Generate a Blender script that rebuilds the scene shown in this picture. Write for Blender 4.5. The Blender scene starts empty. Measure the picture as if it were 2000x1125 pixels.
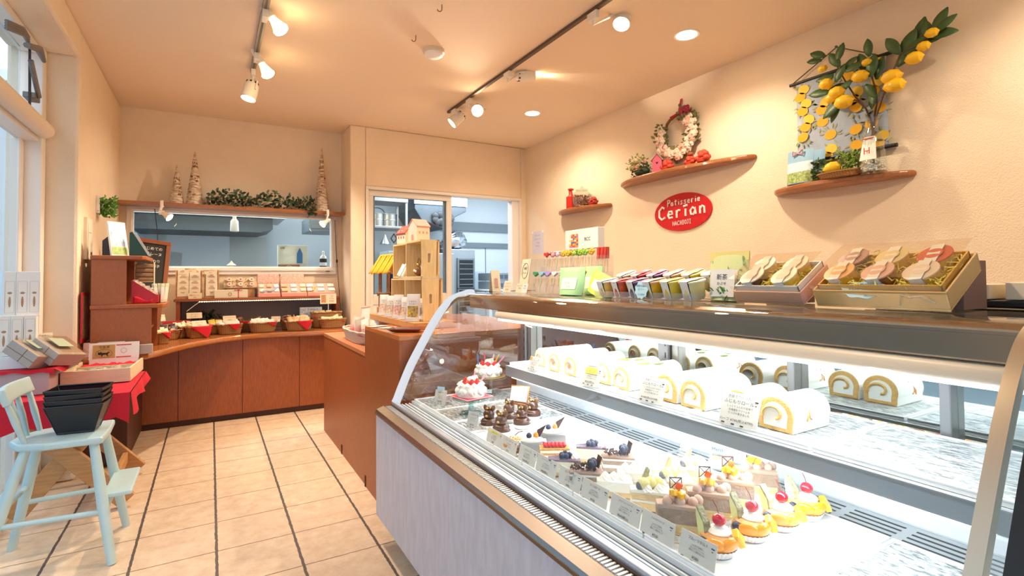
import bpy, math, random
from mathutils import Vector, Matrix, Euler
PI = math.pi
R_ = math.radians
rnd = random.Random(7)
scn = bpy.context.scene
COL = scn.collection

# ------------------------------------------------------------------ camera (solved from the floor tiles)
FPX, CYP, YAW, PIT, ROL, CAMH = 1010.177, 516.647, .527228454, .0249029844, -.00733123185, 1.16
_f = Vector((math.sin(YAW)*math.cos(PIT), math.cos(YAW)*math.cos(PIT), math.sin(PIT)))
_r = Vector((math.cos(YAW), -math.sin(YAW), 0))
_u = _r.cross(_f)
_R = _r*math.cos(ROL)+_u*math.sin(ROL)
_U = _u*math.cos(ROL)-_r*math.sin(ROL)
CAM = Vector((0, 0, CAMH))
cd = bpy.data.cameras.new('camera')
cam = bpy.data.objects.new('camera', cd)
COL.objects.link(cam)
cam.matrix_world = Matrix(((_R.x, _U.x, -_f.x, 0), (_R.y, _U.y, -_f.y, 0), (_R.z, _U.z, -_f.z, CAMH), (0, 0, 0, 1)))
cd.sensor_width = 36
cd.lens = FPX*36/2000
cd.shift_y = (CYP-562.5)/2000
cd.clip_start = .02
scn.camera = cam


def _ray(x, y): return _f+_R*((x-1000)/FPX)-_U*((y-CYP)/FPX)
def pz(x, y, z):      # where the sight line through a photo pixel meets height z
    d = _ray(x, y); return CAM+d*((z-CAMH)/d.z)
def pX(x, y, X):
    d = _ray(x, y); return CAM+d*(X/d.x)
def pY(x, y, Y):
    d = _ray(x, y); return CAM+d*(Y/d.y)


# ------------------------------------------------------------------ materials
MATS = {}
def lin(c):
    return tuple((v/12.92 if v <= .04045 else ((v+.055)/1.055)**2.4) for v in c)
def hexc(h):
    return lin(tuple(int(h[i:i+2], 16)/255 for i in (0, 2, 4)))
def mat(name, col, rough=.5, metal=0., noise=0., scale=30., bump=0., bscale=80., stretch=(1, 1, 1), emit=0., trans=0., ecol=None, col2=None, spec=None, sss=0., coat=0.):
    """principled procedural material; col is a hex string"""
    if name in MATS: return MATS[name]
    m = bpy.data.materials.new(name); m.use_nodes = True
    nt = m.node_tree; N = nt.nodes; L = nt.links
    b = N['Principled BSDF']
    c = hexc(col)
    b.inputs['Base Color'].default_value = (*c, 1)
    b.inputs['Roughness'].default_value = rough
    b.inputs['Metallic'].default_value = metal
    if spec is not None: b.inputs['Specular IOR Level'].default_value = spec
    if sss: b.inputs['Subsurface Weight'].default_value = sss; b.inputs['Subsurface Radius'].default_value = (.01, .006, .004)
    if coat: b.inputs['Coat Weight'].default_value = coat
    if trans: b.inputs['Transmission Weight'].default_value = trans
    if emit:
        b.inputs['Emission Color'].default_value = (*(hexc(ecol) if ecol else c), 1)
        b.inputs['Emission Strength'].default_value = emit
    if noise or bump:
        tc = N.new('ShaderNodeTexCoord'); mp = N.new('ShaderNodeMapping')
        mp.inputs['Scale'].default_value = stretch
        L.new(tc.outputs['Object'], mp.inputs['Vector'])
    if noise:
        nz = N.new('ShaderNodeTexNoise'); nz.inputs['Scale'].default_value = scale; nz.inputs['Detail'].default_value = 5
        L.new(mp.outputs[0], nz.inputs['Vector'])
        cr = N.new('ShaderNodeValToRGB')
        k = hexc(col2) if col2 else tuple(v*(1-noise) for v in c)
        cr.color_ramp.elements[0].position = .32; cr.color_ramp.elements[1].position = .68
        cr.color_ramp.elements[0].color = (*k, 1); cr.color_ramp.elements[1].color = (*c, 1)
        L.new(nz.outputs['Fac'], cr.inputs[0]); L.new(cr.outputs[0], b.inputs['Base Color'])
    if bump:
        n2 = N.new('ShaderNodeTexNoise'); n2.inputs['Scale'].default_value = bscale; n2.inputs['Detail'].default_value = 3
        L.new(mp.outputs[0], n2.inputs['Vector'])
        bp = N.new('ShaderNodeBump'); bp.inputs['Strength'].default_value = bump; bp.inputs['Distance'].default_value = .01
        L.new(n2.outputs['Fac'], bp.inputs['Height']); L.new(bp.outputs[0], b.inputs['Normal'])
    MATS[name] = m
    return m
def glassy(name, tint='ffffff', refl=1., rough=.02, base=.0, ior=1.45, milk=0., milkcol='ffffff'):
    """thin sheet: clear, with fresnel reflection (+ a constant share 'base'), optional milky share"""
    if name in MATS: return MATS[name]
    m = bpy.data.materials.new(name); m.use_nodes = True
    nt = m.node_tree; N = nt.nodes; L = nt.links
    N.remove(N['Principled BSDF'])
    out = N['Material Output']
    t = N.new('ShaderNodeBsdfTransparent'); t.inputs[0].default_value = (*hexc(tint), 1)
    g = N.new('ShaderNodeBsdfGlossy'); g.inputs['Roughness'].default_value = rough
    g.inputs[0].default_value = (1, 1, 1, 1)
    fr = N.new('ShaderNodeFresnel'); fr.inputs[0].default_value = ior
    ma = N.new('ShaderNodeMath'); ma.operation = 'MULTIPLY_ADD'; ma.use_clamp = True
    ma.inputs[1].default_value = refl; ma.inputs[2].default_value = base
    L.new(fr.outputs[0], ma.inputs[0])
    ge = N.new('ShaderNodeNewGeometry'); inv = N.new('ShaderNodeMath'); inv.operation = 'SUBTRACT'; inv.inputs[0].default_value = 1
    L.new(ge.outputs['Backfacing'], inv.inputs[1])
    mu = N.new('ShaderNodeMath'); mu.operation = 'MULTIPLY'; L.new(ma.outputs[0], mu.inputs[0]); L.new(inv.outputs[0], mu.inputs[1])
    mx = N.new('ShaderNodeMixShader'); L.new(mu.outputs[0], mx.inputs[0])
    src = t
    if milk:
        d = N.new('ShaderNodeBsdfDiffuse'); d.inputs[0].default_value = (*hexc(milkcol), 1)
        m2 = N.new('ShaderNodeMixShader'); m2.inputs[0].default_value = milk
        L.new(t.outputs[0], m2.inputs[1]); L.new(d.outputs[0], m2.inputs[2]); src = m2
    L.new(src.outputs[0], mx.inputs[1]); L.new(g.outputs[0], mx.inputs[2])
    L.new(mx.outputs[0], out.inputs[0])
    MATS[name] = m
    return m
def emis(name, col, s):
    if name in MATS: return MATS[name]
    m = bpy.data.materials.new(name); m.use_nodes = True
    nt = m.node_tree; N = nt.nodes
    N.remove(N['Principled BSDF'])
    e = N.new('ShaderNodeEmission'); e.inputs[0].default_value = (*hexc(col), 1); e.inputs[1].default_value = s
    nt.links.new(e.outputs[0], N['Material Output'].inputs[0])
    MATS[name] = m
    return m


def weave(name, c1, c2):
    """basket weave: rows in height crossed with upright stakes"""
    if name in MATS: return MATS[name]
    m = bpy.data.materials.new(name); m.use_nodes = True
    nt = m.node_tree; N = nt.nodes; L = nt.links; b = N['Principled BSDF']
    tc = N.new('ShaderNodeTexCoord')
    w1 = N.new('ShaderNodeTexWave'); w1.bands_direction = 'Z'; w1.inputs['Scale'].default_value = 42; w1.inputs['Distortion'].default_value = 1.5; w1.inputs['Detail Scale'].default_value = 40
    w2 = N.new('ShaderNodeTexWave'); w2.bands_direction = 'X'; w2.inputs['Scale'].default_value = 22; w2.inputs['Distortion'].default_value = .6
    L.new(tc.outputs['Object'], w1.inputs[0]); L.new(tc.outputs['Object'], w2.inputs[0])
    mu = N.new('ShaderNodeMath'); mu.operation = 'MULTIPLY_ADD'; mu.inputs[1].default_value = .35
    L.new(w2.outputs['Fac'], mu.inputs[0]); L.new(w1.outputs['Fac'], mu.inputs[2])
    cr = N.new('ShaderNodeValToRGB'); L.new(mu.outputs[0], cr.inputs[0])
    cr.color_ramp.elements[0].position = .25; cr.color_ramp.elements[1].position = .75
    cr.color_ramp.elements[0].color = (*hexc(c2), 1); cr.color_ramp.elements[1].color = (*hexc(c1), 1)
    L.new(cr.outputs[0], b.inputs['Base Color']); b.inputs['Roughness'].default_value = .6
    bp = N.new('ShaderNodeBump'); bp.inputs['Strength'].default_value = .7; bp.inputs['Distance'].default_value = .004
    L.new(mu.outputs[0], bp.inputs['Height']); L.new(bp.outputs[0], b.inputs['Normal'])
    MATS[name] = m
    return m


# ------------------------------------------------------------------ mesh builder
class MB:
    def __init__(s): s.v = []; s.f = []; s.mi = []
    def add(s, vs, fs, mi=0, T=None):
        o = len(s.v)
        for p in vs:
            p = Vector(p)
            s.v.append(T @ p if T else p)
        for f in fs: s.f.append(tuple(i+o for i in f)); s.mi.append(mi)
        return s
    def box(s, x0, x1, y0, y1, z0, z1, mi=0, T=None):
        vs = [(x, y, z) for z in (z0, z1) for y in (y0, y1) for x in (x0, x1)]
        return s.add(vs, [(0, 2, 3, 1), (4, 5, 7, 6), (0, 1, 5, 4), (2, 6, 7, 3), (0, 4, 6, 2), (1, 3, 7, 5)], mi, T)
    def cbox(s, c, d, mi=0, T=None, rz=0, e=None):
        T2 = Matrix.Translation(c) @ (Euler(e).to_matrix().to_4x4() if e else Matrix.Rotation(rz, 4, 'Z'))
        if T: T2 = T @ T2
        return s.box(-d[0]/2, d[0]/2, -d[1]/2, d[1]/2, -d[2]/2, d[2]/2, mi, T2)
    def ext(s, poly, vec, mi=0, T=None):
        n = len(poly); a = [Vector(p) for p in poly]; b = [p+Vector(vec) for p in a]
        fs = [tuple(range(n-1, -1, -1)), tuple(range(n, 2*n))]+[(i, (i+1) % n, n+(i+1) % n, n+i) for i in range(n)]
        return s.add(a+b, fs, mi, T)
    def prism(s, poly, z0, z1, mi=0, T=None):
        return s.ext([(p[0], p[1], z0) for p in poly], (0, 0, z1-z0), mi, T)
    def tube(s, pts, r, n=8, mi=0, T=None, closed=False):
        pts = [Vector(p) for p in pts]; m = len(pts)
        rr = r if isinstance(r, (list, tuple)) else [r]*m
        vs = []; fs = []
        prev = None
        for i, p in enumerate(pts):
            if closed: d = pts[(i+1) % m]-pts[i-1]
            elif i == 0: d = pts[1]-pts[0]
            elif i == m-1: d = pts[-1]-pts[-2]
            else: d = (pts[i+1]-p).normalized()+(p-pts[i-1]).normalized()
            if d.length < 1e-9: d = Vector((0, 0, 1))
            d.normalize()
            if prev is None:
                a = d.cross(Vector((0, 0, 1)))
                if a.length < .05: a = d.cross(Vector((1, 0, 0)))
            else:
                a = prev-d*prev.dot(d)
                if a.length < 1e-6: a = d.orthogonal()
            a.normalize(); prev = a; b = d.cross(a)
            for k in range(n):
                t = 2*PI*k/n
                vs.append(p+(a*math.cos(t)+b*math.sin(t))*rr[i])
        for i in range(m if closed else m-1):
            j = (i+1) % m
            for k in range(n): fs.append((i*n+k, i*n+(k+1) % n, j*n+(k+1) % n, j*n+k))
        if not closed:
            fs.append(tuple(range(n-1, -1, -1))); fs.append(tuple(range((m-1)*n, m*n)))
        return s.add(vs, fs, mi, T)
    def cyl(s, a, b, r, n=16, mi=0, T=None, r2=None):
        return s.tube([a, b], [r, r if r2 is None else r2], n, mi, T)
    def lathe(s, prof, n=24, c=(0, 0, 0), mi=0, T=None, sx=1, sy=1):
        vs = []; fs = []; m = len(prof)
        for r, z in prof:
            for k in range(n):
                t = 2*PI*k/n
                vs.append((c[0]+r*math.cos(t)*sx, c[1]+r*math.sin(t)*sy, c[2]+z))
        for i in range(m-1):
            for k in range(n): fs.append((i*n+k, i*n+(k+1) % n, (i+1)*n+(k+1) % n, (i+1)*n+k))
        if prof[0][0] > 1e-5: fs.append(tuple(range(n-1, -1, -1)))
        if prof[-1][0] > 1e-5: fs.append(tuple(range((m-1)*n, m*n)))
        return s.add(vs, fs, mi, T)
    def ball(s, c, r, n=12, m=8, mi=0, T=None):
        r = r if isinstance(r, (tuple, list)) else (r, r, r)
        prof = [(max(math.sin(PI*i/m), 1e-4), -math.cos(PI*i/m)) for i in range(m+1)]
        vs = []; fs = []
        for a, z in prof:
            for k in range(n):
                t = 2*PI*k/n; vs.append((c[0]+a*math.cos(t)*r[0], c[1]+a*math.sin(t)*r[1], c[2]+z*r[2]))
        for i in range(m):
            for k in range(n): fs.append((i*n+k, i*n+(k+1) % n, (i+1)*n+(k+1) % n, (i+1)*n+k))
        return s.add(vs, fs, mi, T)
    def grid(s, fn, nu, nv, mi=0, T=None, wrap=False):
        vs = [fn(i/nu, j/nv) for j in range(nv+1) for i in range(nu+1)]
        w = nu+1
        fs = [(j*w+i, j*w+i+1, (j+1)*w+i+1, (j+1)*w+i) for j in range(nv) for i in range(nu)]
        return s.add(vs, fs, mi, T)
    def quad(s, a, b, c, d, mi=0, T=None): return s.add([a, b, c, d], [(0, 1, 2, 3)], mi, T)


def mk(name, mb, m, parent=None, loc=(0, 0, 0), rz=0, bevel=0, smooth=False, solid=0, sub=0, rot=None, label=None, ang=38, seg=2):
    me = bpy.data.meshes.new(name)
    me.from_pydata([tuple(v) for v in mb.v], [], mb.f)
    ms = m if isinstance(m, (list, tuple)) else [m]
    for x in ms: me.materials.append(x)
    if len(ms) > 1: me.polygons.foreach_set('material_index', mb.mi)
    if smooth:
        me.polygons.foreach_set('use_smooth', [True]*len(me.polygons))
        if ang < 180: me.set_sharp_from_angle(angle=R_(ang))
    me.update()
    o = bpy.data.objects.new(name, me); COL.objects.link(o)
    o.location = loc
    o.rotation_euler = rot if rot else (0, 0, rz)
    if parent is not None: o.parent = parent
    if solid:
        md = o.modifiers.new('thickness', 'SOLIDIFY'); md.thickness = solid; md.offset = 0
    if bevel:
        md = o.modifiers.new('edge', 'BEVEL'); md.width = bevel; md.segments = seg; md.limit_method = 'ANGLE'; md.angle_limit = R_(40)
    if sub:
        md = o.modifiers.new('soft', 'SUBSURF'); md.levels = sub; md.render_levels = sub
    if label: o['label'] = label
    return o
def thing(name, label, cat, loc=(0, 0, 0), rz=0, group=None, rot=None):
    o = bpy.data.objects.new(name, None); COL.objects.link(o)
    o.empty_display_size = .02
    o.location = loc; o.rotation_euler = rot if rot else (0, 0, rz)
    o['label'] = label; o['category'] = cat
    if group: o['group'] = group
    return o
def tag(o, label, cat, group=None):
    o['label'] = label; o['category'] = cat
    if group: o['group'] = group
    return o
def struct(name, mb, m, **k):
    o = mk(name, mb, m, **k); o['kind'] = 'structure'
    return o
def dup(root, loc, rz=None, label=None, group=None, rot=None):
    r = root.copy(); COL.objects.link(r); r.location = loc
    if rot: r.rotation_euler = rot
    elif rz is not None: r.rotation_euler = (0, 0, rz)
    if label: r['label'] = label
    if group: r['group'] = group
    for ch in list(root.children):
        c = ch.copy(); COL.objects.link(c); c.parent = r
        for g in list(ch.children):
            d = g.copy(); COL.objects.link(d); d.parent = c
    return r
def sheet_of(t):
    """the part of a thing that carries its writing"""
    if 'category' in t:
        for ch in t.children:
            if ch.name.split('.')[0] in ('card', 'board', 'sheet', 'white_label', 'bag_body', 'label', 'paper_label', 'slate', 'box_body') and ch.location.length < 1e-6: return ch
    return t
def lettering(parent, lines, m, name='lettering', ctr=True, ls=1.25):
    """lines: (text, x, z, size) on the local x-z plane facing -y, just in front of y=yy"""
    mb = MB()
    c = bpy.data.curves.new('t', 'FONT'); c.resolution_u = 2
    if ctr: c.align_x = 'CENTER'
    o = bpy.data.objects.new('t', c)
    for text, x, z, size, y in lines:
        c.body = text; c.size = size
        me = bpy.data.meshes.new_from_object(o)
        mb.add([(v.co.x+x, y, v.co.y+z) for v in me.vertices], [tuple(p.vertices) for p in me.polygons])
        bpy.data.meshes.remove(me)
    bpy.data.objects.remove(o); bpy.data.curves.remove(c)
    return mk(name, mb, m, sheet_of(parent))


# ------------------------------------------------------------------ palette
WALL = mat('stucco_cream', 'f2dfc4', .9, noise=.04, scale=6, bump=.35, bscale=140)
CEIL = mat('ceiling_cream', 'efdcc4', .9, bump=.2, bscale=160)
WHITE = mat('white_paint', 'f4f1ec', .4)
ALU = mat('white_aluminium', 'efe9e0', .35, .1)
STEEL = mat('brushed_steel', 'c9c6c2', .28, 1., noise=.08, scale=40, stretch=(30, .5, 30))
STEELD = mat('steel_dull', 'a9aaac', .42, 1.)
CHROME = mat('chrome', 'e4e4e6', .12, 1.)
WOODC = mat('cabinet_wood', 'a3562a', .42, noise=.32, scale=22, stretch=(9, 9, .7), bump=.03, bscale=200)
WOODT = mat('counter_wood', 'b8703a', .22, noise=.25, scale=14, stretch=(1.2, 6, 6), coat=.5)
WOODD = mat('dark_kick', '4a2412', .6)
WOODS = mat('shelf_wood', 'a8693a', .3, noise=.3, scale=16, stretch=(6, 1, 6), coat=.3)
PINE = mat('pine', 'c9955f', .55, noise=.25, scale=10, stretch=(1, 1, 8))
PALE = mat('pale_crate_wood', 'efcf94', .5, noise=.2, scale=12, stretch=(9, 9, .8))
KIRI = mat('kiri_wood', 'e9d3ac', .6, noise=.14, scale=14, stretch=(1, 12, 12))
RED = mat('red_cloth', 'c8142a', .85, bump=.15, bscale=300)
REDP = mat('red_paper', 'c0182a', .5)
BLACK = mat('black_plastic', '16161a', .4)
INK = mat('ink_black', '1c1a1a', .7)
INKW = mat('chalk_white', 'efeee8', .8)
INKR = mat('ink_red', 'c2402e', .7)
INKB = mat('ink_blue', '2f77a8', .7)
INKG = mat('ink_brown', '7a5a38', .7)
PAPER = mat('card_paper', 'f3eee4', .7)
PAPERC = mat('cream_paper', 'f0dfc0', .7)
PINKP = mat('pale_pink_paper', 'f3cfc4', .6)
LILAC = mat('grey_lilac_card', 'b8aaa6', .7)
KRAFT = mat('kraft_card', 'bb8f5f', .8, noise=.1, scale=60)
GREYK = mat('grey_card', 'b3a396', .75)
BLUECH = mat('pale_blue_paint', 'bfd8da', .38, noise=.05, scale=14)
WICK = weave('wicker', 'c8935a', '7d4f24')
WICKL = weave('white_wicker', 'efe3d0', 'c4ae90')
CELLO = glassy('cellophane', 'fdfaf4', 1.4, .06, base=.05)
CELLOM = glassy('cellophane_milky', 'fbf8f2', 1.4, .08, base=.06, milk=.25)
GLASS = glassy('showcase_glass', 'fbfdfc', 1., .01)
GLASSW = glassy('window_glass', 'f2f8fa', 1., .01)
GLASSJ = glassy('jar_glass', 'eef4f2', 1.8, .03, base=.07)
LEAF = mat('leaf_green', '3f6134', .5, noise=.35, scale=30)
LEAFD = mat('leaf_dark', '2f4a34', .5, noise=.35, scale=30)
LEAFL = mat('leaf_fresh', '5f9a34', .5, noise=.3, scale=40)
STEMB = mat('stem_brown', '5b4430', .8)
LEMON = mat('lemon_yellow', 'f4c21c', .4, bump=.1, bscale=200)
CREAM = mat('whipped_cream', 'f8f4ea', .55, sss=.1)
SPONGE = mat('sponge', 'eec887', .85, noise=.15, scale=120, bump=.3, bscale=250)
CHOC = mat('dark_chocolate', '4a2a1e', .3, noise=.2, scale=40)
CHOCL = mat('milk_chocolate', '9a6e54', .6, noise=.12, scale=90, bump=.15, bscale=300)
STRAW = mat('strawberry', 'd8262a', .3)
CHERRY = mat('cherry', 'c8142a', .14, coat=.6)
ORANGE = mat('orange_fruit', 'f59b1e', .22, coat=.5)
MANGO = mat('mango_yellow', 'f8bd2a', .25, coat=.5)
BLUEB = mat('blueberry', '2c3048', .45)
MELON = mat('melon_flesh', 'dfe6a0', .3)
MELR = mat('melon_rind', 'b4b088', .7, noise=.45, scale=160, bump=.5, bscale=200)
GOLD = mat('gold_card', 'c9a24a', .35, .7)
LAMPW = mat('lamp_white', 'ece5d8', .4)
BULBW = emis('warm_bulb', 'ffd79a', 40)
BULBH = emis('warm_bulb_hot', 'ffe2b4', 60)

# ================================================================== THE ROOM
CZ, LX, RX, BY, DY, JX = 2.65, -.675, 3.14, 5.465, 5.07, 1.155
FRONT = -1.9
def tile_mat():
    m = bpy.data.materials.new('floor_tiles'); m.use_nodes = True
    nt = m.node_tree; N = nt.nodes; L = nt.links; b = N['Principled BSDF']
    tc = N.new('ShaderNodeTexCoord'); sp = N.new('ShaderNodeSeparateXYZ'); L.new(tc.outputs['Object'], sp.inputs[0])
    def mth(op, a, c=None):
        n = N.new('ShaderNodeMath'); n.operation = op
        for i, q in enumerate((a, c)):
            if q is None: continue
            if isinstance(q, (int, float)): n.inputs[i].default_value = q
            else: L.new(q, n.inputs[i])
        return n.outputs[0]
    wob = N.new('ShaderNodeTexNoise'); wob.inputs['Scale'].default_value = 30; L.new(tc.outputs['Object'], wob.inputs['Vector'])
    w = mth('MULTIPLY', mth('SUBTRACT', wob.outputs['Fac'], .5), .008)
    def joint(co, o, s, wid):
        f = mth('FRACT', mth('DIVIDE', mth('ADD', mth('SUBTRACT', co, o), w), s))
        d = mth('MULTIPLY', mth('MINIMUM', f, mth('SUBTRACT', 1., f)), s)
        return mth('LESS_THAN', d, wid)
    jx = joint(sp.outputs[0], -.2768, .3049, .0056)
    jy = joint(sp.outputs[1], 2.879, .30705, .0028)
    n = N.new('ShaderNodeTexNoise'); n.inputs['Scale'].default_value = 14; n.inputs['Detail'].default_value = 8; n.inputs['Roughness'].default_value = .7
    L.new(tc.outputs['Object'], n.inputs['Vector'])
    cr = N.new('ShaderNodeValToRGB'); L.new(n.outputs['Fac'], cr.inputs[0])
    cr.color_ramp.elements[0].color = (*hexc('d3b493'), 1); cr.color_ramp.elements[1].color = (*hexc('e6cdb0'), 1)
    cr.color_ramp.elements[0].position = .35; cr.color_ramp.elements[1].position = .65
    m1 = N.new('ShaderNodeMixRGB'); L.new(jy, m1.inputs[0]); L.new(cr.outputs[0], m1.inputs[1]); m1.inputs[2].default_value = (*hexc('7d5f48'), 1)
    m2 = N.new('ShaderNodeMixRGB'); L.new(jx, m2.inputs[0]); L.new(m1.outputs[0], m2.inputs[1]); m2.inputs[2].default_value = (*hexc('5c5048'), 1)
    L.new(m2.outputs[0], b.inputs['Base Color'])
    b.inputs['Roughness'].default_value = .5
    bp = N.new('ShaderNodeBump'); bp.inputs['Strength'].default_value = .25; bp.inputs['Distance'].default_value = .004
    L.new(mth('SUBTRACT', n.outputs['Fac'], mth('MULTIPLY', mth('MAXIMUM', jx, jy), .8)), bp.inputs['Height']); L.new(bp.outputs[0], b.inputs['Normal'])
    return m
TILE = tile_mat()
struct('floor', MB().box(-1.05, RX+.1, FRONT-.1, BY+.02, -.08, 0), TILE)
struct('ceiling', MB().box(LX-.02, RX+.12, FRONT-.1, BY+.1, CZ, CZ+.1), CEIL)
struct('wall_right', MB().box(RX, RX+.1, FRONT-.1, DY+.1, 0, CZ), WALL)
# left wall: pillar beyond the shop window and the lintel over the window
struct('wall_left', MB().box(-1.0, LX, 3.905, BY+.12, 0, CZ), WALL, bevel=.02)
struct('trim_1', MB().box(-1.0, LX, FRONT-.1, 3.905, 2.48, CZ), WALL, bevel=.015)
# back wall with the kitchen window, and the forward part with the doorway
wb = MB()
wb.box(-1.0, JX+.1, BY, BY+.12, 0, 1.24).box(-1.0, JX+.1, BY, BY+.12, 1.80, CZ+.05)
wb.box(-1.0, -.61, BY, BY+.12, 1.24, 1.80).box(1.085, JX+.1, BY, BY+.12, 1.24, 1.80)
struct('wall_back', wb, WALL)
wd = MB()
wd.box(JX, 1.302, DY, BY+.12, 0, CZ).box(1.302, 3.08, DY, DY+.12, 2.065, CZ).box(3.08, RX+.1, DY, DY+.12, 0, CZ)
struct('wall_doorway', wd, WALL, bevel=.012)
wf = MB().box(-1.05, -.9, FRONT-.1, FRONT, 0, CZ).box(.35, RX+.1, FRONT-.1, FRONT, 0, CZ).box(-.9, .35, FRONT-.1, FRONT, 2.1, CZ)
struct('wall_front', wf, WALL)

# ---- kitchen window (fixed, white frame)
KW = thing('window_1', 'white framed kitchen window in the back wall above the narrow shelf', 'window', (.235, BY, 1.24)); KW['kind'] = 'structure'
def frame(mb, x0, x1, z0, z1, w, y0, y1, T=None, bw=None):
    bw = bw or w
    mb.box(x0, x1, y0, y1, z0, z0+bw, 0, T).box(x0, x1, y0, y1, z1-w, z1, 0, T)
    mb.box(x0, x0+w, y0, y1, z0+bw, z1-w, 0, T).box(x1-w, x1, y0, y1, z0+bw, z1-w, 0, T)
    return mb
mk('window_frame', frame(MB(), -.86, .865, -.035, .565, .042, -.022, .10, bw=.075), ALU, KW, bevel=.004)
mk('window_frame', frame(MB(), -.83, .835, .0, .535, .02, -.035, -.02, bw=.03), ALU, KW, bevel=.003)
mk('glass', MB().box(-.82, .82, .02, .024, .03, .53), GLASSW, KW)
mk('latch', MB().box(.76, .80, -.04, -.034, -.008, -.002), BLACK, KW)
# ---- sliding door
D1 = thing('door_1', 'white aluminium sliding door with tall glass pane into the kitchen', 'door', (1.302, DY, 0)); D1['kind'] = 'structure'
mk('door_frame', frame(MB(), 0, 1.778, 0, 2.065, .028, -.012, .13, bw=.01), ALU, D1, bevel=.003)
mk('door_frame', MB().box(1.67, 1.75, .02, .125, .01, 2.037), mat('jamb_white', 'f2f1ef', .5), D1, label='deep white jamb on the right of the opening')
sash = MB(); frame(sash, .03, .925, .012, 2.035, .055, .035, .07, bw=.09); sash.box(.085, .87, .035, .07, .9, 1.0)
mk('sash', sash, ALU, D1, bevel=.004)
mk('glass', MB().box(.085, .87, .05, .055, 1.0, 1.98), GLASSW, D1)
mk('lower_panel', MB().box(.085, .87, .045, .06, .1, .9), WHITE, D1)
sash2 = MB(); frame(sash2, .06, .90, .012, 2.03, .05, .075, .105, bw=.09)
mk('sash', sash2, mat('aluminium_grey', '9aa2aa', .35, .6), D1, label='grey edge of the second sash slid behind')

# ---- shop window on the left: lower pane, roller blind, transom light
W2 = thing('window_2', 'tall shop window on the left with white frame', 'window', (-.9, 0, 0)); W2['kind'] = 'structure'
g = MB()
g.box(-.03, .075, 3.825, 3.905, 0, 2.48).box(-.045, .0, 3.76, 3.825, .05, 1.96)
g.box(-.03, .06, FRONT, 3.905, 0, .06).box(-.03, .06, FRONT, 3.825, 1.94, 2.10).box(-.03, .06, FRONT, 3.825, 2.44, 2.48)
g.box(-.03, .05, .85, .93, .06, 1.94)
mk('window_frame', g, ALU, W2, bevel=.005)
mk('glass', MB().box(-.012, -.006, .93, 3.80, .06, 1.94), GLASSW, W2)
mk('glass', MB().box(-.012, -.006, FRONT, .85, .06, 1.94), GLASSW, W2)
mk('transom_glass', MB().box(-.012, -.006, FRONT, 3.76, 2.10, 2.44), GLASSW, W2)
g = MB(); g.tube([(.09, y, 2.0) for y in (-1.5, 3.80)], .045, 16)
BL = tag(mk('roller_blind', g, mat('blind_cream', 'e9dcc8', .7), loc=(-.9, 0, 0), smooth=True), 'rolled up cream roller blind above the shop window', 'blind')
BL.modifiers.clear()
GM = mat('grey_metal', '7d7b7a', .45, .5)
OP = thing('window_opener', 'grey window opener arm beside the transom window at top left', 'window opener', (-.84, 3.6, 2.2))
P0 = OP.location.copy()
def lp(p): return p-P0
a = pX(60, 118, -.80); b = pX(76, 190, -.80)
mk('arm', MB().tube([lp(a), lp(b)], .012, 10), GM, OP, smooth=True)
mk('bracket', MB().cbox(lp(b)+Vector((-.03, 0, -.005)), (.05, .10, .03)), GM, OP, bevel=.004)
a = pX(52, 88, -.80); b = pX(76, 96, -.80); c = pX(86, 120, -.80)
mk('handle', MB().tube([lp(a), lp(b), lp(c)], [.014, .02, .01], 8), GM, OP, smooth=True)
a = pX(12, 40, -.82); b = pX(56, 72, -.82)
hinge = MB()
for k in range(4):
    o = Vector((0, 0, -.012*k)); hinge.tube([a+o, a.lerp(b, .5)+o+Vector((.02, 0, .01)), b+o], .007, 6)
tag(mk('transom_stay', hinge, GM, smooth=True), 'dark folded hinge stay at the top of the transom window', 'hinge')
a = pX(58, 95, -.825); b = pX(58, 205, -.825)
mk('gasket', MB().tube([a-W2.location, b-W2.location], .006, 6), mat('seal_dark', '35322f', .6), W2)

# ---- outside the shop window
struct('ground', MB().box(-9, -1.05, -8, 14, -.2, -.02), mat('pavement', 'aeb4b8', .8, noise=.1, scale=3))
struct('wall_neighbour', MB().box(-4.2, -4.0, -6, 12, -.02, 3.2), mat('neighbour_render', '8f9aa4', .85, noise=.08, scale=2))
bus = MB()
for k in range(90):
    c = (-2.7+rnd.uniform(-.25, .25), 6.4+rnd.uniform(-.5, .5), -.02+rnd.random()**.7*1.5)
    d = Vector((rnd.uniform(-1, 1), rnd.uniform(-1, 1), rnd.uniform(-.3, 1))).normalized()*.12
    e = d.orthogonal().normalized()*.035
    c = Vector(c); bus.quad(c, c+d*.5+e, c+d, c+d*.5-e)
tag(mk('hedge_plant', bus, LEAFL), 'green leafy shrub outside the shop window', 'shrub')
pole = MB().cyl((-2.2, 6.6, -.02), (-2.2, 6.6, 2.6), .1, 16)
tag(mk('street_post', pole, mat('post_white', 'dfe8ee', .5), smooth=True), 'pale round post outside the shop window', 'post')

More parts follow.
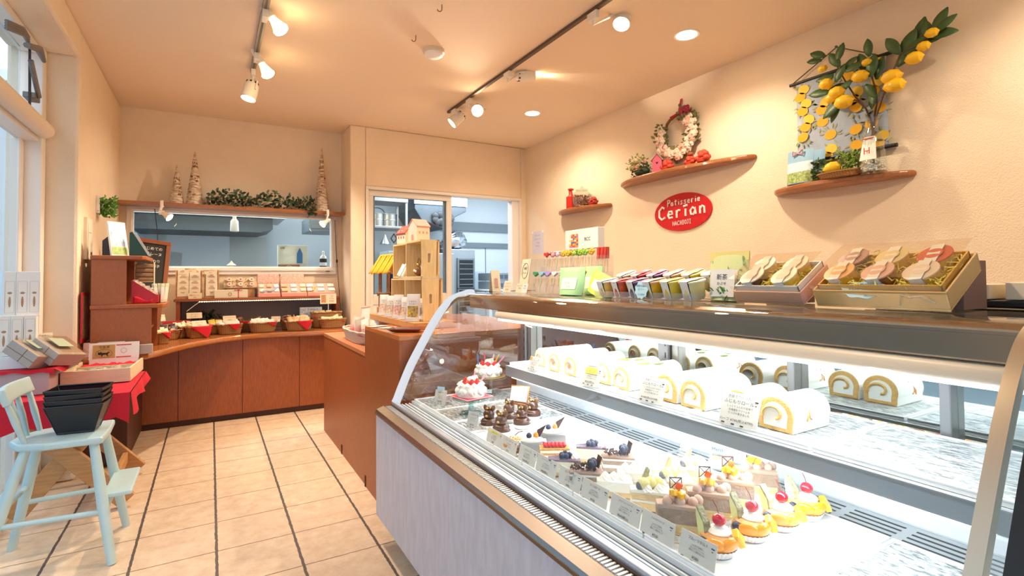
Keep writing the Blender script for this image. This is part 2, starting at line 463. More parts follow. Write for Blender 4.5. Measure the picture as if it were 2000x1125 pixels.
# ================================================================== KITCHEN BEHIND
KWALL = mat('kitchen_wall', 'dfe9f0', .6); KX0, KX1, KY1 = -1.9, 4.6, 7.75
struct('floor_kitchen', MB().box(KX0, KX1, BY+.02, KY1+.1, -.08, -.004), mat('kitchen_floor', '9aa3a8', .6))
struct('ceiling_kitchen', MB().box(KX0, KX1, DY+.13, KY1+.1, 2.66, 2.74), mat('kitchen_ceiling', 'eef2f4', .8))
struct('wall_kitchen_back', MB().box(KX0, KX1, KY1, KY1+.1, 0, 2.66), KWALL)
struct('wall_kitchen_left', MB().box(KX0-.1, KX0, BY+.1, KY1, 0, 2.66), KWALL)
struct('wall_kitchen_right', MB().box(KX1, KX1+.1, DY+.1, KY1, 0, 2.66), KWALL)
struct('wall_kitchen_front', MB().box(RX+.1, KX1, DY, DY+.1, 0, 2.66).box(KX0, -1.0, BY, BY+.12, 0, 2.66), KWALL)
GREYR = mat('rail_grey', '7d8a92', .5)
struct('trim_2', MB().box(2.9, KX1, KY1-.05, KY1, 1.93, 2.07).box(2.9, KX1, KY1-.04, KY1, 1.66, 1.74), GREYR)
struct('trim_3', MB().box(3.99, 4.0, KY1-.01, KY1, 0, 1.66), GREYR)
# long bench with a hood seen through the window
hood = MB().ext([(-.72, 6.6, 1.86), (.62, 6.6, 1.86), (.62, 6.6, 1.74), (.50, 6.6, 1.70), (-.72, 6.6, 1.70)], (0, .8, 0))
tag(mk('kitchen_hood', hood, mat('hood_dark', '5a646c', .45, .6), loc=(0, 0, 0)), 'long dark extractor hood seen through the kitchen window', 'hood')
tag(mk('wall_cabinet', MB().box(-.75, .75, 6.55, 7.4, 1.865, 2.3), mat('cabinet_pale', 'dfe9ee', .4)), 'pale wall cabinet over the dark hood behind the kitchen window', 'cabinet')
tag(mk('splash_panel', MB().box(-1.0, .62, 7.40, 7.43, 0, 1.70), mat('splash_blue', 'c6cdd0', .45, .3)), 'blue grey steel splash panel behind the kitchen window', 'panel')
tag(mk('worktop', MB().box(-1.2, 1.0, 5.60, 6.3, 1.17, 1.22).box(-1.19, -1.13, 5.62, 6.28, 0, 1.17).box(.93, .99, 5.62, 6.28, 0, 1.17), STEELD, bevel=.004), 'steel worktop just behind the kitchen window', 'worktop')
bk = MB().box(.36, .52, 5.95, 6.35, 1.75, 1.9)
DRAWER = mat('metal_grey_blue', '8d98a2', .4, .6)
tag(mk('shelf_unit', MB().box(.95, 1.35, 6.2, 6.7, 1.70, 1.86).box(.98, 1.32, 6.19, 6.2, 1.73, 1.83), DRAWER, bevel=.01), 'grey steel wall unit at the right end of the kitchen window', 'cabinet')
# hanging sensor lamp
t = thing('hanging_lamp', 'small white lamp hanging on a rod behind the kitchen window', 'lamp', pY(458, 428, 5.8))
mk('rod', MB().cyl((0, 0, 0), (0, 0, .25), .018, 10), WHITE, t)
mk('lamp_shade', MB().lathe([(.02, .0), (.035, -.02), (.04, -.12), (.03, -.125)], 16), WHITE, t, smooth=True)
# things on the sill behind the glass
p = pY(573, 521, 5.66); sill = 1.22
t = thing('gift_box', 'cream box printed with a blue bottle behind the kitchen window', 'box', (p.x, 5.68, sill))
mk('box_body', MB().box(-.14, .14, 0, .10, 0, .285), mat('box_cream_pale', 'e8efe4', .6), t, bevel=.003)
bot = MB().ext([(.035, -.002, .10), (.035, -.002, .2), (.05, -.002, .235), (.062, -.002, .26), (.075, -.002, .235), (.09, -.002, .2), (.09, -.002, .10)], (0, .001, 0))
mk('printed_bottle', bot, mat('print_blue', '3f86c8', .5), t)
lettering(t, [('550', -.10, .245, .03, -.002)], INK)
p = pY(565, 521, 5.62)
t = thing('chocolate_box', 'small brown box standing in front of the cream box at the kitchen window', 'box', (p.x, 5.63, sill))
mk('box_body', MB().box(-.1, .1, 0, .04, 0, .085), mat('brown_card', '8a5a48', .6), t, bevel=.003)
mk('label', MB().tube([(.03*math.cos(a*.4), -.002, .045+.03*math.sin(a*.4)) for a in range(9)], .004, 6), mat('label_pale', 'caa394', .6), t)
p = pY(632, 521, 5.64)
t = thing('bottle', 'white and black bottle at the right end of the kitchen window', 'bottle', (p.x, 5.66, sill))
mk('bottle_body', MB().lathe([(.036, 0), (.036, .15), (.03, .17), (.012, .19), (.012, .2)], 16), WHITE, t, smooth=True)
mk('label', MB().lathe([(.0365, .05), (.0365, .075)], 16).lathe([(.0365, .11), (.0365, .15)], 16), BLACK, t, smooth=True)
mk('cap', MB().lathe([(.013, .2), (.013, .225), (.008, .23)], 12), WHITE, t, smooth=True)
p = pY(627, 521, 5.6)
tag(mk('white_box', MB().box(-.045, .06, 0, .04, 0, .035), WHITE, loc=(p.x, 5.60, sill), bevel=.003), 'low white box beside the bottle at the kitchen window', 'box')
p = pY(452, 518, 5.64)
t = thing('small_ornament', 'small white ornament with flared top on the kitchen side sill', 'ornament', (p.x, 5.66, sill))
mk('ornament_base', MB().lathe([(.03, 0), (.026, .05), (.015, .07)], 14), WHITE, t, smooth=True)
mk('ornament_top', MB().lathe([(.045, .075), (.015, .10), (.004, .12)], 14), PAPERC, t, smooth=True)
p = pY(480, 520, 5.62)
tag(mk('folded_cloth', MB().grid(lambda u, v: (-.08+u*.16, -.03+v*.06, .012+.018*abs(math.sin(u*9+v*3))), 14, 4), WHITE, loc=(p.x, 5.66, sill+.002), solid=.006, smooth=True), 'crumpled white cloth on the kitchen side sill', 'cloth')

# ---- kitchen seen through the doorway
K = 7.0
t = thing('kitchen_rack', 'steel rack with two shelves and pots behind the sliding door glass', 'rack', (2.0, 6.8, 0))
def L3(p): return p-t.location
a = pY(735, 386, 7.0); c = pY(788, 395, 7.0)
x0, x1 = a.x-2.0, c.x-2.0
mk('shelf', MB().box(x0-.35, x1, 0, .45, 2.19, 2.26), STEELD, t, bevel=.004)
mk('shelf', MB().box(x0-.35, x1+.12, 0, .45, 1.83, 1.86), STEELD, t, bevel=.004)
for xx, yy in ((x1-.03, .02), (x1-.03, .42), (x0-.3, .02), (x0-.3, .42)):
    mk('post', MB().box(xx, xx+.03, yy, yy+.03, 0, 2.2), STEELD, t)
for i, (px, py, w, lab) in enumerate(((737, 440, .10, 'round steel pot nearest the door frame on the kitchen rack'), (763, 441, .10, 'round steel pot nearer the rack post on the kitchen shelf'))):
    c = pY(px, py, 6.95)
    q = thing('steel_pot', lab, 'pot', (c.x, 7.0, 1.86), group='pots on the kitchen rack')
    mk('pot_body', MB().lathe([(w, 0), (w, .17), (w+.006, .175), (w+.006, .18), (w-.004, .18), (w-.006, .02), (0, .02)], 24), STEEL, q, smooth=True)
    mk('band', MB().lathe([(w+.002, .09), (w+.004, .095), (w+.002, .1)], 24), STEELD, q, smooth=True)
c = pY(738, 418, 6.95)
h = [(.11*math.cos(PI*k/10), 0, .10*math.sin(PI*k/10)) for k in range(11)]
tag(mk('bowl_rim', MB().tube(h, .008, 6), STEEL, loc=(c.x+.02, 7.05, 2.03), smooth=True), 'curved steel handle standing up behind the rack pots', 'handle')
# hood
hb = MB().ext([(2.45, 6.9, 2.13), (2.45, 6.9, 2.62), (3.24, 6.9, 2.62), (3.24, 6.9, 2.13), (2.98, 6.9, 2.0), (2.9, 6.9, 1.86), (2.55, 6.9, 1.98)], (0, .8, 0))
h = thing('steel_hood', 'white fronted extractor hood seen through the doorway', 'hood', (0, 0, 0))
mk('hood_front', MB().box(2.44, 3.25, 6.88, 6.90, 2.2, 2.64), mat('hood_white', 'e8eef2', .35), h)
mk('hood_body', hb, mat('hood_steel', '6f7780', .35, .8), h, bevel=.01)
pp = MB()
for k in range(10): pp.ball((2.87+rnd.uniform(-.12, .12), 6.86, 2.0+rnd.uniform(-.12, .1)), (.05, .015, .05), 8, 5)
mk('blender_head', pp, mat('dark_motor', '3a3d42', .5), h, smooth=True)
# cone funnels and bowls
c = pY(748, 463, 6.95)
tag(mk('steel_funnel', MB().lathe([(.07, 0), (.005, .13)], 20), STEELD, loc=(c.x, 6.85, 1.62), smooth=True), 'grey cone funnel hanging below the rack', 'funnel')
c = pY(765, 472, 6.95)
tag(mk('whisk_bundle', MB().tube([(0, 0, 0), (.04, 0, .06), (0, 0, .12), (-.04, 0, .06)], .012, 6, closed=True), BLACK, loc=(c.x, 6.85, 1.64)), 'black wire tool hanging under the rack', 'tool')
tag(mk('low_oven', MB().box(1.9, 2.22, 6.3, 6.7, .0, 1.5).box(1.95, 2.0, 6.29, 6.3, 1.3, 1.42), mat('oven_white', 'c9d3da', .35), bevel=.008), 'pale steel oven behind the crate tower', 'oven')
st = thing('pan_stack', 'stack of dark flat pans behind the house shaped boxes', 'pans', (2.72, 6.9, 1.5))
for k in range(5): mk('pan', MB().lathe([(.10, 0), (.13, .02), (.12, .02), (.09, .004)], 20, (0, 0, .025*k)), mat('pan_dark', '5b5e62', .4, .7), st, smooth=True)
tag(mk('pan_shelf', MB().box(2.42, 2.92, 6.6, 7.3, 0, 1.5), STEELD, bevel=.01), 'steel cabinet under the stacked pans', 'cabinet')
ov = thing('rack_oven', 'grey oven with two dark windows in the kitchen doorway', 'oven', (3.0, 6.9, 0))
mk('oven_body', MB().box(-.06, .40, .03, .7, 0, 1.58), mat('oven_grey', '8b949a', .4, .4), ov, bevel=.01)
for z0, z1 in ((1.02, 1.42), (.55, .98)):
    d = mk('oven_door', MB().box(.1, .38, .0, .03, z0-.03, z1+.03), mat('oven_door', '6f787e', .4, .4), ov, bevel=.005)
    mk('oven_window', MB().box(.13, .35, -.006, 0, z0, z1), mat('oven_glass', '14181c', .15), d)
    wi = MB()
    for k in range(5): wi.box(.13, .35, -.009, -.006, z0+.04+k*.075, z0+.047+k*.075)
    mk('oven_wire', wi, STEELD, d)
foil = MB().ball((0, 0, .12), (.2, .15, .13), 18, 10)
for v in foil.v: v += Vector((rnd.uniform(-.02, .02), rnd.uniform(-.02, .02), rnd.uniform(-.015, .015)))
tag(mk('foil_bundle', foil, mat('foil', 'c6ccd2', .25, 1.), loc=(3.16, 7.15, 1.60)), 'crumpled silver foil bundle on top of the oven', 'foil')
for k, (z, lab) in enumerate(((.98, 'lower grey plastic crate in the kitchen'), (1.11, 'upper grey plastic crate in the kitchen'))):
    q = thing('plastic_crate', lab, 'crate', (4.0, 6.9, z), group='grey crates in the kitchen')
    mk('crate_body', MB().box(-.32, .5, 0, .5, 0, .12), mat('crate_grey', '77838c', .5), q, bevel=.008)
    sl = MB()
    for i in range(9): sl.box(-.28+i*.08, -.22+i*.08, -.004, 0, .03, .09)
    mk('crate_slot', sl, mat('slot_dark', '4a545c', .6), q)
tag(mk('prep_table', MB().box(3.55, 4.55, 6.8, 7.5, .93, .98).box(3.58, 3.63, 6.83, 6.88, 0, .93).box(4.48, 4.53, 6.83, 6.88, 0, .93), mat('table_white', 'd5dee4', .4), bevel=.005), 'white prep table under the grey crates', 'table')
tag(mk('wall_panel', MB().box(3.62, 3.95, KY1-.05, KY1-.02, .98, 1.26), mat('wall_panel_blue', 'c6d8e6', .4)), 'pale blue panel on the kitchen wall behind the crates', 'panel')

# ================================================================== CABINETS AND COUNTERS
ct = [(-.66, 3.93), (-.42, 3.93), (-.336, 3.97), (-.272, 4.09), (-.215, 4.235), (-.13, 4.42), (-.037, 4.564), (.08, 4.70), (.214, 4.80), (.36, 4.84), (.526, 4.836), (.70, 4.80), (.88, 4.77), (1.14, 4.77), (1.14, BY-.005), (-.66, BY-.005)]
cu = MB().prism(ct, .662, .702)
t = thing('counter', 'orange brown wood counter with wavy front edge along the back wall', 'counter', (0, 0, 0))
mk('worktop', cu, WOODT, t, bevel=.014, seg=3)
xs = [-.66, -.218, .233, .675, 1.14]
for i in range(4):
    mk('panel', MB().box(xs[i]+.002, xs[i+1]-.002, 4.87, 4.89, .05, .66), WOODC, t)
mk('carcass', MB().box(-.66, 1.14, 4.89, BY-.01, .02, .65), WOODD, t)
mk('kick_board', MB().box(-.66, 1.14, 4.895, 4.91, 0, .05), WOODD, t)
mk('carcass', MB().box(-.66, -.45, 4.06, 4.87, .02, .66), WOODD, t)
# low cabinet and tall cabinet beside the aisle
t = thing('low_cabinet', 'low orange wood cabinet facing the aisle with white basket on top', 'cabinet', (.753, 2.95, 0))
mk('body', MB().box(.004, .205, 0, .595, .0, .72).box(.004, .40, .595, 1.235, .0, .72), WOODC, t)
mk('top', MB().prism([(0, 0), (.207, 0), (.207, .594), (.402, .594), (.402, 1.24), (0, 1.24)], .72, .744), mat('cabinet_top', 'c07a50', .4, noise=.1, scale=20, stretch=(9, .7, 9)), t, bevel=.002)
mk('kick_notch', MB().box(0, .004, .60, .62, 0, .06), WOODD, t)
t = thing('tall_cabinet', 'tall orange wood cabinet beside the glass showcase', 'cabinet', (.753, 2.335, 0))
mk('body', MB().box(.0, .9, 0, .612, 0, .87).box(.215, .9, .612, 1.2, 0, .87), WOODC, t)
mk('top', MB().prism([(0, 0), (.9, 0), (.9, 1.2), (.215, 1.2), (.215, .612), (0, .612)], .87, .893), mat('cabinet_top_warm', 'c8783e', .25, noise=.1, scale=20, stretch=(9, .7, 9), coat=.4), t, bevel=.002)
mk('kick_notch', MB().box(-.004, 0, .596, .61, 0, .06), WOODD, t)

# ================================================================== THE GLASS SHOWCASE
Y0, Y1 = .27, 2.31
PROF0 = [(.722, .600), (.755, .680), (.790, .757), (.838, .842), (.889, .927), (.940, 1.002), (.985, 1.050), (1.022, 1.074), (1.061, 1.0865), (1.11, 1.090)]
def smoothp(P, k=4):
    out = []
    for i in range(len(P)-1):
        p0 = P[max(i-1, 0)]; p1 = P[i]; p2 = P[i+1]; p3 = P[min(i+2, len(P)-1)]
        for j in range(k):
            t = j/k
            out.append(tuple(.5*((2*p1[a])+(-p0[a]+p2[a])*t+(2*p0[a]-5*p1[a]+4*p2[a]-p3[a])*t*t+(-p0[a]+3*p1[a]-3*p2[a]+p3[a])*t**3) for a in (0, 1)))
    out.append(P[-1]); return out
PROF = smoothp(PROF0)
def band(mb, y0, y1, w, P=PROF, off=0, ext=None):
    """a strip following the glass profile, w deep towards the inside"""
    pts = list(P)+([ext] if ext else [])
    inn = []
    for i, p in enumerate(pts):
        a = Vector(pts[max(i-1, 0)]); b = Vector(pts[min(i+1, len(pts)-1)]); d = (b-a).normalized(); n = Vector((d.y, -d.x))
        inn.append((p[0]+n.x*w, p[1]+n.y*w)); pts[i] = (p[0]+n.x*off, p[1]+n.y*off)
    n = len(pts); vs = []
    for y in (y0, y1):
        vs += [(p[0], y, p[1]) for p in pts]+[(p[0], y, p[1]) for p in inn]
    fs = []
    for i in range(n-1):
        fs += [(i, i+1, 2*n+i+1, 2*n+i), (n+i, 3*n+i, 3*n+i+1, n+i+1), (i, n+i, n+i+1, i+1), (2*n+i, 2*n+i+1, 3*n+i+1, 3*n+i)]
    fs += [(0, 2*n, 3*n, n), (n-1, 2*n-1, 4*n-1, 3*n-1)]
    return mb.add(vs, fs)
MARB = mat('grey_marble_panel', 'c9c7d2', .5, noise=.14, scale=9, stretch=(1, 5, 1.2))
def showcase(name, label, Y0, Y1, near=None):
    S = thing(name, label, 'showcase', (0, 0, 0))
    mk('base_panel', MB().box(.639, 1.48, Y0, Y1, .116, .566), MARB, S, bevel=.002)
    mk('kick_board', MB().box(.72, 1.46, Y0+.01, Y1-.02, .03, .116), mat('kick_grey', '8d8478', .5), S)
    ft = MB()
    for y in (Y0+.1, Y1-.12):
        for x in (.76, 1.4): ft.cyl((x, y, 0), (x, y, .03), .02, 10)
    mk('foot', ft, BLACK, S)
    mk('trim_edge', MB().box(.634, .70, Y0, Y1, .558, .567), mat('bronze_edge', '6f5a44', .4, .6), S)
    mk('ledge', MB().ext([(.636, Y0, .567), (.640, Y0, .578), (.672, Y0, .588), (.676, Y0, .586), (.676, Y0, .567)], (0, Y1-Y0, 0)), STEEL, S)
    gr = MB().box(.676, .704, Y0, Y1, .567, .584)
    n = int((Y1-Y0-.1)/.012)
    for i in range(n): gr.box(.677, .703, Y0+.1+i*.012, Y0+.106+i*.012, .584, .589)
    mk('ledge_grille', gr, mat('grille_pale', 'dcdad6', .35, .6), S)
    mk('gasket', MB().box(.704, .710, Y0, Y1, .567, .592), mat('gasket_brown', '4c382c', .5), S)
    mk('glass_rail', MB().box(.710, .730, Y0, Y1, .567, .604), mat('rail_steel', 'd4dbe6', .3, .8), S, bevel=.003)
    fg = MB(); n = len(PROF)
    fg.add([(p[0], y, p[1]) for y in (Y0+.01, Y1-.01) for p in PROF], [(i, i+1, n+i+1, n+i) for i in range(n-1)])
    mk('front_glass', fg, GLASS, S, smooth=True, ang=180)
    mk('top_glass', MB().box(1.11, 1.48, Y0, Y1, 1.085, 1.0905), GLASS, S)
    return S
S = showcase('glass_showcase', 'long curved glass refrigerated showcase full of cakes', Y0, Y1)
FRA = mat('frame_steel', '5f5850', .32, 1.)
mk('end_frame', band(MB(), Y1-.012, Y1+.012, .026, off=-.002, ext=(1.48, 1.09)), FRA, S, smooth=True)
mk('end_frame', band(MB(), Y0-.006, Y0+.012, .020, off=-.002, ext=(1.48, 1.09)), mat('frame_satin', 'c9bba6', .35, .9), S, smooth=True)
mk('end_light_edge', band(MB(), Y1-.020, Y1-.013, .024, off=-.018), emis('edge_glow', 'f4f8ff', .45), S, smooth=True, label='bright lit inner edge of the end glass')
endp = [(p[0], p[1]) for p in PROF]+[(1.48, 1.09), (1.48, .60)]
mk('end_glass', MB().ext([(p[0], Y1-.006, p[1]) for p in endp], (0, .006, 0)), glassy('end_glass_mat', 'f4efe8', 1., .01, base=.12), S)
mk('end_glass', MB().ext([(p[0], Y0, p[1]) for p in endp], (0, .005, 0)), GLASS, S)
# steel canopy under the top glass and the lamp bar
mk('canopy', MB().ext([(1.085, Y0+.015, 1.016), (1.085, Y0+.015, 1.072), (1.10, Y0+.015, 1.081), (1.475, Y0+.015, 1.081), (1.475, Y0+.015, 1.06), (1.12, Y0+.015, 1.016)], (0, Y1-Y0-.05, 0)), mat('canopy_steel', 'a8937c', .2, 1., noise=.06, scale=60, stretch=(1, 60, 1)), S, bevel=.004)
lb = mk('lamp_bar', MB().tube([(1.10, Y0+.02, .996), (1.10, Y1-.3, .996)], .019, 14), mat('lamp_bar_white', 'f3dcc2', .35), S, smooth=True)
LEDT = emis('showcase_tube', 'eef5ff', 5)
mk('lamp_tube', MB().box(1.092, 1.118, Y0+.03, Y1-.31, .972, .979), LEDT, S)
mk('lamp_tube', MB().box(1.39, 1.42, Y0+.03, Y1-.25, 1.045, 1.052), LEDT, S, label='added cool white tube along the rear of the canopy')  # added tube, brightens the roll backs seen in the mirror
# deck, slots, rear grille
DECKM = mat('deck_white', 'f4f6f7', .4)
mk('deck', MB().box(.797, 1.42, Y0+.01, Y1-.02, .566, .600), DECKM, S)
mk('air_slot', MB().box(.730, .797, Y0+.01, Y1-.02, .566, .588), mat('slot_grey', '5d6670', .5), S)
sl = MB()
for x in (.745, .762, .779): sl.box(x, x+.005, Y0+.02, Y1-.03, .588, .594)
mk('slot_bar', sl, DECKM, S)
GRL = mat('grille_steel', 'c8cfd3', .4, .5)
mk('rear_grille', MB().box(1.235, 1.345, Y0+.02, Y1-.06, .600, .603), GRL, S)
sl = MB(); y = Y0+.04
while y < Y1-.2:
    for k in range(4): sl.box(1.252+k*.022, 1.259+k*.022, y, y+.105, .6031, .6036)
    y += .125
mk('grille_slot', sl, mat('slot_dark2', '3c4348', .6), S)
mk('rear_rail', MB().box(1.345, 1.42, Y0+.02, Y1-.03, .60, .645), mat('rail_white', 'e6eaec', .35), S, bevel=.008)
MIR = mat('rear_mirror', 'dfe6e2', .03, 1.)
mk('rear_door', MB().box(1.43, 1.44, Y0+.02, 1.32, .64, 1.06), MIR, S, label='mirrored rear sliding door nearer the camera')
mk('rear_door', MB().box(1.445, 1.455, 1.30, Y1-.02, .64, 1.06), MIR, S, label='mirrored rear sliding door nearer the kitchen')
mk('rear_panel', MB().box(1.46, 1.48, Y0, Y1, .56, 1.084), STEELD, S)
for y in (.50, .85, 1.31, 2.27):
    w = .022 if y in (.5, .85) else .045
    mk('rear_post', MB().box(1.395, 1.43, y, y+w, .60, 1.07), STEELD, S, bevel=.003)
    if w > .03:
        mk('rear_post', MB().box(1.41, 1.445, y-.035, y-.005, .60, 1.07), STEEL, S, bevel=.003)
        hs = MB()
        for k in range(9): hs.box(1.3945, 1.395, y+.008, y+.012, .66+k*.042, .68+k*.042)
        mk('post_slot', hs, INK, S)
# shelf
SHX0, SHX1, SHY0, SHY1, SHZ = 1.056, 1.385, .30, 1.87, .800
mk('shelf_glass', MB().box(SHX0, SHX1, SHY0, SHY1, SHZ-.012, SHZ-.004), mat('shelf_plate', 'eef2f2', .3), S)
mk('shelf_lip', MB().box(SHX0-.003, SHX0+.006, SHY0, SHY1, SHZ-.044, SHZ-.002), mat('lip_grey', '8f979c', .4, .5), S, bevel=.003)
mk('shelf_lamp', MB().box(SHX0+.010, SHX0+.034, SHY0+.03, SHY1-.03, SHZ-.05, SHZ-.044), LEDT, S, label='white lamp strip under the shelf lip')
for y in (.42, .95, 1.48, 1.80):
    mk('shelf_bracket', MB().ext([(1.08, y, SHZ-.014), (1.395, y, SHZ-.014), (1.395, y, SHZ-.075), (1.36, y, SHZ-.075)], (0, .006, 0)), STEELD, S)

def lace_mat():
    m = bpy.data.materials.new('lace_sheet'); m.use_nodes = True
    nt = m.node_tree; N = nt.nodes; L = nt.links; b = N['Principled BSDF']
    tc = N.new('ShaderNodeTexCoord'); mp = N.new('ShaderNodeMapping'); mp.inputs['Scale'].default_value = (150, 40, 40)
    L.new(tc.outputs['Object'], mp.inputs[0])
    n = N.new('ShaderNodeTexNoise'); n.inputs['Scale'].default_value = 1; n.inputs['Detail'].default_value = 6; n.inputs['Roughness'].default_value = .75; L.new(mp.outputs[0], n.inputs['Vector'])
    cr = N.new('ShaderNodeValToRGB'); L.new(n.outputs['Fac'], cr.inputs[0])
    cr.color_ramp.elements[0].position = .42; cr.color_ramp.elements[1].position = .60
    cr.color_ramp.elements[0].color = (*hexc('59605e'), 1); cr.color_ramp.elements[1].color = (*hexc('dfe3e3'), 1)
    L.new(cr.outputs[0], b.inputs['Base Color']); b.inputs['Roughness'].default_value = .35
    return m
LACE = lace_mat()
TRAYM = mat('tray_white', 'f8f9fa', .35)
def tray(label, x0, x1, y0, y1, z, lace=True, group='white trays in the showcase'):
    t = thing('display_tray', label, 'tray', ((x0+x1)/2, (y0+y1)/2, z), group=group)
    w, d = (x1-x0)/2, (y1-y0)/2
    b = MB().box(-w, w, -d, d, .0005, .008)
    b.box(-w, -w+.006, -d, d, .008, .013).box(w-.006, w, -d, d, .008, .013).box(-w+.006, w-.006, -d, -d+.006, .008, .013).box(-w+.006, w-.006, d-.006, d, .008, .013)
    mk('tray_body', b, TRAYM, t, bevel=.002)
    if lace: mk('lace_sheet', MB().box(-w+.008, w-.008, -d+.008, d-.008, .008, .0085), LACE, t)
    return t
ty = [(2.03, 2.265), (1.83, 2.025), (1.68, 1.825), (1.51, 1.675), (1.33, 1.505), (1.08, 1.325), (.83, 1.075), (.55, .825), (.31, .545)]
tl = ['lace lined tray at the kitchen end of the showcase deck, under the cake stand', 'lace lined tray carrying the small easel', 'lace lined tray under the chocolate bears', 'white tray with lemon mont blanc behind its card', 'white tray under the red berry slices', 'white tray under the blue berry cakes', 'white tray under the melon shortcakes', 'white tray under the banana chocolate cakes and fruit tarts', 'empty white tray at the near end of the showcase deck']
for (a, b), l in zip(ty, tl): tray(l, .80, 1.23, a, b, .600, lace=(a > 1.6 or a < .5))
sy = [(.305, .62), (.625, .94), (.945, 1.26), (1.265, 1.56), (1.565, 1.865)]
sl_ = ['empty lace lined tray at the near end of the shelf', 'lace lined shelf tray under the nearest swiss rolls', 'lace lined shelf tray in the middle of the shelf', 'lace lined shelf tray beside the lemon roll card', 'lace lined shelf tray under the peach rolls']
for (a, b), l in zip(sy, sl_): tray(l, 1.07, 1.38, a, b, SHZ-.004, group='lace lined trays on the showcase shelf')

# second showcase whose black edge shows at the right of the frame
S2 = showcase('second_showcase', 'second glass showcase with black end edge at the right border', -1.5, .236)
mk('end_frame', band(MB(), .226, .246, .03, off=-.003, ext=(1.48, 1.09)), mat('frame_black', '15171a', .4), S2, smooth=True)
mk('end_frame', band(MB(), .20, .226, .03, off=-.002, ext=(1.48, 1.09)), mat('frame_teal', '6d8f98', .35, .3), S2, smooth=True)
mk('deck', MB().box(.75, 1.46, -1.49, .22, .566, .60), DECKM, S2)
mk('rear_panel', MB().box(1.46, 1.48, -1.5, .236, .56, 1.084), mat('panel_pale_grey', 'c9d2d4', .5), S2)
mk('shelf_glass', MB().box(1.06, 1.45, -1.45, .2, .79, .80), GLASS, S2)
mk('canopy', MB().box(1.09, 1.475, -1.48, .225, 1.02, 1.081), MATS['canopy_steel'], S2)
mk('lamp_tube', MB().box(1.10, 1.13, -1.4, .19, 1.0, 1.006), emis('showcase_tube_dim', 'eef5ff', 5), S2)

# ================================================================== LEFT SIDE: CHAIR, TABLE, TOWER
t = thing('child_chair', 'pale blue wooden high chair with footrest holding black baskets', 'chair', (-.54, 2.87, 0))
def C(x, y, z): return Vector((x+.54, y-2.87, z))
seat = [(-.385, 2.735), (-.378, 2.90), (-.385, 3.06), (-.56, 3.055), (-.65, 3.02), (-.70, 2.95), (-.705, 2.86), (-.665, 2.78), (-.57, 2.74)]
mk('seat', MB().prism([(x+.54, y-2.87) for x, y in seat], .480, .508), BLUECH, t, bevel=.008)
for a, b in (((-.42, 2.775, .48), (-.343, 2.680, 0)), ((-.42, 3.02, .48), (-.338, 3.059, 0)), ((-.64, 3.0, .48), (-.735, 3.04, 0)), ((-.64, 2.80, .48), (-.765, 2.715, 0))):
    mk('leg', MB().tube([C(*a), C(*a).lerp(C(*b), .5), C(*b)], [.017, .021, .016], 12), BLUECH, t, smooth=True)
def onleg(a, b, z): return C(*a).lerp(C(*b), (a[2]-z)/(a[2]-b[2]))
NR = ((-.42, 2.775, .48), (-.343, 2.68, 0)); FR = ((-.42, 3.02, .48), (-.338, 3.059, 0)); FL = ((-.64, 3.0, .48), (-.735, 3.04, 0)); NL = ((-.64, 2.80, .48), (-.765, 2.715, 0))
for A, B, z1, z2 in ((NR, NL, .205, .205), (FR, FL, .20, .20), (NL, FL, .27, .27)):
    mk('stretcher', MB().tube([onleg(*A, z1), onleg(*B, z2)], .0105, 10), BLUECH, t, smooth=True)
mk('footrest', MB().box(.155, .255, -.135, .185, .252, .270), BLUECH, t, bevel=.005)
mk('footrest_batten', MB().box(.165, .185, -.13, .18, .225, .252), BLUECH, t, bevel=.003)
rp = pX(38, 762, -.69)
zr = rp.z
def rail(u, v):
    y = -.13+u*.33; bow = -.02*(1-(2*u-1)**2)
    return (-.142+bow-.02*v, y, zr-.032+v*.064)
mk('top_rail', MB().grid(rail, 12, 3), BLUECH, t, solid=.026, bevel=.005, smooth=True)
for k, u in enumerate((.06, .36, .64, .94)):
    a = Vector(rail(u, .2)); b = Vector((-.125 if k in (1, 2) else -.10, -.09+.24*u, .505))
    mk('spindle', MB().tube([b, b.lerp(a, .5), a], [.009, .0125, .009], 10), BLUECH, t, smooth=True)
MESHB = glassy('black_wire_mesh', '30323a', .6, .3, base=.02, milk=.55, milkcol='23262e')
bl = ['lowest black wire basket of the stack on the pale blue chair', 'second black wire basket from the bottom of the stack on the chair', 'third black wire basket from the bottom of the stack on the chair', 'top black wire basket of the stack on the pale blue chair']
b0 = None
for k in range(4):
    loc = (-.49, 2.90, .5095+.022*k)
    if k == 0:
        b0 = thing('wire_basket', bl[0], 'basket', loc, R_(-6), 'black wire baskets stacked on the chair'); b0.scale = (.92, .92, .95)
        lo = [(-.068, -.045), (.068, -.045), (.068, .045), (-.068, .045)]; hi = [(-.108, -.078), (.108, -.078), (.108, .078), (-.108, .078)]
        m = MB(); m.add([(x, y, .002) for x, y in lo]+[(x, y, .128) for x, y in hi], [(0, 1, 2, 3)]+[(i, (i+1) % 4, 4+(i+1) % 4, 4+i) for i in range(4)])
        mk('mesh_body', m, MESHB, b0)
        mk('rim', MB().tube([(x, y, .128) for x, y in hi], .0035, 6, closed=True), BLACK, b0, smooth=True)
        mk('base_wire', MB().tube([(x, y, .004) for x, y in lo], .0032, 6, closed=True), BLACK, b0, smooth=True)
        for i in range(4): mk('corner_wire', MB().tube([(*lo[i], .004), (*hi[i], .128)], .003, 6), BLACK, b0)
    else: dup(b0, loc, R_(-6+(-1)**k*1.5), bl[k])

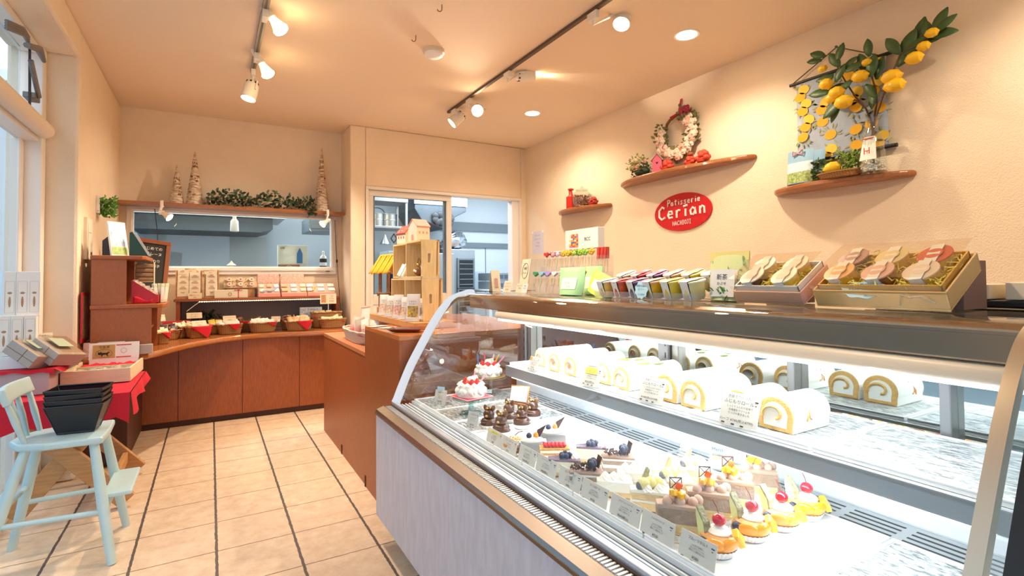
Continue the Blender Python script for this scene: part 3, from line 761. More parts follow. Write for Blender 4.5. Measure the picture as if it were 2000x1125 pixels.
# folding table with red cloth
TX0, TX1, TY0, TY1, TZ = -.89, -.345, 3.20, 3.895, .602
t = thing('folding_table', 'pine folding table with crossed legs under the red cloth', 'table', (-.6, 3.6, 0))
def Q(x, y, z): return Vector((x+.6, y-3.6, z))
mk('table_top', MB().box(TX0+.6, TX1+.59, TY0-3.59, TY1-3.6, .572, .597), PINE, t)
def board(a, b, w, d):
    m = MB(); a = Vector(a); b = Vector(b); z = (b-a).normalized(); y = Vector((0, 1, 0)); x = y.cross(z).normalized()
    T = Matrix(((x.x, y.x, z.x, a.x), (x.y, y.y, z.y, a.y), (x.z, y.z, z.z, a.z), (0, 0, 0, 1)))
    return m.box(-w/2, w/2, -d/2, d/2, 0, (b-a).length, 0, T)
for y in (3.32, 3.83):
    mk('leg', board(Q(-.365, y, .03), Q(-.84, y, .572), .085, .034), PINE, t, bevel=.004)
    mk('leg', board(Q(-.81, y+.035, .03), Q(-.40, y+.035, .572), .085, .034), PINE, t, bevel=.004)
mk('brace', MB().cbox(Q(-.43, 3.575, .115), (.025, .50, .06)), PINE, t, bevel=.003)
mk('brace', MB().cbox(Q(-.62, 3.59, .30), (.05, .50, .025)), PINE, t, bevel=.003)
def skirt(p, d, n):      # hanging edge of a cloth: p(u) along the rim, outward n
    def f(u, v):
        q = Vector(p(u)); dd = d(u)
        return (q.x+n(u)[0]*(.004+v*.012*(1+math.sin(u*14)))*1, q.y+n(u)[1]*(.004+v*.012*(1+math.sin(u*14))), q.z-v*dd)
    return f
cl = MB()
cl.grid(lambda u, v: (TX0+u*(TX1-TX0), TY0+v*(TY1-TY0), TZ+.001*math.sin(u*9)*math.sin(v*11)), 12, 14)
cl.grid(skirt(lambda u: (TX0+u*(TX1-TX0), TY0, TZ), lambda u: .135+.012*math.sin(u*17)-.05*max(0, u-.62)*2+(.06*max(0, u-.9)*10), lambda u: (0, -1)), 40, 5)
cl.grid(skirt(lambda u: (TX1, TY0+u*(TY1-TY0), TZ), lambda u: .10*(1-u*.45)+.016*math.sin(u*9+1), lambda u: (1, 0)), 40, 5)
tag(mk('red_tablecloth', cl, RED, smooth=True, ang=180), 'red cloth spread over the pine folding table', 'tablecloth')

# grey lilac box under the second red cloth
fz = max(pY(60, 724, 3.36).z, .655)
gb = tag(mk('grey_box', MB().box(-.88, -.685, 3.36, 3.88, TZ+.002, fz), LILAC, bevel=.003), 'long grey lilac box raising the second red cloth', 'box')
cl = MB(); cz = fz+.003
cl.grid(lambda u, v: (-.885+u*.22, 3.355+v*.535, cz), 8, 10)
cl.grid(lambda u, v: (-.885+u*.22, 3.352-.006*v, cz-v*(.008+.012*u+.004*math.sin(u*14))), 16, 3)
cl.grid(lambda u, v: (-.665+.02*v, 3.355+u*.535, cz-v*(.012+.02*abs(math.sin(u*7)))), 16, 3)
tag(mk('red_cloth', cl, RED, smooth=True, ang=180), 'red cloth laid over the long grey box', 'cloth')

# kiri wood crate with cellophane cookies
cA = pz(116.8, 757, TZ); cB = pz(254.5, 745.8, TZ); cD = pz(276, 709.7, TZ)
w = (cB-cA).length; d = min((cD-cB).length, .42)
rz = math.atan2(cB.y-cA.y, cB.x-cA.x)
t = thing('wooden_crate', 'shallow pale wooden tray box with cellophane cookies on the red tablecloth', 'crate', (cA.x, cA.y, TZ+.004), rz)
for n, bb in (('front_board', (0, w, 0, .010)), ('back_board', (0, w, d-.010, d)), ('side_board', (0, .010, .010, d-.010)), ('side_board', (w-.010, w, .010, d-.010))):
    mk(n, MB().box(*bb, 0, .074), KIRI, t, bevel=.0015)
mk('base_board', MB().box(.01, w-.01, .01, d-.01, .0, .012), KIRI, t)
mk('divider', MB().box(.01, w-.01, d*.62, d*.62+.008, .012, .06), KIRI, t)
T = Matrix.Translation(t.location) @ Matrix.Rotation(rz, 4, 'Z')
lin_ = MB(); lin_.grid(lambda u, v: (.015+u*(w-.03), d*.66+v*(d*.3), .055+.012*math.sin(u*21)*math.sin(v*5)), 18, 5, T=T)
tag(mk('red_lining', lin_, RED, solid=.002, smooth=True), 'red cloth lining in the back of the pale wooden tray box', 'cloth')
COOK = mat('cookie', 'cf9a5c', .8, noise=.3, scale=60)
def packet(w, h, th, seed, m=None):
    """crinkled clear bag lying flat, pieces inside"""
    r = random.Random(seed); mb = MB()
    z = [[0 if i in (0, 8) or j in (0, 6) else r.uniform(.3, 1)*th for i in range(9)] for j in range(7)]
    mb.grid(lambda u, v: ((u-.5)*w, (v-.5)*h, .002+z[round(v*6)][round(u*8)]), 8, 6)
    mb.grid(lambda u, v: ((.5-u)*w, (v-.5)*h, .001), 8, 6)
    return mb
for k in range(14):
    x = .05+(w-.1)*(k % 5)/4+rnd.uniform(-.01, .01); y = .06+(d*.5)*(k//5)/2+rnd.uniform(-.012, .012)
    p = T @ Vector((x, y, .022+.012*(k % 2)))
    q = thing('cookie_packet', 'clear crinkled cookie bag in the pale wooden tray box', 'packet', p, rnd.uniform(0, 6), 'cookie bags in the pale wooden tray box', rot=(rnd.uniform(-.15, .15), rnd.uniform(-.15, .15), rnd.uniform(0, 6)))
    mk('wrapper', packet(.085, .07, .024, k), CELLOM, q)
    ck = MB()
    for j in range(2): ck.lathe([(.0, .002), (.017, .003), (.018, .008), (.0, .010)], 10, (-.018+.036*j, 0, 0))
    mk('cookie', ck, COOK, q, smooth=True)
# kraft and pink leaflets with a black cat, standing in the back of the tray box
def card(name, label, cat, loc, rz, w, h, m, tilt=0, th=.0016, group=None):
    t = thing(name, label, cat, loc, group=group, rot=(R_(tilt), 0, rz))
    mk('card', MB().box(-w/2, w/2, 0, th, 0, h), m, t)
    return t
p = T @ Vector((w*.42, d*.90, .082))
q = card('leaflet', 'pale pink leaflets standing behind the cat sign in the wooden tray box', 'card', p+Vector((-.02, .035, .0)), rz, .20, .10, PINKP, -8)
q = card('cat_sign', 'kraft and white sign with black cat emblem in the wooden tray box', 'sign', p+Vector((.035, 0, 0)), rz, .245, .098, PAPER, -8)
mk('lower_flap', MB().box(-.12, .12, .0004, .0012, -.068, .0), PAPER, q)
mk('kraft_half', MB().box(-.105, .003, -.0012, 0, .006, .086), mat('kraft_sign', 'c49b5a', .7), q)
mk('red_stripe', MB().box(.008, .082, -.0012, 0, .078, .085).box(.008, .082, -.0012, 0, .006, .013), mat('stripe_red', 'd05038', .6), q)
el = [(.040*math.cos(a*PI/14), -.0016, .035+.024*math.sin(a*PI/14)) for a in range(28)]
mk('emblem_ring', MB().tube([(x-.05, y, z) for x, y, z in el], .0008, 5, closed=True), INK, q)
cat = [(-.030, .030), (-.028, .046), (-.022, .040), (-.016, .046), (-.012, .040), (.012, .038), (.022, .044), (.030, .040), (.022, .036), (.018, .026), (.022, .018), (.016, .018), (.010, .027), (-.004, .027), (-.010, .017), (-.015, .017), (-.012, .027), (-.022, .026)]
mk('cat_emblem', MB().ext([(x-.05, -.0018, z) for x, z in cat], (0, .0006, 0)), INK, q)
lettering(q, [('宅急便', -.05, .066, .018, -.0016)], INK)
mk('round_seal', MB().tube([(.045+.014*math.cos(a*PI/8), -.0016, .047+.014*math.sin(a*PI/8)) for a in range(16)], .0008, 5, closed=True), INKR, q)

# kraft boxes in clear film leaning on the raised cloth
for k, (px, py, rzz, tl, lab) in enumerate(((22, 712, -28, 34, 'left grey kraft gift box in clear film leaning on the raised red cloth'), (62, 714, -32, 34, 'right grey kraft gift box in clear film beside the wire tray'))):
    p = pz(px, py, cz)
    q = thing('kraft_gift_box', lab, 'box', ((-.80, -.725)[k], 3.43+.05*k, cz+.050), group='grey kraft gift boxes on the raised cloth', rot=(R_(-tl*.3), R_(tl), R_(rzz))); q.scale = (1.25, 1.25, 1.25)
    mk('box_body', MB().box(-.05, .07, -.05, .10, 0, .055), GREYK, q, bevel=.002)
    mk('thread', MB().box(-.051, .071, -.051, -.0495, .026, .0275).box(.02, .0215, -.051, -.0495, 0, .056), INKG, q)
    mk('film', MB().box(-.052, .072, -.04, .102, .056, .066), CELLO, q)
    mk('leaf_card', MB().box(-.03, .03, -.02, .06, .0665, .068), mat('sage_card', 'a9ae92', .7), q)
# white wire tray with cookies, bow and little cat figure on the raised cloth
p = pz(133, 700, cz)
q = thing('wire_tray', 'white wire tray of wrapped sweets with a red bow', 'tray', (-.715, 3.70, cz+.002))
mk('rim', MB().tube([(.075*math.cos(a*PI/10), .055*math.sin(a*PI/10), .035) for a in range(20)], .0025, 6, closed=True), WHITE, q, smooth=True)
mk('base_wire', MB().tube([(.05*math.cos(a*PI/10), .035*math.sin(a*PI/10), .003) for a in range(20)], .0025, 6, closed=True), WHITE, q, smooth=True)
for k in range(12):
    a = k*PI/6
    mk('side_wire', MB().tube([(.05*math.cos(a), .035*math.sin(a), .003), (.075*math.cos(a), .055*math.sin(a), .035)], .0015, 5), WHITE, q)
bw = MB()
for s in (-1, 1): bw.tube([(0, 0, 0), (.02*s, -.004, .014), (.034*s, 0, .002), (.018*s, .002, -.006), (0, 0, 0)], .005, 6).tube([(0, 0, 0), (.016*s, -.006, -.03)], .004, 6)
mk('bow', bw, RED, q, smooth=True).location = (.072, -.03, .038)
for k in range(7):
    s = thing('sweet_packet', 'small clear sweet bag in the white wire tray', 'packet', q.location+Vector((rnd.uniform(-.035, .035), rnd.uniform(-.022, .022), .008+.006*k)), group='sweet bags in the white wire tray', rot=(rnd.uniform(-.3, .3), rnd.uniform(-.3, .3), rnd.uniform(0, 6)))
    mk('wrapper', packet(.05, .04, .014, 40+k), CELLOM, s)
    mk('sweet', MB().ball((0, 0, .006), (.014, .012, .005), 8, 5), COOK, s, smooth=True)
q = thing('cat_figure', 'small black cat figure beside the white box on the red cloth', 'figure', (-.775, 3.70, cz+.0015))
mk('body', MB().lathe([(.012, 0), (.015, .012), (.010, .03), (.004, .036)], 12).ball((0, 0, .044), (.012, .011, .011), 12, 8).add([(-.011, 0, .05), (-.004, 0, .054), (-.009, 0, .063), (-.008, .003, .05)], [(0, 1, 2), (1, 3, 2), (3, 0, 2)]).add([(.011, 0, .05), (.004, 0, .054), (.009, 0, .063), (.008, .003, .05)], [(1, 0, 2), (3, 1, 2), (0, 3, 2)]), BLACK, q, smooth=True)
mk('bib', MB().ball((0, -.011, .022), (.008, .003, .011), 8, 6), REDP, q, smooth=True)
q = tag(mk('white_box', MB().box(-.06, .06, 0, .05, 0, .075), PAPER, loc=(-.795, 3.79, cz+.0015), rz=R_(8), bevel=.002), 'plain white gift box behind the cat figure on the red cloth', 'box')
q = tag(mk('yellow_packet', MB().box(-.03, .03, 0, .02, 0, .05), mat('yellow_pack', 'e7a52c', .6), loc=(-.80, 3.60, cz+.0015), rz=R_(15), bevel=.004), 'small yellow packet beside the plain white box', 'packet')
q = card('price_card', 'white price card on a wire stem above the white gift box', 'card', (-.80, 3.80, cz+.095), R_(12), .075, .05, PAPERC, -20)
mk('stem', MB().tube([(0, .001, .01), (0, .004, -.0195)], .0012, 5), BLACK, q)
lettering(q, [('クッキー', 0, .032, .012, -.0012), ('540円', 0, .012, .011, -.0012)], INKG)

# white tiers with white boxed gifts by the window
t = thing('white_tier', 'white stepped display stand beside the shop window', 'stand', (-.83, 3.43, cz+.0015))
st = MB()
for k in range(3): st.box(-.055, .05, .055*k, .055*(k+1), 0, .06+.19*k)
mk('steps', st, WHITE, t, bevel=.002)
WBX = mat('white_gift_box', 'f3ede4', .6)
spots = [(-.048, .0, 0), (.0, .01, 0), (-.048, .060, 1), (.0, .060, 1), (.048, .066, 1), (-.048, .118, 2), (.0, .118, 2), (.044, .124, 2)]
wl_ = ['lowest white gift box at the left edge of the photo', 'white gift box in the middle of the lowest step', 'left white gift box on the middle step', 'white gift box in the centre of the middle step', 'right white gift box on the middle step by the window', 'left white gift box on the top step', 'white gift box in the centre of the top step', 'right white gift box on the top step by the window']
for k, (dx, dy, lv) in enumerate(spots[2:]):
    k += 2
    q = thing('white_gift_box', wl_[k], 'box', (t.location.x+dx+(.005 if lv == 2 else 0), t.location.y+dy-.034, t.location.z+.06+.19*(lv-1)+.0015), group='white gift boxes on the stepped stand', rot=(R_(-6), 0, R_(10)))
    mk('box_body', MB().box(-.023, .023, 0, .02, 0, .20+.03*(lv == 2)), WBX, q, bevel=.002)
    mk('panel_line', frame(MB(), -.018, .018, .02, .18, .0015, -.0008, 0), mat('warm_line', 'd8c4ae', .7), q)
    mk('print', MB().ball((0, 0, .075), (.005, .001, .028), 8, 6).ball((0, 0, .12), (.009, .001, .006), 8, 6), mat('print_brown', 'b58a66', .7), q, smooth=True)

# pillar: switch panel, red framed list, plant
a = pX(163, 405, LX); b = pX(175, 508, LX)
tag(mk('wall_panel_switch', MB().box(0, .018, -.085, .085, -.13, .13).box(.018, .021, -.05, .05, .04, .05).box(.018, .021, -.06, -.05, -.1, .1), mat('ivory_plastic', 'e9dcc4', .45), loc=(LX, 4.13, 1.42), bevel=.003), 'ivory wall switch panel on the pillar wall', 'panel')
p = pX(190, 400, LX)
q = thing('wall_plant', 'small green artificial plant in a white frame on the pillar wall', 'plant', (LX, p.y, p.z))
mk('frame', frame(MB(), -.05, .05, -.06, .06, .012, -.02, 0, T=Matrix.Rotation(PI/2, 4, 'Z')).box(-.0, .004, -.05, .05, -.06, .06), WHITE, q, bevel=.002)
gl = MB()
for k in range(320):
    u = Vector((rnd.uniform(.015, .10), rnd.uniform(-.05, .05), rnd.uniform(-.075, .05))); dd = Vector((rnd.uniform(-.4, 1), rnd.uniform(-1, 1), rnd.uniform(-.8, 1))).normalized()*.030; e = dd.orthogonal().normalized()*.007
    gl.quad(u, u+dd*.5+e, u+dd, u+dd*.5-e)
mk('leaves', gl, LEAFL, q)
p = pY(165, 690, 3.86)
q = thing('framed_price_list', 'red framed white price list leaning at the pillar', 'sign', (-.664, 4.03, .79), rz=R_(90))
mk('frame', frame(MB(), -.11, .11, 0, .30, .02, -.008, 0), REDP, q, bevel=.002)
mk('sheet', MB().box(-.1, .1, -.003, 0, .008, .29), PAPERC, q)
lettering(q, [('プレーン', 0, .25, .016, -.0042), ('¥150', 0, .215, .016, -.0042), ('チョコ', 0, .18, .016, -.0042), ('¥160', 0, .128, .016, -.0042), ('ごま', 0, .11, .016, -.0042), ('¥150', 0, .075, .016, -.0042)], INKR)

# brown shelf tower on the counter
TYN, TYF = 3.96, 4.40; CT = .703
TOW = mat('tower_wood', 'ab5f2a', .45, noise=.18, scale=60, stretch=(4, 4, 1))
t = thing('shelf_tower', 'brown wooden shelf tower with two open tiers on the left end of the counter', 'shelf', (-.47, 4.15, CT))
def W3(x0, x1, y0, y1, z0, z1): return MB().box(x0+.47, x1+.47, y0-4.15, y1-4.15, z0-CT, z1-CT)
xl = pY(177, 600, TYN).x; xr = pY(295, 690, TYN).x; xu = pY(247, 500, TYN).x
mk('side_panel', W3(xl, xr, TYN, TYN+.018, CT, .985), TOW, t, bevel=.001)
mk('side_panel', W3(xl, xr, TYF-.018, TYF, CT, .985), TOW, t)
mk('back_panel', W3(xl, xl+.015, TYN+.018, TYF-.018, CT, 1.29), TOW, t)
mk('side_panel', W3(xl, xu, TYN, TYN+.018, 1.01, 1.288), TOW, t, bevel=.001)
mk('side_panel', W3(xl, xu, TYF-.018, TYF, 1.01, 1.288), TOW, t)
xs_ = pY(322, 585, TYN).x
pl = [(xl-.004, TYN-.012), (xs_-.04, TYN-.012), (xs_-.012, TYN), (xs_, TYN+.03), (xs_, TYF), (xl-.004, TYF)]
mk('shelf_board', MB().prism([(x+.47, y-4.15) for x, y in pl], .985-CT, 1.01-CT), TOW, t, bevel=.004)
xt_ = pY(286, 505, TYN).x
pl = [(xl-.004, TYN-.012), (xt_-.02, TYN-.012), (xt_, TYN+.01), (xt_, TYF), (xl-.004, TYF)]
mk('top_board', MB().prism([(x+.47, y-4.15) for x, y in pl], 1.288-CT, 1.312-CT), TOW, t, bevel=.004)
mk('inner_shelf', W3(xl+.015, xr-.02, TYN+.018, TYF-.018, .84, .855), TOW, t)
tag(mk('wood_block', MB().box(-.045, .045, 0, .03, 0, .058), GREYK, loc=(xr-.035, TYN-.034, CT), bevel=.002), 'plain grey brown card box at the foot of the shelf tower', 'box')
TT = 1.313
# on top of the tower
tag(mk('dark_case', MB().ext([(-.02, 0, 0), (.05, 0, 0), (.05, 0, .12), (.01, 0, .13), (-.02, 0, .10)], (0, .15, 0)), mat('case_black', '22262c', .5), loc=(xl+.045, 4.14, TT), bevel=.004), 'black open case at the back of the tower top', 'case')
q = card('picture_board', 'white picture board with blue sky print on the tower top', 'picture', (xl+.135, 4.02, TT), R_(52), .12, .215, PAPER, -9, .012)
mk('print', MB().box(-.05, .05, -.001, 0, .06, .185), mat('print_sky', '8db8d8', .6, noise=.5, scale=30, col2='dfe9ef'), q)
mk('print', MB().box(-.055, .055, -.001, 0, .008, .055), mat('print_meadow', 'b9cf8e', .6, noise=.4, scale=40, col2='8aa860'), q)
q = thing('green_folder', 'dark green card folder with clear sleeve on the tower top', 'card', (xl+.20, 4.05, TT))
mk('board', MB().ext([(-.025, 0, 0), (.075, 0, 0), (-.01, 0, .155), (-.025, 0, .15)], (0, .006, 0)), mat('folder_green', '1f4a3c', .5), q)
mk('sleeve', MB().ext([(.075, -.01, 0), (.09, -.01, 0), (.01, -.01, .15), (-.01, -.01, .155)], (0, .012, 0)), CELLOM, q)
q = thing('chalkboard', 'small chalkboard in brown frame leaning behind the tower', 'chalkboard', (-.40, 4.51, 1.0), rot=(R_(-8), R_(7), R_(20)))
mk('frame', frame(MB(), -.115, .115, 0, .46, .03, -.02, 0), mat('frame_brown', '8a4c2c', .5), q, bevel=.003)
mk('slate', MB().box(-.1, .1, -.012, -.002, .03, .44), mat('slate', '2b2a28', .8), q)
lettering(q, [('はじめての', -.0, .385, .026, -.0135), ('マドレーヌ', 0, .345, .026, -.0135), ('こだわり', .01, .295, .024, -.0135), ('焼き菓子', .01, .258, .024, -.0135)], INKW)
mk('foot', MB().box(-.1, -.07, -.01, .03, -.297, 0).box(.07, .1, -.01, .03, -.297, 0), MATS['frame_brown'], q)
# red sloping box on the middle board and packets
SB = 1.0115
q = thing('red_display_box', 'red sloping card box of wrapped cakes in the shelf tower', 'box', (xu+.02, 4.02, SB))
prof = [(0, 0), (.128, 0), (.128, .055), (0, .15)]
mk('box_body', MB().ext([(x, 0, z) for x, z in prof], (0, .004, 0)).ext([(x, .146, z) for x, z in prof], (0, .004, 0)).box(.141, .128, .004, .146, 0, .055).box(0, .004, .004, .146, 0, .15).box(.004, .141, .004, .146, 0, .004), REDP, q)
cd_ = MB().grid(lambda u, v: (.01+u*.10, -.006-.004*math.sin(u*8), .002+v*(.03+.015*math.sin(u*5+1))), 10, 3)
mk('red_ribbon', cd_, RED, q, solid=.003, smooth=True)
for k in range(6):
    s = thing('cake_packet', 'clear wrapped tea cake in the red sloping box', 'packet', q.location+Vector((.02+.02*k, .04+.05*(k % 2), .125-.014*k)), group='wrapped cakes in the red sloping box', rot=(.3, .9, rnd.uniform(-.3, .3)))
    mk('wrapper', packet(.06, .05, .02, 70+k), CELLOM, s); mk('cake', MB().box(-.018, .018, -.013, .013, .002, .01), COOK, s, bevel=.003)
for k in range(4):
    s = thing('white_green_bag', 'narrow white and green tea bag standing beside the red sloping box', 'bag', (xs_-.055+.013*k, 4.10+.05*(k % 2), SB), group='white and green tea bags in the shelf tower', rot=(0, R_(4*k-6), R_(20)))
    mk('bag_body', MB().box(-.011, .011, -.02, .02, 0, .125), mat('bag_sage', 'dfe3c4', .6), s, bevel=.004)
    mk('bag_label', MB().box(-.0115, -.011, -.012, .012, .02, .10).box(-.009, .009, -.0206, -.02, .02, .1), PAPER, s)
s = thing('packet_rack', 'rack of brown cookie packs stacked behind the red sloping box', 'rack', (-.385, 4.26, SB))
for k in range(4): mk('cookie_pack', MB().box(-.05, .05, -.03, .03, .03*k+.14, .03*k+.166), mat('pack_brown', 'b98d66', .6, noise=.35, scale=40), s, bevel=.006)
mk('rack_frame', MB().box(-.054, -.05, -.03, .03, 0, .27).box(.05, .054, -.03, .03, 0, .27).box(-.05, .05, -.03, .03, .135, .14), KIRI, s)

# ================================================================== BACK COUNTER
WICKD = weave('wicker_dark', 'a06e3c', '5b3618')
def basket_mesh(a, b, h, fl=.82):
    """oval basket body with woven ribs: half sizes a, b at the rim"""
    mb = MB(); n = 44; rows = 9
    def f(u, v):
        t = 2*PI*u; k = fl+(1-fl)*v; wv = .0016*math.sin(t*n/2+PI*round(v*rows))
        ex = lambda c: math.copysign(abs(c)**.75, c)
        return ((a*k+wv)*ex(math.cos(t)), (b*k+wv)*ex(math.sin(t)), h*v)
    mb.grid(f, n, rows)
    mb.add([f(i/n, 0) for i in range(n)], [tuple(range(n))])
    rim = [f(i/n, 1) for i in range(n)]
    return mb, rim
def basket(label, loc, rz, a, b, h, m=None, group=None, tri=None, red=True, name='wicker_basket'):
    t = thing(name, label, 'basket', loc, rz, group)
    mb, rim = basket_mesh(a, b, h)
    mk('basket_body', mb, m or WICK, t, smooth=True, solid=.004)
    tw = [(x, y, z+.0025*math.sin(i*1.9)) for i, (x, y, z) in enumerate(rim)]
    mk('rim', MB().tube(tw, .0065, 7, closed=True), m or WICK, t, smooth=True)
    if red:
        mk('red_lining', MB().grid(lambda u, v: ((u-.5)*2*a*.86, (v-.5)*2*b*.86, h*.72+.006*math.sin(u*9+v*7)), 10, 6), RED, t, solid=.002, smooth=True)
    if tri:
        x0, x1, dz = tri
        xm = (x0+x1)/2+(.12*(x1-x0))
        yb = lambda x: -b*(max(0., 1-(abs(x)/a)**2.6))**(1/2.6)
        fl = MB()
        def f(u, v):
            x = x0+(x1-x0)*u; x = x+(xm-x)*v
            return (x, yb(x)-.009+.012*v*.4, h+.008-dz*v)
        fl.grid(f, 10, 8)
        fl.grid(lambda u, v: (x0+(x1-x0)*u, yb(x0+(x1-x0)*u)-.009+v*.03, h+.008-v*.006), 10, 2)
        mk('red_napkin', fl, RED, t, solid=.002, smooth=True)
    return t
PK = {'cream': mat('pack_cream', 'efdcb0', .5, noise=.12, scale=50), 'white': mat('pack_white', 'f3ebdd', .5), 'tan': mat('pack_tan', 'd9ae78', .6, noise=.25, scale=50), 'green': mat('pack_olive', 'a8a05c', .5, noise=.35, scale=50, col2='d8c27c'),
      'purple': mat('pack_purple', '5b3f4c', .4, noise=.4, scale=40), 'yellow': mat('pack_yellow', 'e8c355', .45), 'brown': mat('pack_choc', '8a5a3a', .6)}
PKM = {}
def packets(bk, label, group, n, col, a, b, h, stand=True, seed=0, size=(.05, .062)):
    r = random.Random(seed+11)
    T = Matrix.Translation(bk.location) @ Matrix.Rotation(bk.rotation_euler.z, 4, 'Z')
    for k in range(n):
        cols = max(1, (n+1)//2); i = k % cols; j = k//cols
        x = (-.74+1.48*(i+.5)/cols)*a; y = (-.42+.62*j)*b
        z = h*.62+(.012*j)
        w, hh = size
        key = (col, size)
        rot = (R_(-28+r.uniform(-14, 10)), R_(r.uniform(-14, 14)), bk.rotation_euler.z+R_(r.uniform(-16, 16))) if stand else (r.uniform(-.3, .3), r.uniform(-.3, .3), r.uniform(0, 6))
        p = T @ Vector((x, y, z))
        if key not in PKM:
            mb = MB()
            def f(u, v):
                tk = .0115*math.sin(PI*u)**.6*math.sin(PI*min(v*1.12, 1))**.6
                return ((u-.5)*w, -tk, v*hh)
            mb.grid(f, 6, 6); mb.grid(lambda u, v: (-(u-.5)*w, -f(1-u, v)[1]*.8, v*hh), 6, 6)
            q = thing('cookie_packet', label, 'packet', p, group=group, rot=rot)
            mk('wrapper', mb, PK[col], q, smooth=True, ang=180)
            mk('sticker', MB().box(-w*.28, w*.28, -.0125, -.0115, hh*.35, hh*.62), PAPERC if col != 'cream' else PK['tan'], q)
            PKM[key] = q
        else: dup(PKM[key], p, label=label, group=group, rot=rot)
def price(label, p, rz, w=.075, h=.042, lines=('クッキー', '¥180'), tilt=-22, m=None):
    q = card('price_card', label, 'card', p, rz, w, h, m or PAPERC, tilt, group='price cards among the baskets')
    mk('stem', MB().tube([(0, .002, .006), (0, .004, -.05)], .0014, 5), BLACK, q)
    lettering(q, [(s, 0, h*(.58-.40*i), h*.27, -.0012) for i, s in enumerate(lines)], INKG)
    return q
cz0 = .7035
FR_ = [  # px left, px right, base y, height, tri, colour, label
 (297, 340, 675, .075, (-.02, .085, .05), 'cream', 'wicker basket of cream packets at the left end of the counter front row'),
 (335, 372, 668, .085, None, 'cream', 'narrow wicker basket second in the front row, just left of the big red napkin'),
 (366, 421, 663, .085, (-.09, .115, .095), 'green', 'wicker basket with olive packets and the longest red napkin point'),
 (424, 479, 656, .078, (-.03, .075, .055), 'white', 'wicker basket with white packets and tall price card, fourth in the front row'),
 (485, 545, 652, .078, (.02, .11, .035), 'white', 'wide low wicker basket in the middle right of the front row'),
 (555, 614, 649, .080, (-.03, .12, .085), 'tan', 'wicker basket with tan packets and slanted red napkin right of centre'),
 (621, 680, 644, .082, None, 'cream', 'wicker basket of cream packets at the right end of the front row'),
]
FB = []
for k, (xa, xb, yb, h, tri, col, lab) in enumerate(FR_):
    A = pz(xa+5, yb-2, cz0); B = pz(xb-5, yb-4, cz0)
    c = (A+B)/2; a = (B-A).length/2*1.10
    d = .078 if k != 1 else .10
    rz = [R_(24), R_(58), R_(22), R_(8), R_(2), R_(-4), R_(-6)][k]
    if k == 1: a = .098; d = .068
    c = c+Vector((-math.sin(rz)*d*.82, math.cos(rz)*d*.82, 0))
    if k == 1: c = pz(358, 660, cz0)+Vector((.0, .07, 0))
    FB.append((basket(lab, (c.x, c.y, cz0), rz, a, d, h, group='wicker baskets on the back counter', tri=tri), a, d, h, col))
for k, (b, a, d, h, col) in enumerate(FB):
    kind = ['cream packet in the leftmost front basket', 'cream packet in the narrow second basket', 'olive packet in the basket with the long red napkin', 'white packet in the fourth front basket', 'white packet in the wide low basket', 'tan packet in the basket with the slanted napkin', 'cream packet in the rightmost front basket'][k]
    packets(b, kind, kind.replace('packet', 'packets'), [7, 6, 8, 8, 9, 8, 9][k], col, a, d, h, seed=k)
BR_ = [  # back row: cx, base y, Y, a, d, h, colour, n, label
 (318, 636, 4.78, .12, .08, .07, 'purple', 6, 'wicker basket with dark purple packets at the left of the back row', False),
 (385, 632, 5.02, .11, .075, .072, 'white', 6, 'wicker basket with white packets, second in the back row', False),
 (422, 630, 5.05, .07, .07, .075, 'yellow', 4, 'small wicker basket with yellow packets in the back row', False),
 (490, 632, 5.10, .14, .085, .085, 'brown', 6, 'dark wicker basket lined with red cloth in the middle of the back row', True),
 (577, 630, 5.10, .13, .085, .09, 'tan', 6, 'dark wicker basket lined with red cloth right of the back row', True),
 (638, 628, 5.12, .14, .08, .14, 'cream', 7, 'tall shallow basket of cream packets in the back right corner', False),
]
for k, (cx, by, Y, a, d, h, col, n, lab, red) in enumerate(BR_):
    p = pY(cx, by, Y)
    Y += .018
    b = basket(lab, (p.x, Y, cz0), R_(rnd.uniform(-5, 8)), a, d, h, m=WICKD if red else WICK, group='wicker baskets on the back counter', red=True, tri=(-.1, .06, .03) if red else None)
    if red:
        mk('handle', MB().tube([(-a+.03+.028*math.cos(j*PI/8), -d+.01, h+.012+.024*math.sin(j*PI/8)) for j in range(16)], .006, 7, closed=True), WICKD, b, smooth=True)
    kd = col+' packet in the '+['leftmost', 'second', 'small', 'middle red lined', 'right red lined', 'tall right'][k]+' back row basket'
    packets(b, kd, kd.replace('packet', 'packets'), n, col, a, d, h, seed=20+k, stand=not red)
for px, py, Y, rz, lines, lab, wd in (
 (449, 623, 4.99, 12, ('フィナンシェ', '¥200'), 'white price card standing tall in the fourth front basket', .10),
 (390, 633, 4.75, 20, ('ガレット', '¥220'), 'white price card in the basket with the long red napkin', .10),
 (538, 624, 5.02, -18, ('マドレーヌ', '¥190'), 'tilted price card at the right end of the wide low basket', .075),
 (591, 622, 5.0, 4, ('パウンド', '¥230'), 'wide white price card over the slanted red napkin basket', .10),
 (312, 622, 4.68, 25, ('ブルーベリー',), 'price card on the dark purple packets', .08),
 (380, 617, 5.0, 8, ('さくさく', 'クッキー'), 'pale price card at the back beside the small dark plant', .11)):
    p = pY(px, py, Y); price(lab, (p.x, Y, p.z-.02), R_(rz), w=wd, h=.05, lines=lines)
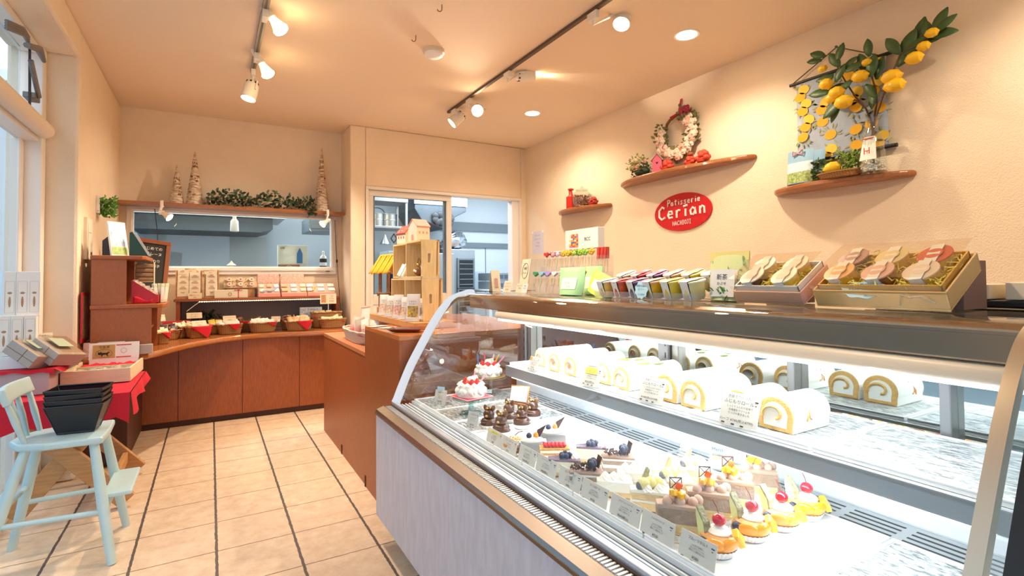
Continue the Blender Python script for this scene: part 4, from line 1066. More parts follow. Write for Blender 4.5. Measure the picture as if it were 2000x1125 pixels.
# red frame, plant and narrow shelf behind
p = pY(343, 622, 5.05)
q = thing('framed_picture', 'empty red picture frame lying behind the baskets', 'frame', (p.x, 5.14, cz0), rot=(R_(-35), 0, 0))
mk('frame', frame(MB(), -.10, .10, 0, .13, .022, -.012, 0), REDP, q, bevel=.003)
mk('card', MB().box(-.08, .08, -.004, 0, .02, .11), mat('tan_card', 'd8bb84', .7), q)
def foliage(mb, n, box, size, seed, w=.4, up=.3):
    r = random.Random(seed)
    for k in range(n):
        c = Vector([r.uniform(a, b) for a, b in box]); d = Vector((r.uniform(-1, 1), r.uniform(-1, 1), r.uniform(-1, 1)+up)).normalized()*size*r.uniform(.7, 1.2)
        e = d.orthogonal().normalized(); e = e*math.cos(k)+d.normalized().cross(e)*math.sin(k); e *= size*w; nn = d.cross(e).normalized()*size*.12
        mb.add([c, c+d*.35+e*.8+nn, c+d*.7+e*.75+nn, c+d, c+d*.7-e*.75+nn, c+d*.35-e*.8+nn, c+d*.5], [(0, 1, 6), (1, 2, 6), (2, 3, 6), (3, 4, 6), (4, 5, 6), (5, 0, 6)])
    return mb
p = pY(403, 614, 5.28)
q = thing('dark_plant', 'small dark leafy plant under the narrow shelf', 'plant', (p.x, 5.30, cz0))
mk('pot', MB().lathe([(.04, 0), (.05, .06), (.046, .06), (.04, .05)], 18), mat('pot_dark', '3d3a38', .6), q, smooth=True)
mk('leaves', foliage(MB(), 120, ((-.11, .11), (-.05, .05), (.05, .17)), .035, 5), mat('leaf_blackgreen', '2a3a2c', .5, noise=.3, scale=40), q)
# narrow upper shelf
NSZ = .995
t = thing('narrow_shelf', 'narrow brown shelf on short legs standing on the counter under the kitchen window', 'shelf', (.40, 5.3, cz0))
mk('shelf_board', MB().box(-.67, .69, -.10, .155, NSZ-.022-cz0, NSZ-cz0), WOODC, t, bevel=.003)
mk('support', MB().box(-.655, -.625, -.08, .15, 0, NSZ-.022-cz0), WOODC, t)
mk('support', MB().box(.655, .685, -.08, .15, 0, NSZ-.022-cz0), WOODC, t)
mk('back_panel', MB().box(-.625, .655, .145, .152, .0, NSZ-.022-cz0), mat('panel_greylilac', '857a78', .6), t)
pts = [pY(365, 608, 5.185), pY(378, 598, 5.185), pY(390, 589.5, 5.185)]
q = thing('light_string', 'string of small warm lights along the front of the narrow shelf', 'lights', pts[2])
e0 = pY(636, 583.5, 5.185)
mk('cable', MB().tube([v-pts[2]+Vector((0, -.003, 0)) for v in pts]+[e0-pts[2]+Vector((0, -.003, 0))], .0035, 6), mat('cable_pale', 'e8e0d0', .4), q)
lb_ = MB()
for k in range(60):
    c = pts[2].lerp(e0, k/59)-pts[2]; lb_.box(c.x-.004, c.x+.004, -.0095, -.0065, c.z-.003, c.z+.003)
o = mk('light_chip', lb_, emis('chip_warm', 'ffe9a8', 6), q); o['kind'] = 'stuff'
p = pY(606, 606, 5.3)
q = thing('patterned_box', 'pale blue and white patterned box under the right end of the narrow shelf', 'box', (p.x, 5.25, cz0))
mk('box_body', MB().box(-.10, .10, 0, .05, 0, .185), mat('paper_bluewhite', 'dfe3e8', .6, noise=.35, scale=60, col2='9aa9c4'), q, bevel=.002)
mk('fold_line', MB().box(-.001, .001, -.0006, 0, 0, .185), GREYK, q)
# what stands on the narrow shelf
def rack(name, label, xa, xb, ztop, cols, rows):
    A = pY(xa, 575, 5.24); B = pY(xb, 575, 5.24)
    w = B.x-A.x; h = ztop
    t = thing(name, label, 'rack', ((A.x+B.x)/2, 5.24, NSZ+.0012), rot=(0, 0, 0))
    for s in (-1, 1):
        mk('side_board', MB().ext([(s*w/2-.004, 0, 0), (s*w/2-.004, .11, 0), (s*w/2-.004, .11, h), (s*w/2-.004, .09, h)], (.008, 0, 0)), PINE, t)
    mk('base_board', MB().box(-w/2, w/2, -.006, .11, 0, .018), PINE, t)
    mk('back_board', MB().box(-w/2+.004, w/2-.004, .105, .11, .018, h), PINE, t)
    return t, w, h
PKC = mat('pack_kraft_pale', 'f3e8d4', .6)
def rack_packs(t, w, h, cols, rows, label, grp):
    first = None
    for r in range(rows):
        for c in range(cols):
            pw = (w-.014)/cols
            x = -w/2+.007+pw*(c+.5); z = .02+(h-.075)*r/(rows-1)*.86; y = .004+.088*r/(rows-1)
            loc = (t.location.x+x, t.location.y+y, t.location.z+z)
            if first is None:
                first = thing('cookie_card_pack', label, 'packet', loc, group=grp)
                mk('pack', MB().box(-pw/2+.002, pw/2-.002, 0, .006, 0, .085), PKC, first, bevel=.002)
                mk('round_window', MB().ext([(.026*math.cos(a*PI/10), -.001, .062+.022*math.sin(a*PI/10)) for a in range(11)], (0, .001, 0)), mat('window_tan', 'cdb190', .6), first)
                mk('print_line', MB().box(-.015, .015, -.001, 0, .035, .038).box(-.01, .01, -.001, 0, .027, .029), INKG, first)
            else: dup(first, loc, label=label, group=grp)
A_, wA, hA = rack('pack_rack', 'wide wooden rack with two columns of cookie packs on the narrow shelf', 343, 394, .245, 2, 4)
rack_packs(A_, wA, hA, 2, 4, 'pale cookie pack in the wide wooden rack', 'cookie packs in the wide rack')
B_, wB, hB = rack('pack_rack', 'slim wooden rack with one column of cookie packs on the narrow shelf', 399, 427, .25, 1, 4)
rack_packs(B_, wB, hB, 1, 4, 'pale cookie pack in the slim wooden rack', 'cookie packs in the slim rack')
for px, py, lab in ((372, 528, 'white label strip on the upper packs of the wide rack'), (411, 531, 'white label strip on the upper packs of the slim rack'), (381, 575, 'cream label card at the foot of the wide rack'), (432, 574, 'cream label card at the foot of the slim rack')):
    low = py > 550
    Y = 5.223 if low else 5.283
    p = pY(px, py, Y)
    q = card('label_card', lab, 'card', (p.x, Y, (NSZ+.001) if low else p.z-.02), 0, .10 if low else .09, .05 if low else .038, PAPERC, -6, group='label cards on the narrow shelf')
    lettering(q, [('季節のクッキー', 0, .026, .012, -.0012), ('¥300', 0, .009, .011, -.0012)], INKG)
def gift(name, label, xa, xb, Y, d, h, m, tilt=0, z=NSZ+.0012):
    A = pY(xa, 570, Y); B = pY(xb, 570, Y); w = B.x-A.x
    t = thing(name, label, 'box', ((A.x+B.x)/2, Y, z), rot=(R_(tilt), 0, 0))
    mk('box_body', MB().box(-w/2, w/2, 0, d, 0, h), m, t, bevel=.002)
    return t, w
q, w = gift('jelly_gift_box', 'open wooden gift box with six round topped jellies on the narrow shelf', 437, 503, 5.31, .10, .045, KIRI, 0)
q.rotation_euler = (R_(62), 0, 0); q.location.z = NSZ+.068; q.location.y = 5.40
mk('straw', foliage(MB(), 60, ((-w/2+.02, w/2-.02), (.015, .085), (.04, .05)), .03, 3, .08), mat('straw_tan', 'a9793c', .7), q)
tag(mk('jelly_box_stand', MB().ext([(-w/2+.02, 0, 0), (-w/2+.02, .10, 0), (-w/2+.02, .10, .13), (-w/2+.02, .07, .13)], (w-.04, 0, 0)), KRAFT, loc=(q.location.x, 5.335, NSZ+.001)), 'kraft wedge holding up the jelly gift box on the narrow shelf', 'stand')
for k in range(6):
    c = q.matrix_basis @ Vector((-w/2+.045+(w-.09)/2*(k % 3), .026+.048*(k//3), .0465))
    s = thing('jelly_cup', 'small jelly cup with pale round lid in the wooden gift box on the narrow shelf', 'jelly', c, group='jelly cups in the wooden gift box', rot=q.rotation_euler)
    mk('cup', MB().lathe([(.016, 0), (.019, .02)], 14), mat('jelly_amber', 'c8852c', .25), s, smooth=True)
    mk('lid', MB().lathe([(.0205, .02), (.0205, .023), (.0, .024)], 14), PAPERC if k % 2 else PINKP, s, smooth=True)
    mk('lid_print', MB().lathe([(.009, .0235), (.0, .0246)], 10), mat('lid_mauve', '9a6a70', .6), s)
q, w = gift('ribbon_box', 'long cream gift box tied with a red ribbon on the narrow shelf', 419, 484, 5.22, .07, .072, mat('cream_box_card', 'eadfc8', .65))
mk('ribbon', MB().box(w*.20, w*.225, -.0015, .071, -.0005, .0735), RED, q)
mk('bow', MB().tube([(w*.21, -.003, .072), (w*.21-.02, -.006, .082), (w*.21-.03, -.004, .066), (w*.21, -.004, .068), (w*.21+.02, -.006, .084), (w*.21+.03, -.004, .066), (w*.21, -.003, .07)], .003, 6), RED, q, smooth=True)
mk('seal', MB().tube([(-.01+.012*math.cos(a*PI/7), -.001, .034+.014*math.sin(a*PI/7)) for a in range(14)], .003, 5, closed=True), mat('seal_gold', 'b79a4a', .5), q)
PATT = mat('pattern_pink_paper', 'f4dccd', .65, noise=.25, scale=70, col2='d99a88')
for xa, xb, lab, h in ((503, 545, 'pink patterned gift box lid standing left on the narrow shelf', .215), (548, 594, 'pink patterned gift box lid standing in the centre right of the narrow shelf', .21)):
    q, w = gift('patterned_gift_box', lab, xa, xb, 5.37, .022, h, PATT, -6)
    mk('fold_line', MB().box(-.001, .001, -.0008, 0, .09, h), mat('fold_tan', 'd0a890', .7), q)
for k, (xa, xb, lab) in enumerate(((505, 548, 'low pink box with blue ribbon in front of the left patterned lid'), (550, 600, 'pink box with assorted cookies under clear film on the narrow shelf'), (601, 655, 'pink box with white wrapped cakes at the right end of the narrow shelf'))):
    q, w = gift('pink_cake_box', lab, xa, xb, 5.215, .13, .034, mat('pink_box', 'eaa49a', .6))
    mk('tray_insert', MB().ext([(-w/2+.005, .004, .034), (-w/2+.005, .125, .034), (-w/2+.005, .125, .12)], (w-.01, 0, 0)), PINKP, q)
    cols = [('ead7b6',)*1, ('cda070',), ('f2efe8',)][k]
    for j in range(6):
        u = -w/2+.03+(w-.06)*(j % 3)/2; v = .03+.055*(j//3)
        mk('cake_piece', MB().cbox((u, v, .034+(v-.004)*.71+.008), ((w-.06)/3.2, .042, .014), e=(R_(35), 0, 0)), [PK['cream'], PK['tan'], PK['white']][(k+j) % 3] if k != 2 else PK['white'], q, bevel=.004)
    mk('film', MB().ext([(-w/2+.003, .002, .036), (-w/2+.003, .128, .129), (-w/2+.003, .128, .131), (-w/2+.003, .002, .038)], (w-.006, 0, 0)), CELLO, q)
    if k == 0: mk('blue_ribbon', MB().grid(lambda u, v: (-w/2+.02+u*(w-.03), -.003+.02*u, .036+.04*u+v*.018+.008*math.sin(u*8)), 12, 2), mat('ribbon_blue', 'c3d3ee', .5), q, solid=.002, smooth=True)
    if k == 2: mk('yellow_bow', MB().tube([(-w/2+.05, -.002, .05), (-w/2+.035, -.006, .085), (-w/2+.05, .0, .075), (-w/2+.075, -.006, .09), (-w/2+.05, -.002, .05)], .005, 6), mat('ribbon_yellow', 'f0bc3c', .5), q, smooth=True)
p = pY(641, 584, 5.12)
q = card('stand_card', 'picture price card on a stem at the right end of the counter', 'card', (p.x, 5.115, p.z-.045), R_(-4), .145, .095, PAPERC, -6)
mk('picture', MB().box(-.062, -.02, -.0012, 0, .012, .085), mat('photo_tan', 'dba36c', .6, noise=.3, scale=60), q)
mk('stem', MB().tube([(0, .002, .006), (0, .003, -(p.z-.045-cz0)+.16)], .003, 6), WHITE, q)
lettering(q, [('プチ', .03, .065, .016, -.0014), ('ギフト', .03, .045, .016, -.0014), ('¥1200', .03, .02, .016, -.0014)], INKG)

# ---- shelf over the window, birch cones, ivy, clip lamps
SFY = 5.25
zs = pY(450, 402, SFY).z
t = thing('window_shelf', 'long brown wooden shelf over the kitchen window', 'shelf', (.25, 5.36, zs))
mk('board', MB().box(-.915, .895, SFY-5.36, .10, -.028, .0), WOODS, t, bevel=.003)
BIRCH = mat('birch_bark', 'efe2cc', .85, noise=.5, scale=22, stretch=(1, 1, 3.5), col2='9c7350', bump=.4, bscale=60)
for px, yt, yb, r, lab in ((345, 323, 391, .048, 'smallest birch bark cone tree at the left end of the window shelf'), (380, 296, 393, .062, 'tall birch bark cone tree beside the smallest cone'), (628, 290, 413, .062, 'birch bark cone tree at the right end of the window shelf')):
    B = pY(px, yb, 5.34); T_ = pY(px, yt, 5.34); h = T_.z-zs
    q = thing('birch_cone', lab, 'ornament', (B.x, 5.34, zs+.001), group='birch bark cone trees on the window shelf')
    m = MB(); n = 11; r0 = random.Random(int(px))
    prof = [(r, 0)]
    for k in range(n):
        a = r*(1-k/n)+.004; b = r*(1-(k+1)/n)+.004; prof += [(a*1.07, h*(k+.05)/n), (b*1.03, h*(k+.95)/n)]
    prof.append((.003, h))
    mk('bark_cone', m.lathe(prof, 16), BIRCH, q, smooth=False)
    st_ = MB()
    for k in range(14):
        v = r0.random()*.85; aa = r0.uniform(PI, 2*PI); rr = r*(1-v)*1.07
        c = Vector((rr*math.cos(aa), rr*math.sin(aa), h*v)); st_.cbox(c, (.022, .006, .012*(1+r0.random())), e=(R_(-10), r0.uniform(-.5, .5), aa+PI/2))
    o = mk('bark_strip', st_, mat('bark_brown', '8a6242', .85, noise=.4, scale=50), q); o['kind'] = 'stuff'
q = thing('ivy_garland', 'artificial green ivy garland along the window shelf', 'plant', (.4, 5.33, zs))
L_ = pY(405, 390, 5.33).x-.4; R2 = pY(612, 400, 5.33).x-.4
m = MB(); m2 = MB(); rr = random.Random(3)
for k in range(330):
    u = rr.random(); x = L_+(R2-L_)*u
    top = .05+.10*(.35+.65*abs(math.sin(u*7+.4)))*(1-.3*abs(u-.5))
    c = ((x-.01, x+.01), (-.09, .03), (.012, top))
    foliage(m if rr.random() < .72 else m2, 1, c, rr.uniform(.035, .055), k, .42)
for k in range(26):
    foliage(m, 1, ((R2-.06, R2-.0), (-.12, -.09), (-.07, .06)), .045, 500+k, .42)
o = mk('ivy_leaves', m, LEAFD, q); o = mk('ivy_leaves', m2, mat('leaf_grey', '5e7a5c', .5, noise=.3, scale=40), q, label='paler grey green leaves')
mk('vine', MB().tube([(L_+(R2-L_)*k/16, -.05+.04*math.sin(k*1.7), .03+.05*abs(math.sin(k*1.3))) for k in range(17)], .003, 6), STEMB, q, smooth=True)
LAMPS = []
for px, py, lab, wx in ((316, 412, 'clip spotlight at the left end of the window shelf', [(302, 408), (306, 440), (308, 475), (311, 500), (312, 545)]), (640, 428, 'clip spotlight at the right end of the window shelf', [(654, 430), (656, 480), (658, 510), (661, 550), (666, 615)])):
    p = pY(px, py, SFY-.03)
    q = thing('clip_lamp', lab, 'lamp', (p.x, SFY-.03, zs-.03))
    mk('clamp', MB().box(-.012, .012, -.01, .06, -.012, .001).box(-.012, .012, -.014, -.002, -.02, .04), LAMPW, q, bevel=.003)
    mk('arm', MB().tube([(0, -.005, -.01), (-.01, -.012, -.045), (.0, -.02, -.07)], .011, 10), LAMPW, q, smooth=True)
    mk('joint', MB().cyl((-.02, -.02, -.065), (.02, -.02, -.065), .018, 14), LAMPW, q, smooth=True)
    s = 1 if px < 400 else -1
    d = Vector((.72*s, -.35, -.55)).normalized(); ax = d.to_track_quat('Z', 'Y').to_matrix().to_4x4(); ax.translation = Vector((.01*s, -.025, -.07))
    mk('lamp_shade', MB().lathe([(.014, -.01), (.02, .02), (.036, .065), (.034, .065), (.018, .02)], 18, T=ax), LAMPW, q, smooth=True)
    mk('bulb', MB().ball((0, 0, .058), (.029, .029, .020), 14, 8, T=ax), emis('clip_bulb', 'ffc978', 30), q, smooth=True)
    wpts = [pY(a, b, SFY+.02 if b < 440 else 5.42) for a, b in wx]
    mk('cable', MB().tube([v-q.location for v in wpts], .003, 6), BLACK, q)
    sw = (wpts[2]-q.location)
    mk('switch', MB().cbox(sw, (.016, .014, .03)), BLACK, q, bevel=.003)
    LAMPS.append((q.location+Vector((.05*s, -.05, -.115)), Vector((.35*s, -.1, -1)), 9, 130))
# ---- white basket on the low cabinet
LCZ = .7455
A = pz(661, 657, LCZ+.02); 
b = basket('white woven basket lined with red on the low cabinet', (.868, 3.50, LCZ), R_(90), .30, .085, .075, m=WICKL, red=True, name='white_basket')
b2 = packets(b, 'white wrapped bread roll in the white woven basket', 'white wrapped rolls in the white woven basket', 9, 'white', .30, .085, .075, stand=False, seed=33, size=(.085, .10))

# ================================================================== ON THE TALL CABINET
TC = .8945
t = thing('riser', 'low wooden riser under the crates on the tall cabinet', 'riser', (.905, 2.56, TC))
mk('riser_body', MB().box(0, .24, 0, .86, 0, .034), mat('riser_wood', 'd39a5e', .45, noise=.12, scale=20, stretch=(8, 1, 8)), t, bevel=.002)
RZ = TC+.0355
def crate(label, x, y, z, w, h, d, hole=True):
    """open box facing -x, its end board with a hand hole facing -y"""
    t = thing('wooden_crate', label, 'crate', (x, y, z), group='small wooden crates on the tall cabinet')
    th = .009
    e = MB()
    hc, hh, hw = h*.52, .026, .008
    cx = d*.42
    hole_pts = [(cx+hw*math.cos(a), hc+hh*math.copysign(1, math.sin(a))*(.0)+(hh-hw)*(1 if math.sin(a) >= 0 else -1)+hw*math.sin(a)) for a in [PI*k/8 for k in range(16)]]
    # end board with a real hole: ring of quads between the outline and the hole
    out = []
    for px, pz_ in hole_pts:
        dx, dz = px-cx, pz_-hc
        s = min([v for v in ((d-cx)/dx if dx > 1e-6 else (cx/-dx if dx < -1e-6 else 1e9), (h-hc)/dz if dz > 1e-6 else (hc/-dz if dz < -1e-6 else 1e9))])
        out.append((cx+dx*s, hc+dz*s))
    n = 16
    ring = [(a, 0, b) for a, b in hole_pts]+[(a, 0, b) for a, b in out]
    back = [(a, th, b) for a, _, b in ring]
    fs = []
    for i in range(n):
        j = (i+1) % n
        fs += [(i, n+i, n+j, j), (2*n+i, 2*n+j, 3*n+j, 3*n+i), (i, j, 2*n+j, 2*n+i), (n+i, 3*n+i, 3*n+j, n+j)]
    e.add(ring+back, fs)
    for cx_, cz_ in ((0, 0), (d, 0), (d, h), (0, h)):   # close the corners the ring cuts off
        near = sorted(out, key=lambda p: (p[0]-cx_)**2+(p[1]-cz_)**2)
        a = min([p for p in out if abs(p[0]-cx_) < 1e-6] or [(cx_, cz_)], key=lambda p: abs(p[1]-cz_)); b = min([p for p in out if abs(p[1]-cz_) < 1e-6] or [(cx_, cz_)], key=lambda p: abs(p[0]-cx_))
        if a != b: e.ext([(a[0], 0, a[1]), (b[0], 0, b[1]), (cx_, 0, cz_)], (0, th, 0))
    mk('end_board', e, PALE, t)
    mk('end_board', MB().box(0, d, w-th, w, 0, h), PALE, t)
    mk('top_board', MB().box(0, d, th, w-th, h-th, h), PALE, t)
    mk('base_board', MB().box(0, d, th, w-th, 0, th), PALE, t)
    mk('back_board', MB().box(d-th, d, th, w-th, th, h-th), PALE, t)
    return t
crate('lower wooden crate nearest the showcase on the tall cabinet', .965, 2.615, RZ, .272, .229, .125)
crate('lower wooden crate farther from the showcase on the tall cabinet', .972, 2.892, RZ, .275, .228, .125)
UZ = RZ+.231
crate('upper wooden crate nearest the showcase in the crate tower', .966, 2.618, UZ, .252, .205, .108)
crate('upper wooden crate farther from the showcase in the crate tower', .972, 2.874, UZ, .255, .204, .108)
# house shaped boxes on top of the crates
def house(label, p, rz, w, d, h, rh, body, roof, dots=False):
    t = thing('house_box', label, 'box', p, rz, 'house shaped boxes on the crate tower')
    mk('wall', MB().box(-w/2, w/2, -d/2, d/2, 0, h).ext([(-w/2, -d/2, h), (-w/2, d/2, h), (-w/2, 0, h+rh)], (w, 0, 0)), body, t)
    r = MB()
    for s in (-1, 1): r.ext([(-w/2-.003, s*(d/2+.004), h-.003), (-w/2-.003, 0, h+rh+.001), (-w/2-.003, 0, h+rh+.005), (-w/2-.003, s*(d/2+.006), h+.002)], (w+.006, 0, 0))
    mk('roof', r, roof, t)
    if dots:
        m = MB()
        for k in range(14):
            u = rnd.uniform(-.45, .45)*w; v = rnd.uniform(.15, .9)
            m.cbox((u, -(d/2+.005)*v, h+rh+.004-rh*v), (.004, .004, .004))
        mk('roof_dot', m, WHITE, t)['kind'] = 'stuff'
    o = MB()
    o.ext([(-w/2-.0006, -.012, .004), (-w/2-.0006, .012, .004), (-w/2-.0006, .012, .03), (-w/2-.0006, .006, .038), (-w/2-.0006, -.006, .038), (-w/2-.0006, -.012, .03)], (.0005, 0, 0))
    mk('door', o, REDP if dots else roof, t)
    win = MB()
    for u in (-.28, 0, .28): win.box(u*w-.005, u*w+.005, -d/2-.0006, -d/2, h*.5, h*.5+.014)
    mk('window', win, roof, t)
H1 = UZ+.2065
p = pX(798, 470, 1.02)
house('house box with red dotted roof on the crate tower', (1.015, 3.0, H1-.001), R_(-78), .10, .075, .058, .045, mat('house_cream', 'f1d9c0', .6), mat('roof_red', 'c43a26', .6), True)
house('taller house box with salmon roof on the crate tower', (1.02, 2.80, H1), R_(12), .085, .09, .082, .04, mat('house_pale', 'f3dcc4', .6), mat('roof_salmon', 'e79a82', .6))
# things in the upper crates
q = thing('basket_doll', 'brown woven ornament with a bow in the upper near crate', 'ornament', (1.0, 2.745, UZ+.0105))
m = MB().ball((0, 0, .026), (.028, .03, .026), 14, 9)
for v in m.v: v *= 1+.05*math.sin(v.x*900)*math.sin(v.y*700)
mk('woven_body', m, WICKD, q, smooth=True)
mk('handle', MB().tube([(0, .022*math.cos(PI*k/10), .048+.05*math.sin(PI*k/10)) for k in range(11)], .0025, 6), WICKD, q, smooth=True)
mk('head', MB().ball((-.004, 0, .06), .012, 12, 8), GOLD, q, smooth=True)
mk('bow', MB().ball((-.024, .006, .03), (.006, .012, .008), 8, 6).ball((-.024, -.012, .026), (.006, .01, .007), 8, 6), PAPER, q, smooth=True)
house('tiny white house ornament beside the woven ornament in the crate', (1.0, 2.66, UZ+.0105), R_(0), .03, .028, .05, .02, mat('house_white', 'f4ece0', .6), mat('roof_sand', 'd8b890', .6))
q = thing('tea_bag_card', 'white leaning card packs in the upper far crate', 'card', (.985, 2.97, UZ+.0105), R_(-90))
for k in range(2): mk('pack', MB().cbox((.02*k-.03, .01*k, .035), (.05, .012, .075), e=(R_(-24), R_(14), 0)), PAPER, q, bevel=.002)
mk('stand', MB().box(-.07, .02, .03, .05, 0, .03), KRAFT, q)
# row of printed bags in front of the lower crates
BAGP = [('tan', 'c08a62'), ('brown', 'a8764e'), ('red and blue', 'c25a4a'), ('brown star', 'b5783e'), ('yellow cheese', 'e8bd3c'), ('dark', '8a6a54')]
for k, (px, py) in enumerate(((748, 609), (762, 613), (777, 616), (789, 620), (806, 625), (822, 622))):
    X = .932 if k < 5 else .975
    p = pX(px, py, X)
    nm, c = BAGP[k]
    q = thing('cookie_bag', ['tan printed cookie bag at the far end of the row before the crates', 'brown printed cookie bag second in the row before the crates', 'cookie bag with red and blue print before the far crate', 'narrow brown cookie bag between the two crates', 'largest cookie bag with yellow print before the near crate', 'dark cookie bag inside the lower near crate'][k], 'bag', (X, p.y, RZ+(.0 if k < 5 else .0105)), R_(-90+(42, 38, 46, 28, 50, 20)[k]), 'printed cookie bags before the crates')
    w = .062 if k < 4 else .078
    if k == 5: w = .06
    h = (.128, .125, .135, .125, .145, .11)[k]
    m = MB()
    def f(u, v):
        b = .020*(1-v)**.7*math.sin(PI*min(max(u, .0), 1))**.5
        return ((u-.5)*w*(1-.05*v), -b+.004*math.sin(v*5)+v*.018, v*h)
    m.grid(f, 8, 10); m.grid(lambda u, v: ((.5-u)*w*(1-.05*v), .020*(1-v)**.7*math.sin(PI*u)**.5+v*.018+.001, v*h), 8, 10)
    mk('bag_body', m, mat('bag_white', 'f0e6da', .35), q, smooth=True, ang=180)
    pr = MB(); pr.grid(lambda u, v: (f(.12+.76*u, .16+.40*v)[0], f(.12+.76*u, .16+.40*v)[1]-.0012, f(u, .16+.40*v)[2]), 8, 5)
    mk('print', pr, mat('bag_print_'+nm.replace(' ', '_'), c, .5, noise=.5, scale=70, col2='f0e2cf' if k != 4 else '5b5148'), q, smooth=True, ang=180)
    lettering(q, [('くまさん', 0, h*.70, .011, f(.5, .66)[1]-.002), ('クッキー', 0, h*.61, .010, f(.5, .6)[1]-.002)], INK)
    mk('base_label', MB().box(-w*.42, w*.42, -.0225, -.0215, .002, .018), PAPER, q)
# hut with yellow roof
p = pX(741, 600, 1.0)
q = thing('yellow_roof_hut', 'little stick hut with yellow fabric roof at the far end of the riser', 'ornament', (1.01, 3.325, RZ), R_(-70))
DRIFT = mat('driftwood', '9c7350', .8, noise=.3, scale=40)
mk('base', MB().box(-.075, .075, -.05, .05, 0, .045), KRAFT, q, bevel=.006)
for x in (-.055, .03):
    for y in (-.035, .035): mk('post', MB().tube([(x, y, .045), (x+.002, y, .27)], .011, 8), DRIFT, q, smooth=True)
mk('railing', MB().tube([(-.08, -.04, .135), (.0, -.046, .13), (.06, -.04, .138)], .007, 7).tube([(-.08, -.036, .12), (.06, -.04, .122)], .006, 7), DRIFT, q, smooth=True)
roof = MB(); YEL = mat('yellow_fabric', 'efb52c', .8, noise=.12, scale=60)
for k in range(7):
    for s in (-1, 1):
        x0 = -.10+.028*k
        def f(u, v, x0=x0, s=s, k=k): return (x0+.027*u*(.75+.3*v), s*(.006+.085*v), .375-.115*v-.006*math.sin(PI*u)*-1-.004*(k % 2))
        roof.grid(f, 4, 4)
mk('fabric_roof', roof, YEL, q, solid=.005, smooth=True)
mk('roof_ridge', MB().tube([(-.09, 0, .378), (.09, 0, .38)], .009, 8), YEL, q, smooth=True)
mk('blue_cloth', MB().box(-.052, .03, .042, .046, .05, .26), mat('blue_cloth', '2c62a8', .8), q)
# leather tray, papers, framed card, white block
p = pz(800, 633, TC)
q = thing('wooden_tray', 'dark red brown square tray at the front of the tall cabinet top', 'tray', (.845, 2.50, TC+.001), R_(-32))
m = MB(); a, b2_ = .085, .055
lo = [(-a*.7, -b2_*.7), (a*.7, -b2_*.7), (a*.7, b2_*.7), (-a*.7, b2_*.7)]; hi = [(-a, -b2_), (a, -b2_), (a, b2_), (-a, b2_)]
m.add([(x, y, .001) for x, y in lo]+[(x, y, .016) for x, y in hi], [(0, 1, 2, 3)]+[(i, (i+1) % 4, 4+(i+1) % 4, 4+i) for i in range(4)])
mk('tray_body', m, mat('tray_brown', '7a3a1c', .25, coat=.5), q, solid=.004)
for k, (x, y, rz, lab) in enumerate(((.80, 2.86, .4, 'white paper slip nearest the basket on the tall cabinet'), (.83, 2.74, .2, 'white paper slip beside the dark tray on the tall cabinet'))):
    tag(mk('paper_slip', MB().box(-.05, .05, -.03, .03, 0, .0012), PAPER, loc=(x, y, TC+.0006), rz=rz), lab, 'paper', 'paper slips on the tall cabinet')
q = thing('framed_card', 'white framed card leaning behind the white basket', 'frame', (1.03, 4.05, LCZ), rot=(R_(-18), R_(-8), R_(-52)))
mk('frame', frame(MB(), -.055, .055, 0, .21, .014, -.010, 0), mat('frame_rose', 'e6cdbc', .5), q, bevel=.002)
mk('sheet', MB().box(-.045, .045, -.003, 0, .01, .2), PAPER, q)
q = thing('card_block', 'small grey card block on the low cabinet behind the basket', 'box', (1.10, 3.87, LCZ))
mk('box_body', MB().box(-.05, .05, -.03, .03, 0, .13), GREYK, q, bevel=.002)
mk('label', MB().box(-.042, .042, -.0308, -.03, .02, .12), PAPER, q)

# ================================================================== ON TOP OF THE SHOWCASE
TP = 1.0915
FX = R_(-90)                      # local -y looks at the customers (-x)
def topx(px, X): return pX(px, 590, X).y
# folded price cards
q = thing('folded_card', 'narrow folded tent card at the kitchen end of the showcase top', 'card', (1.22, topx(967, 1.22), TP), R_(-12))
for s in (-1, 1): mk('card_side', MB().ext([(-.022, s*.032, 0), (.022, s*.032, 0), (.022, s*.001, .105), (-.022, s*.001, .105)], (0, s*.0015, 0)), PAPERC, q)
mk('print', MB().ext([(-.008, -.0285, .02), (.008, -.0285, .02), (.008, -.0155, .065), (-.008, -.0155, .065)], (0, -.0012, 0)), mat('print_tan', 'cfa08a', .7), q)
for px, w, h, lines, lab in ((989, .062, .055, ('エクレア', 'カスタード', '¥190'), 'slanted cream price card beside the tent card on the showcase top'), (1013, .05, .042, ('キャンディ', '¥250'), 'small cream price card before the tall card on the showcase top'), (1023, .036, .042, ('税込', '¥270'), 'small white price card beside the lollipop stand')):
    X = 1.18
    q = card('price_card', lab, 'card', (X, topx(px, X), TP), FX+R_(8), w, h, PAPER if 'white' in lab else PAPERC, -18, group='price cards on the showcase top')
    lettering(q, [(s, 0, h*(.7-.26*i), h*.19, -.0012) for i, s in enumerate(lines)], INKG if 'slanted' not in lab else INKR)
q = card('tall_card', 'tall cream card with round garland drawing beside the lollipop stand', 'card', (1.24, topx(1020, 1.24), TP), FX+R_(-4), .085, .155, PAPERC, -10)
mk('garland', MB().tube([(.028*math.cos(a*PI/12), -.0012, .10+.036*math.sin(a*PI/12)) for a in range(24)], .001, 5, closed=True), INKG, q)
lettering(q, [('米粉', 0, .105, .016, -.0014), ('クッキー', 0, .085, .012, -.0014)], INK)
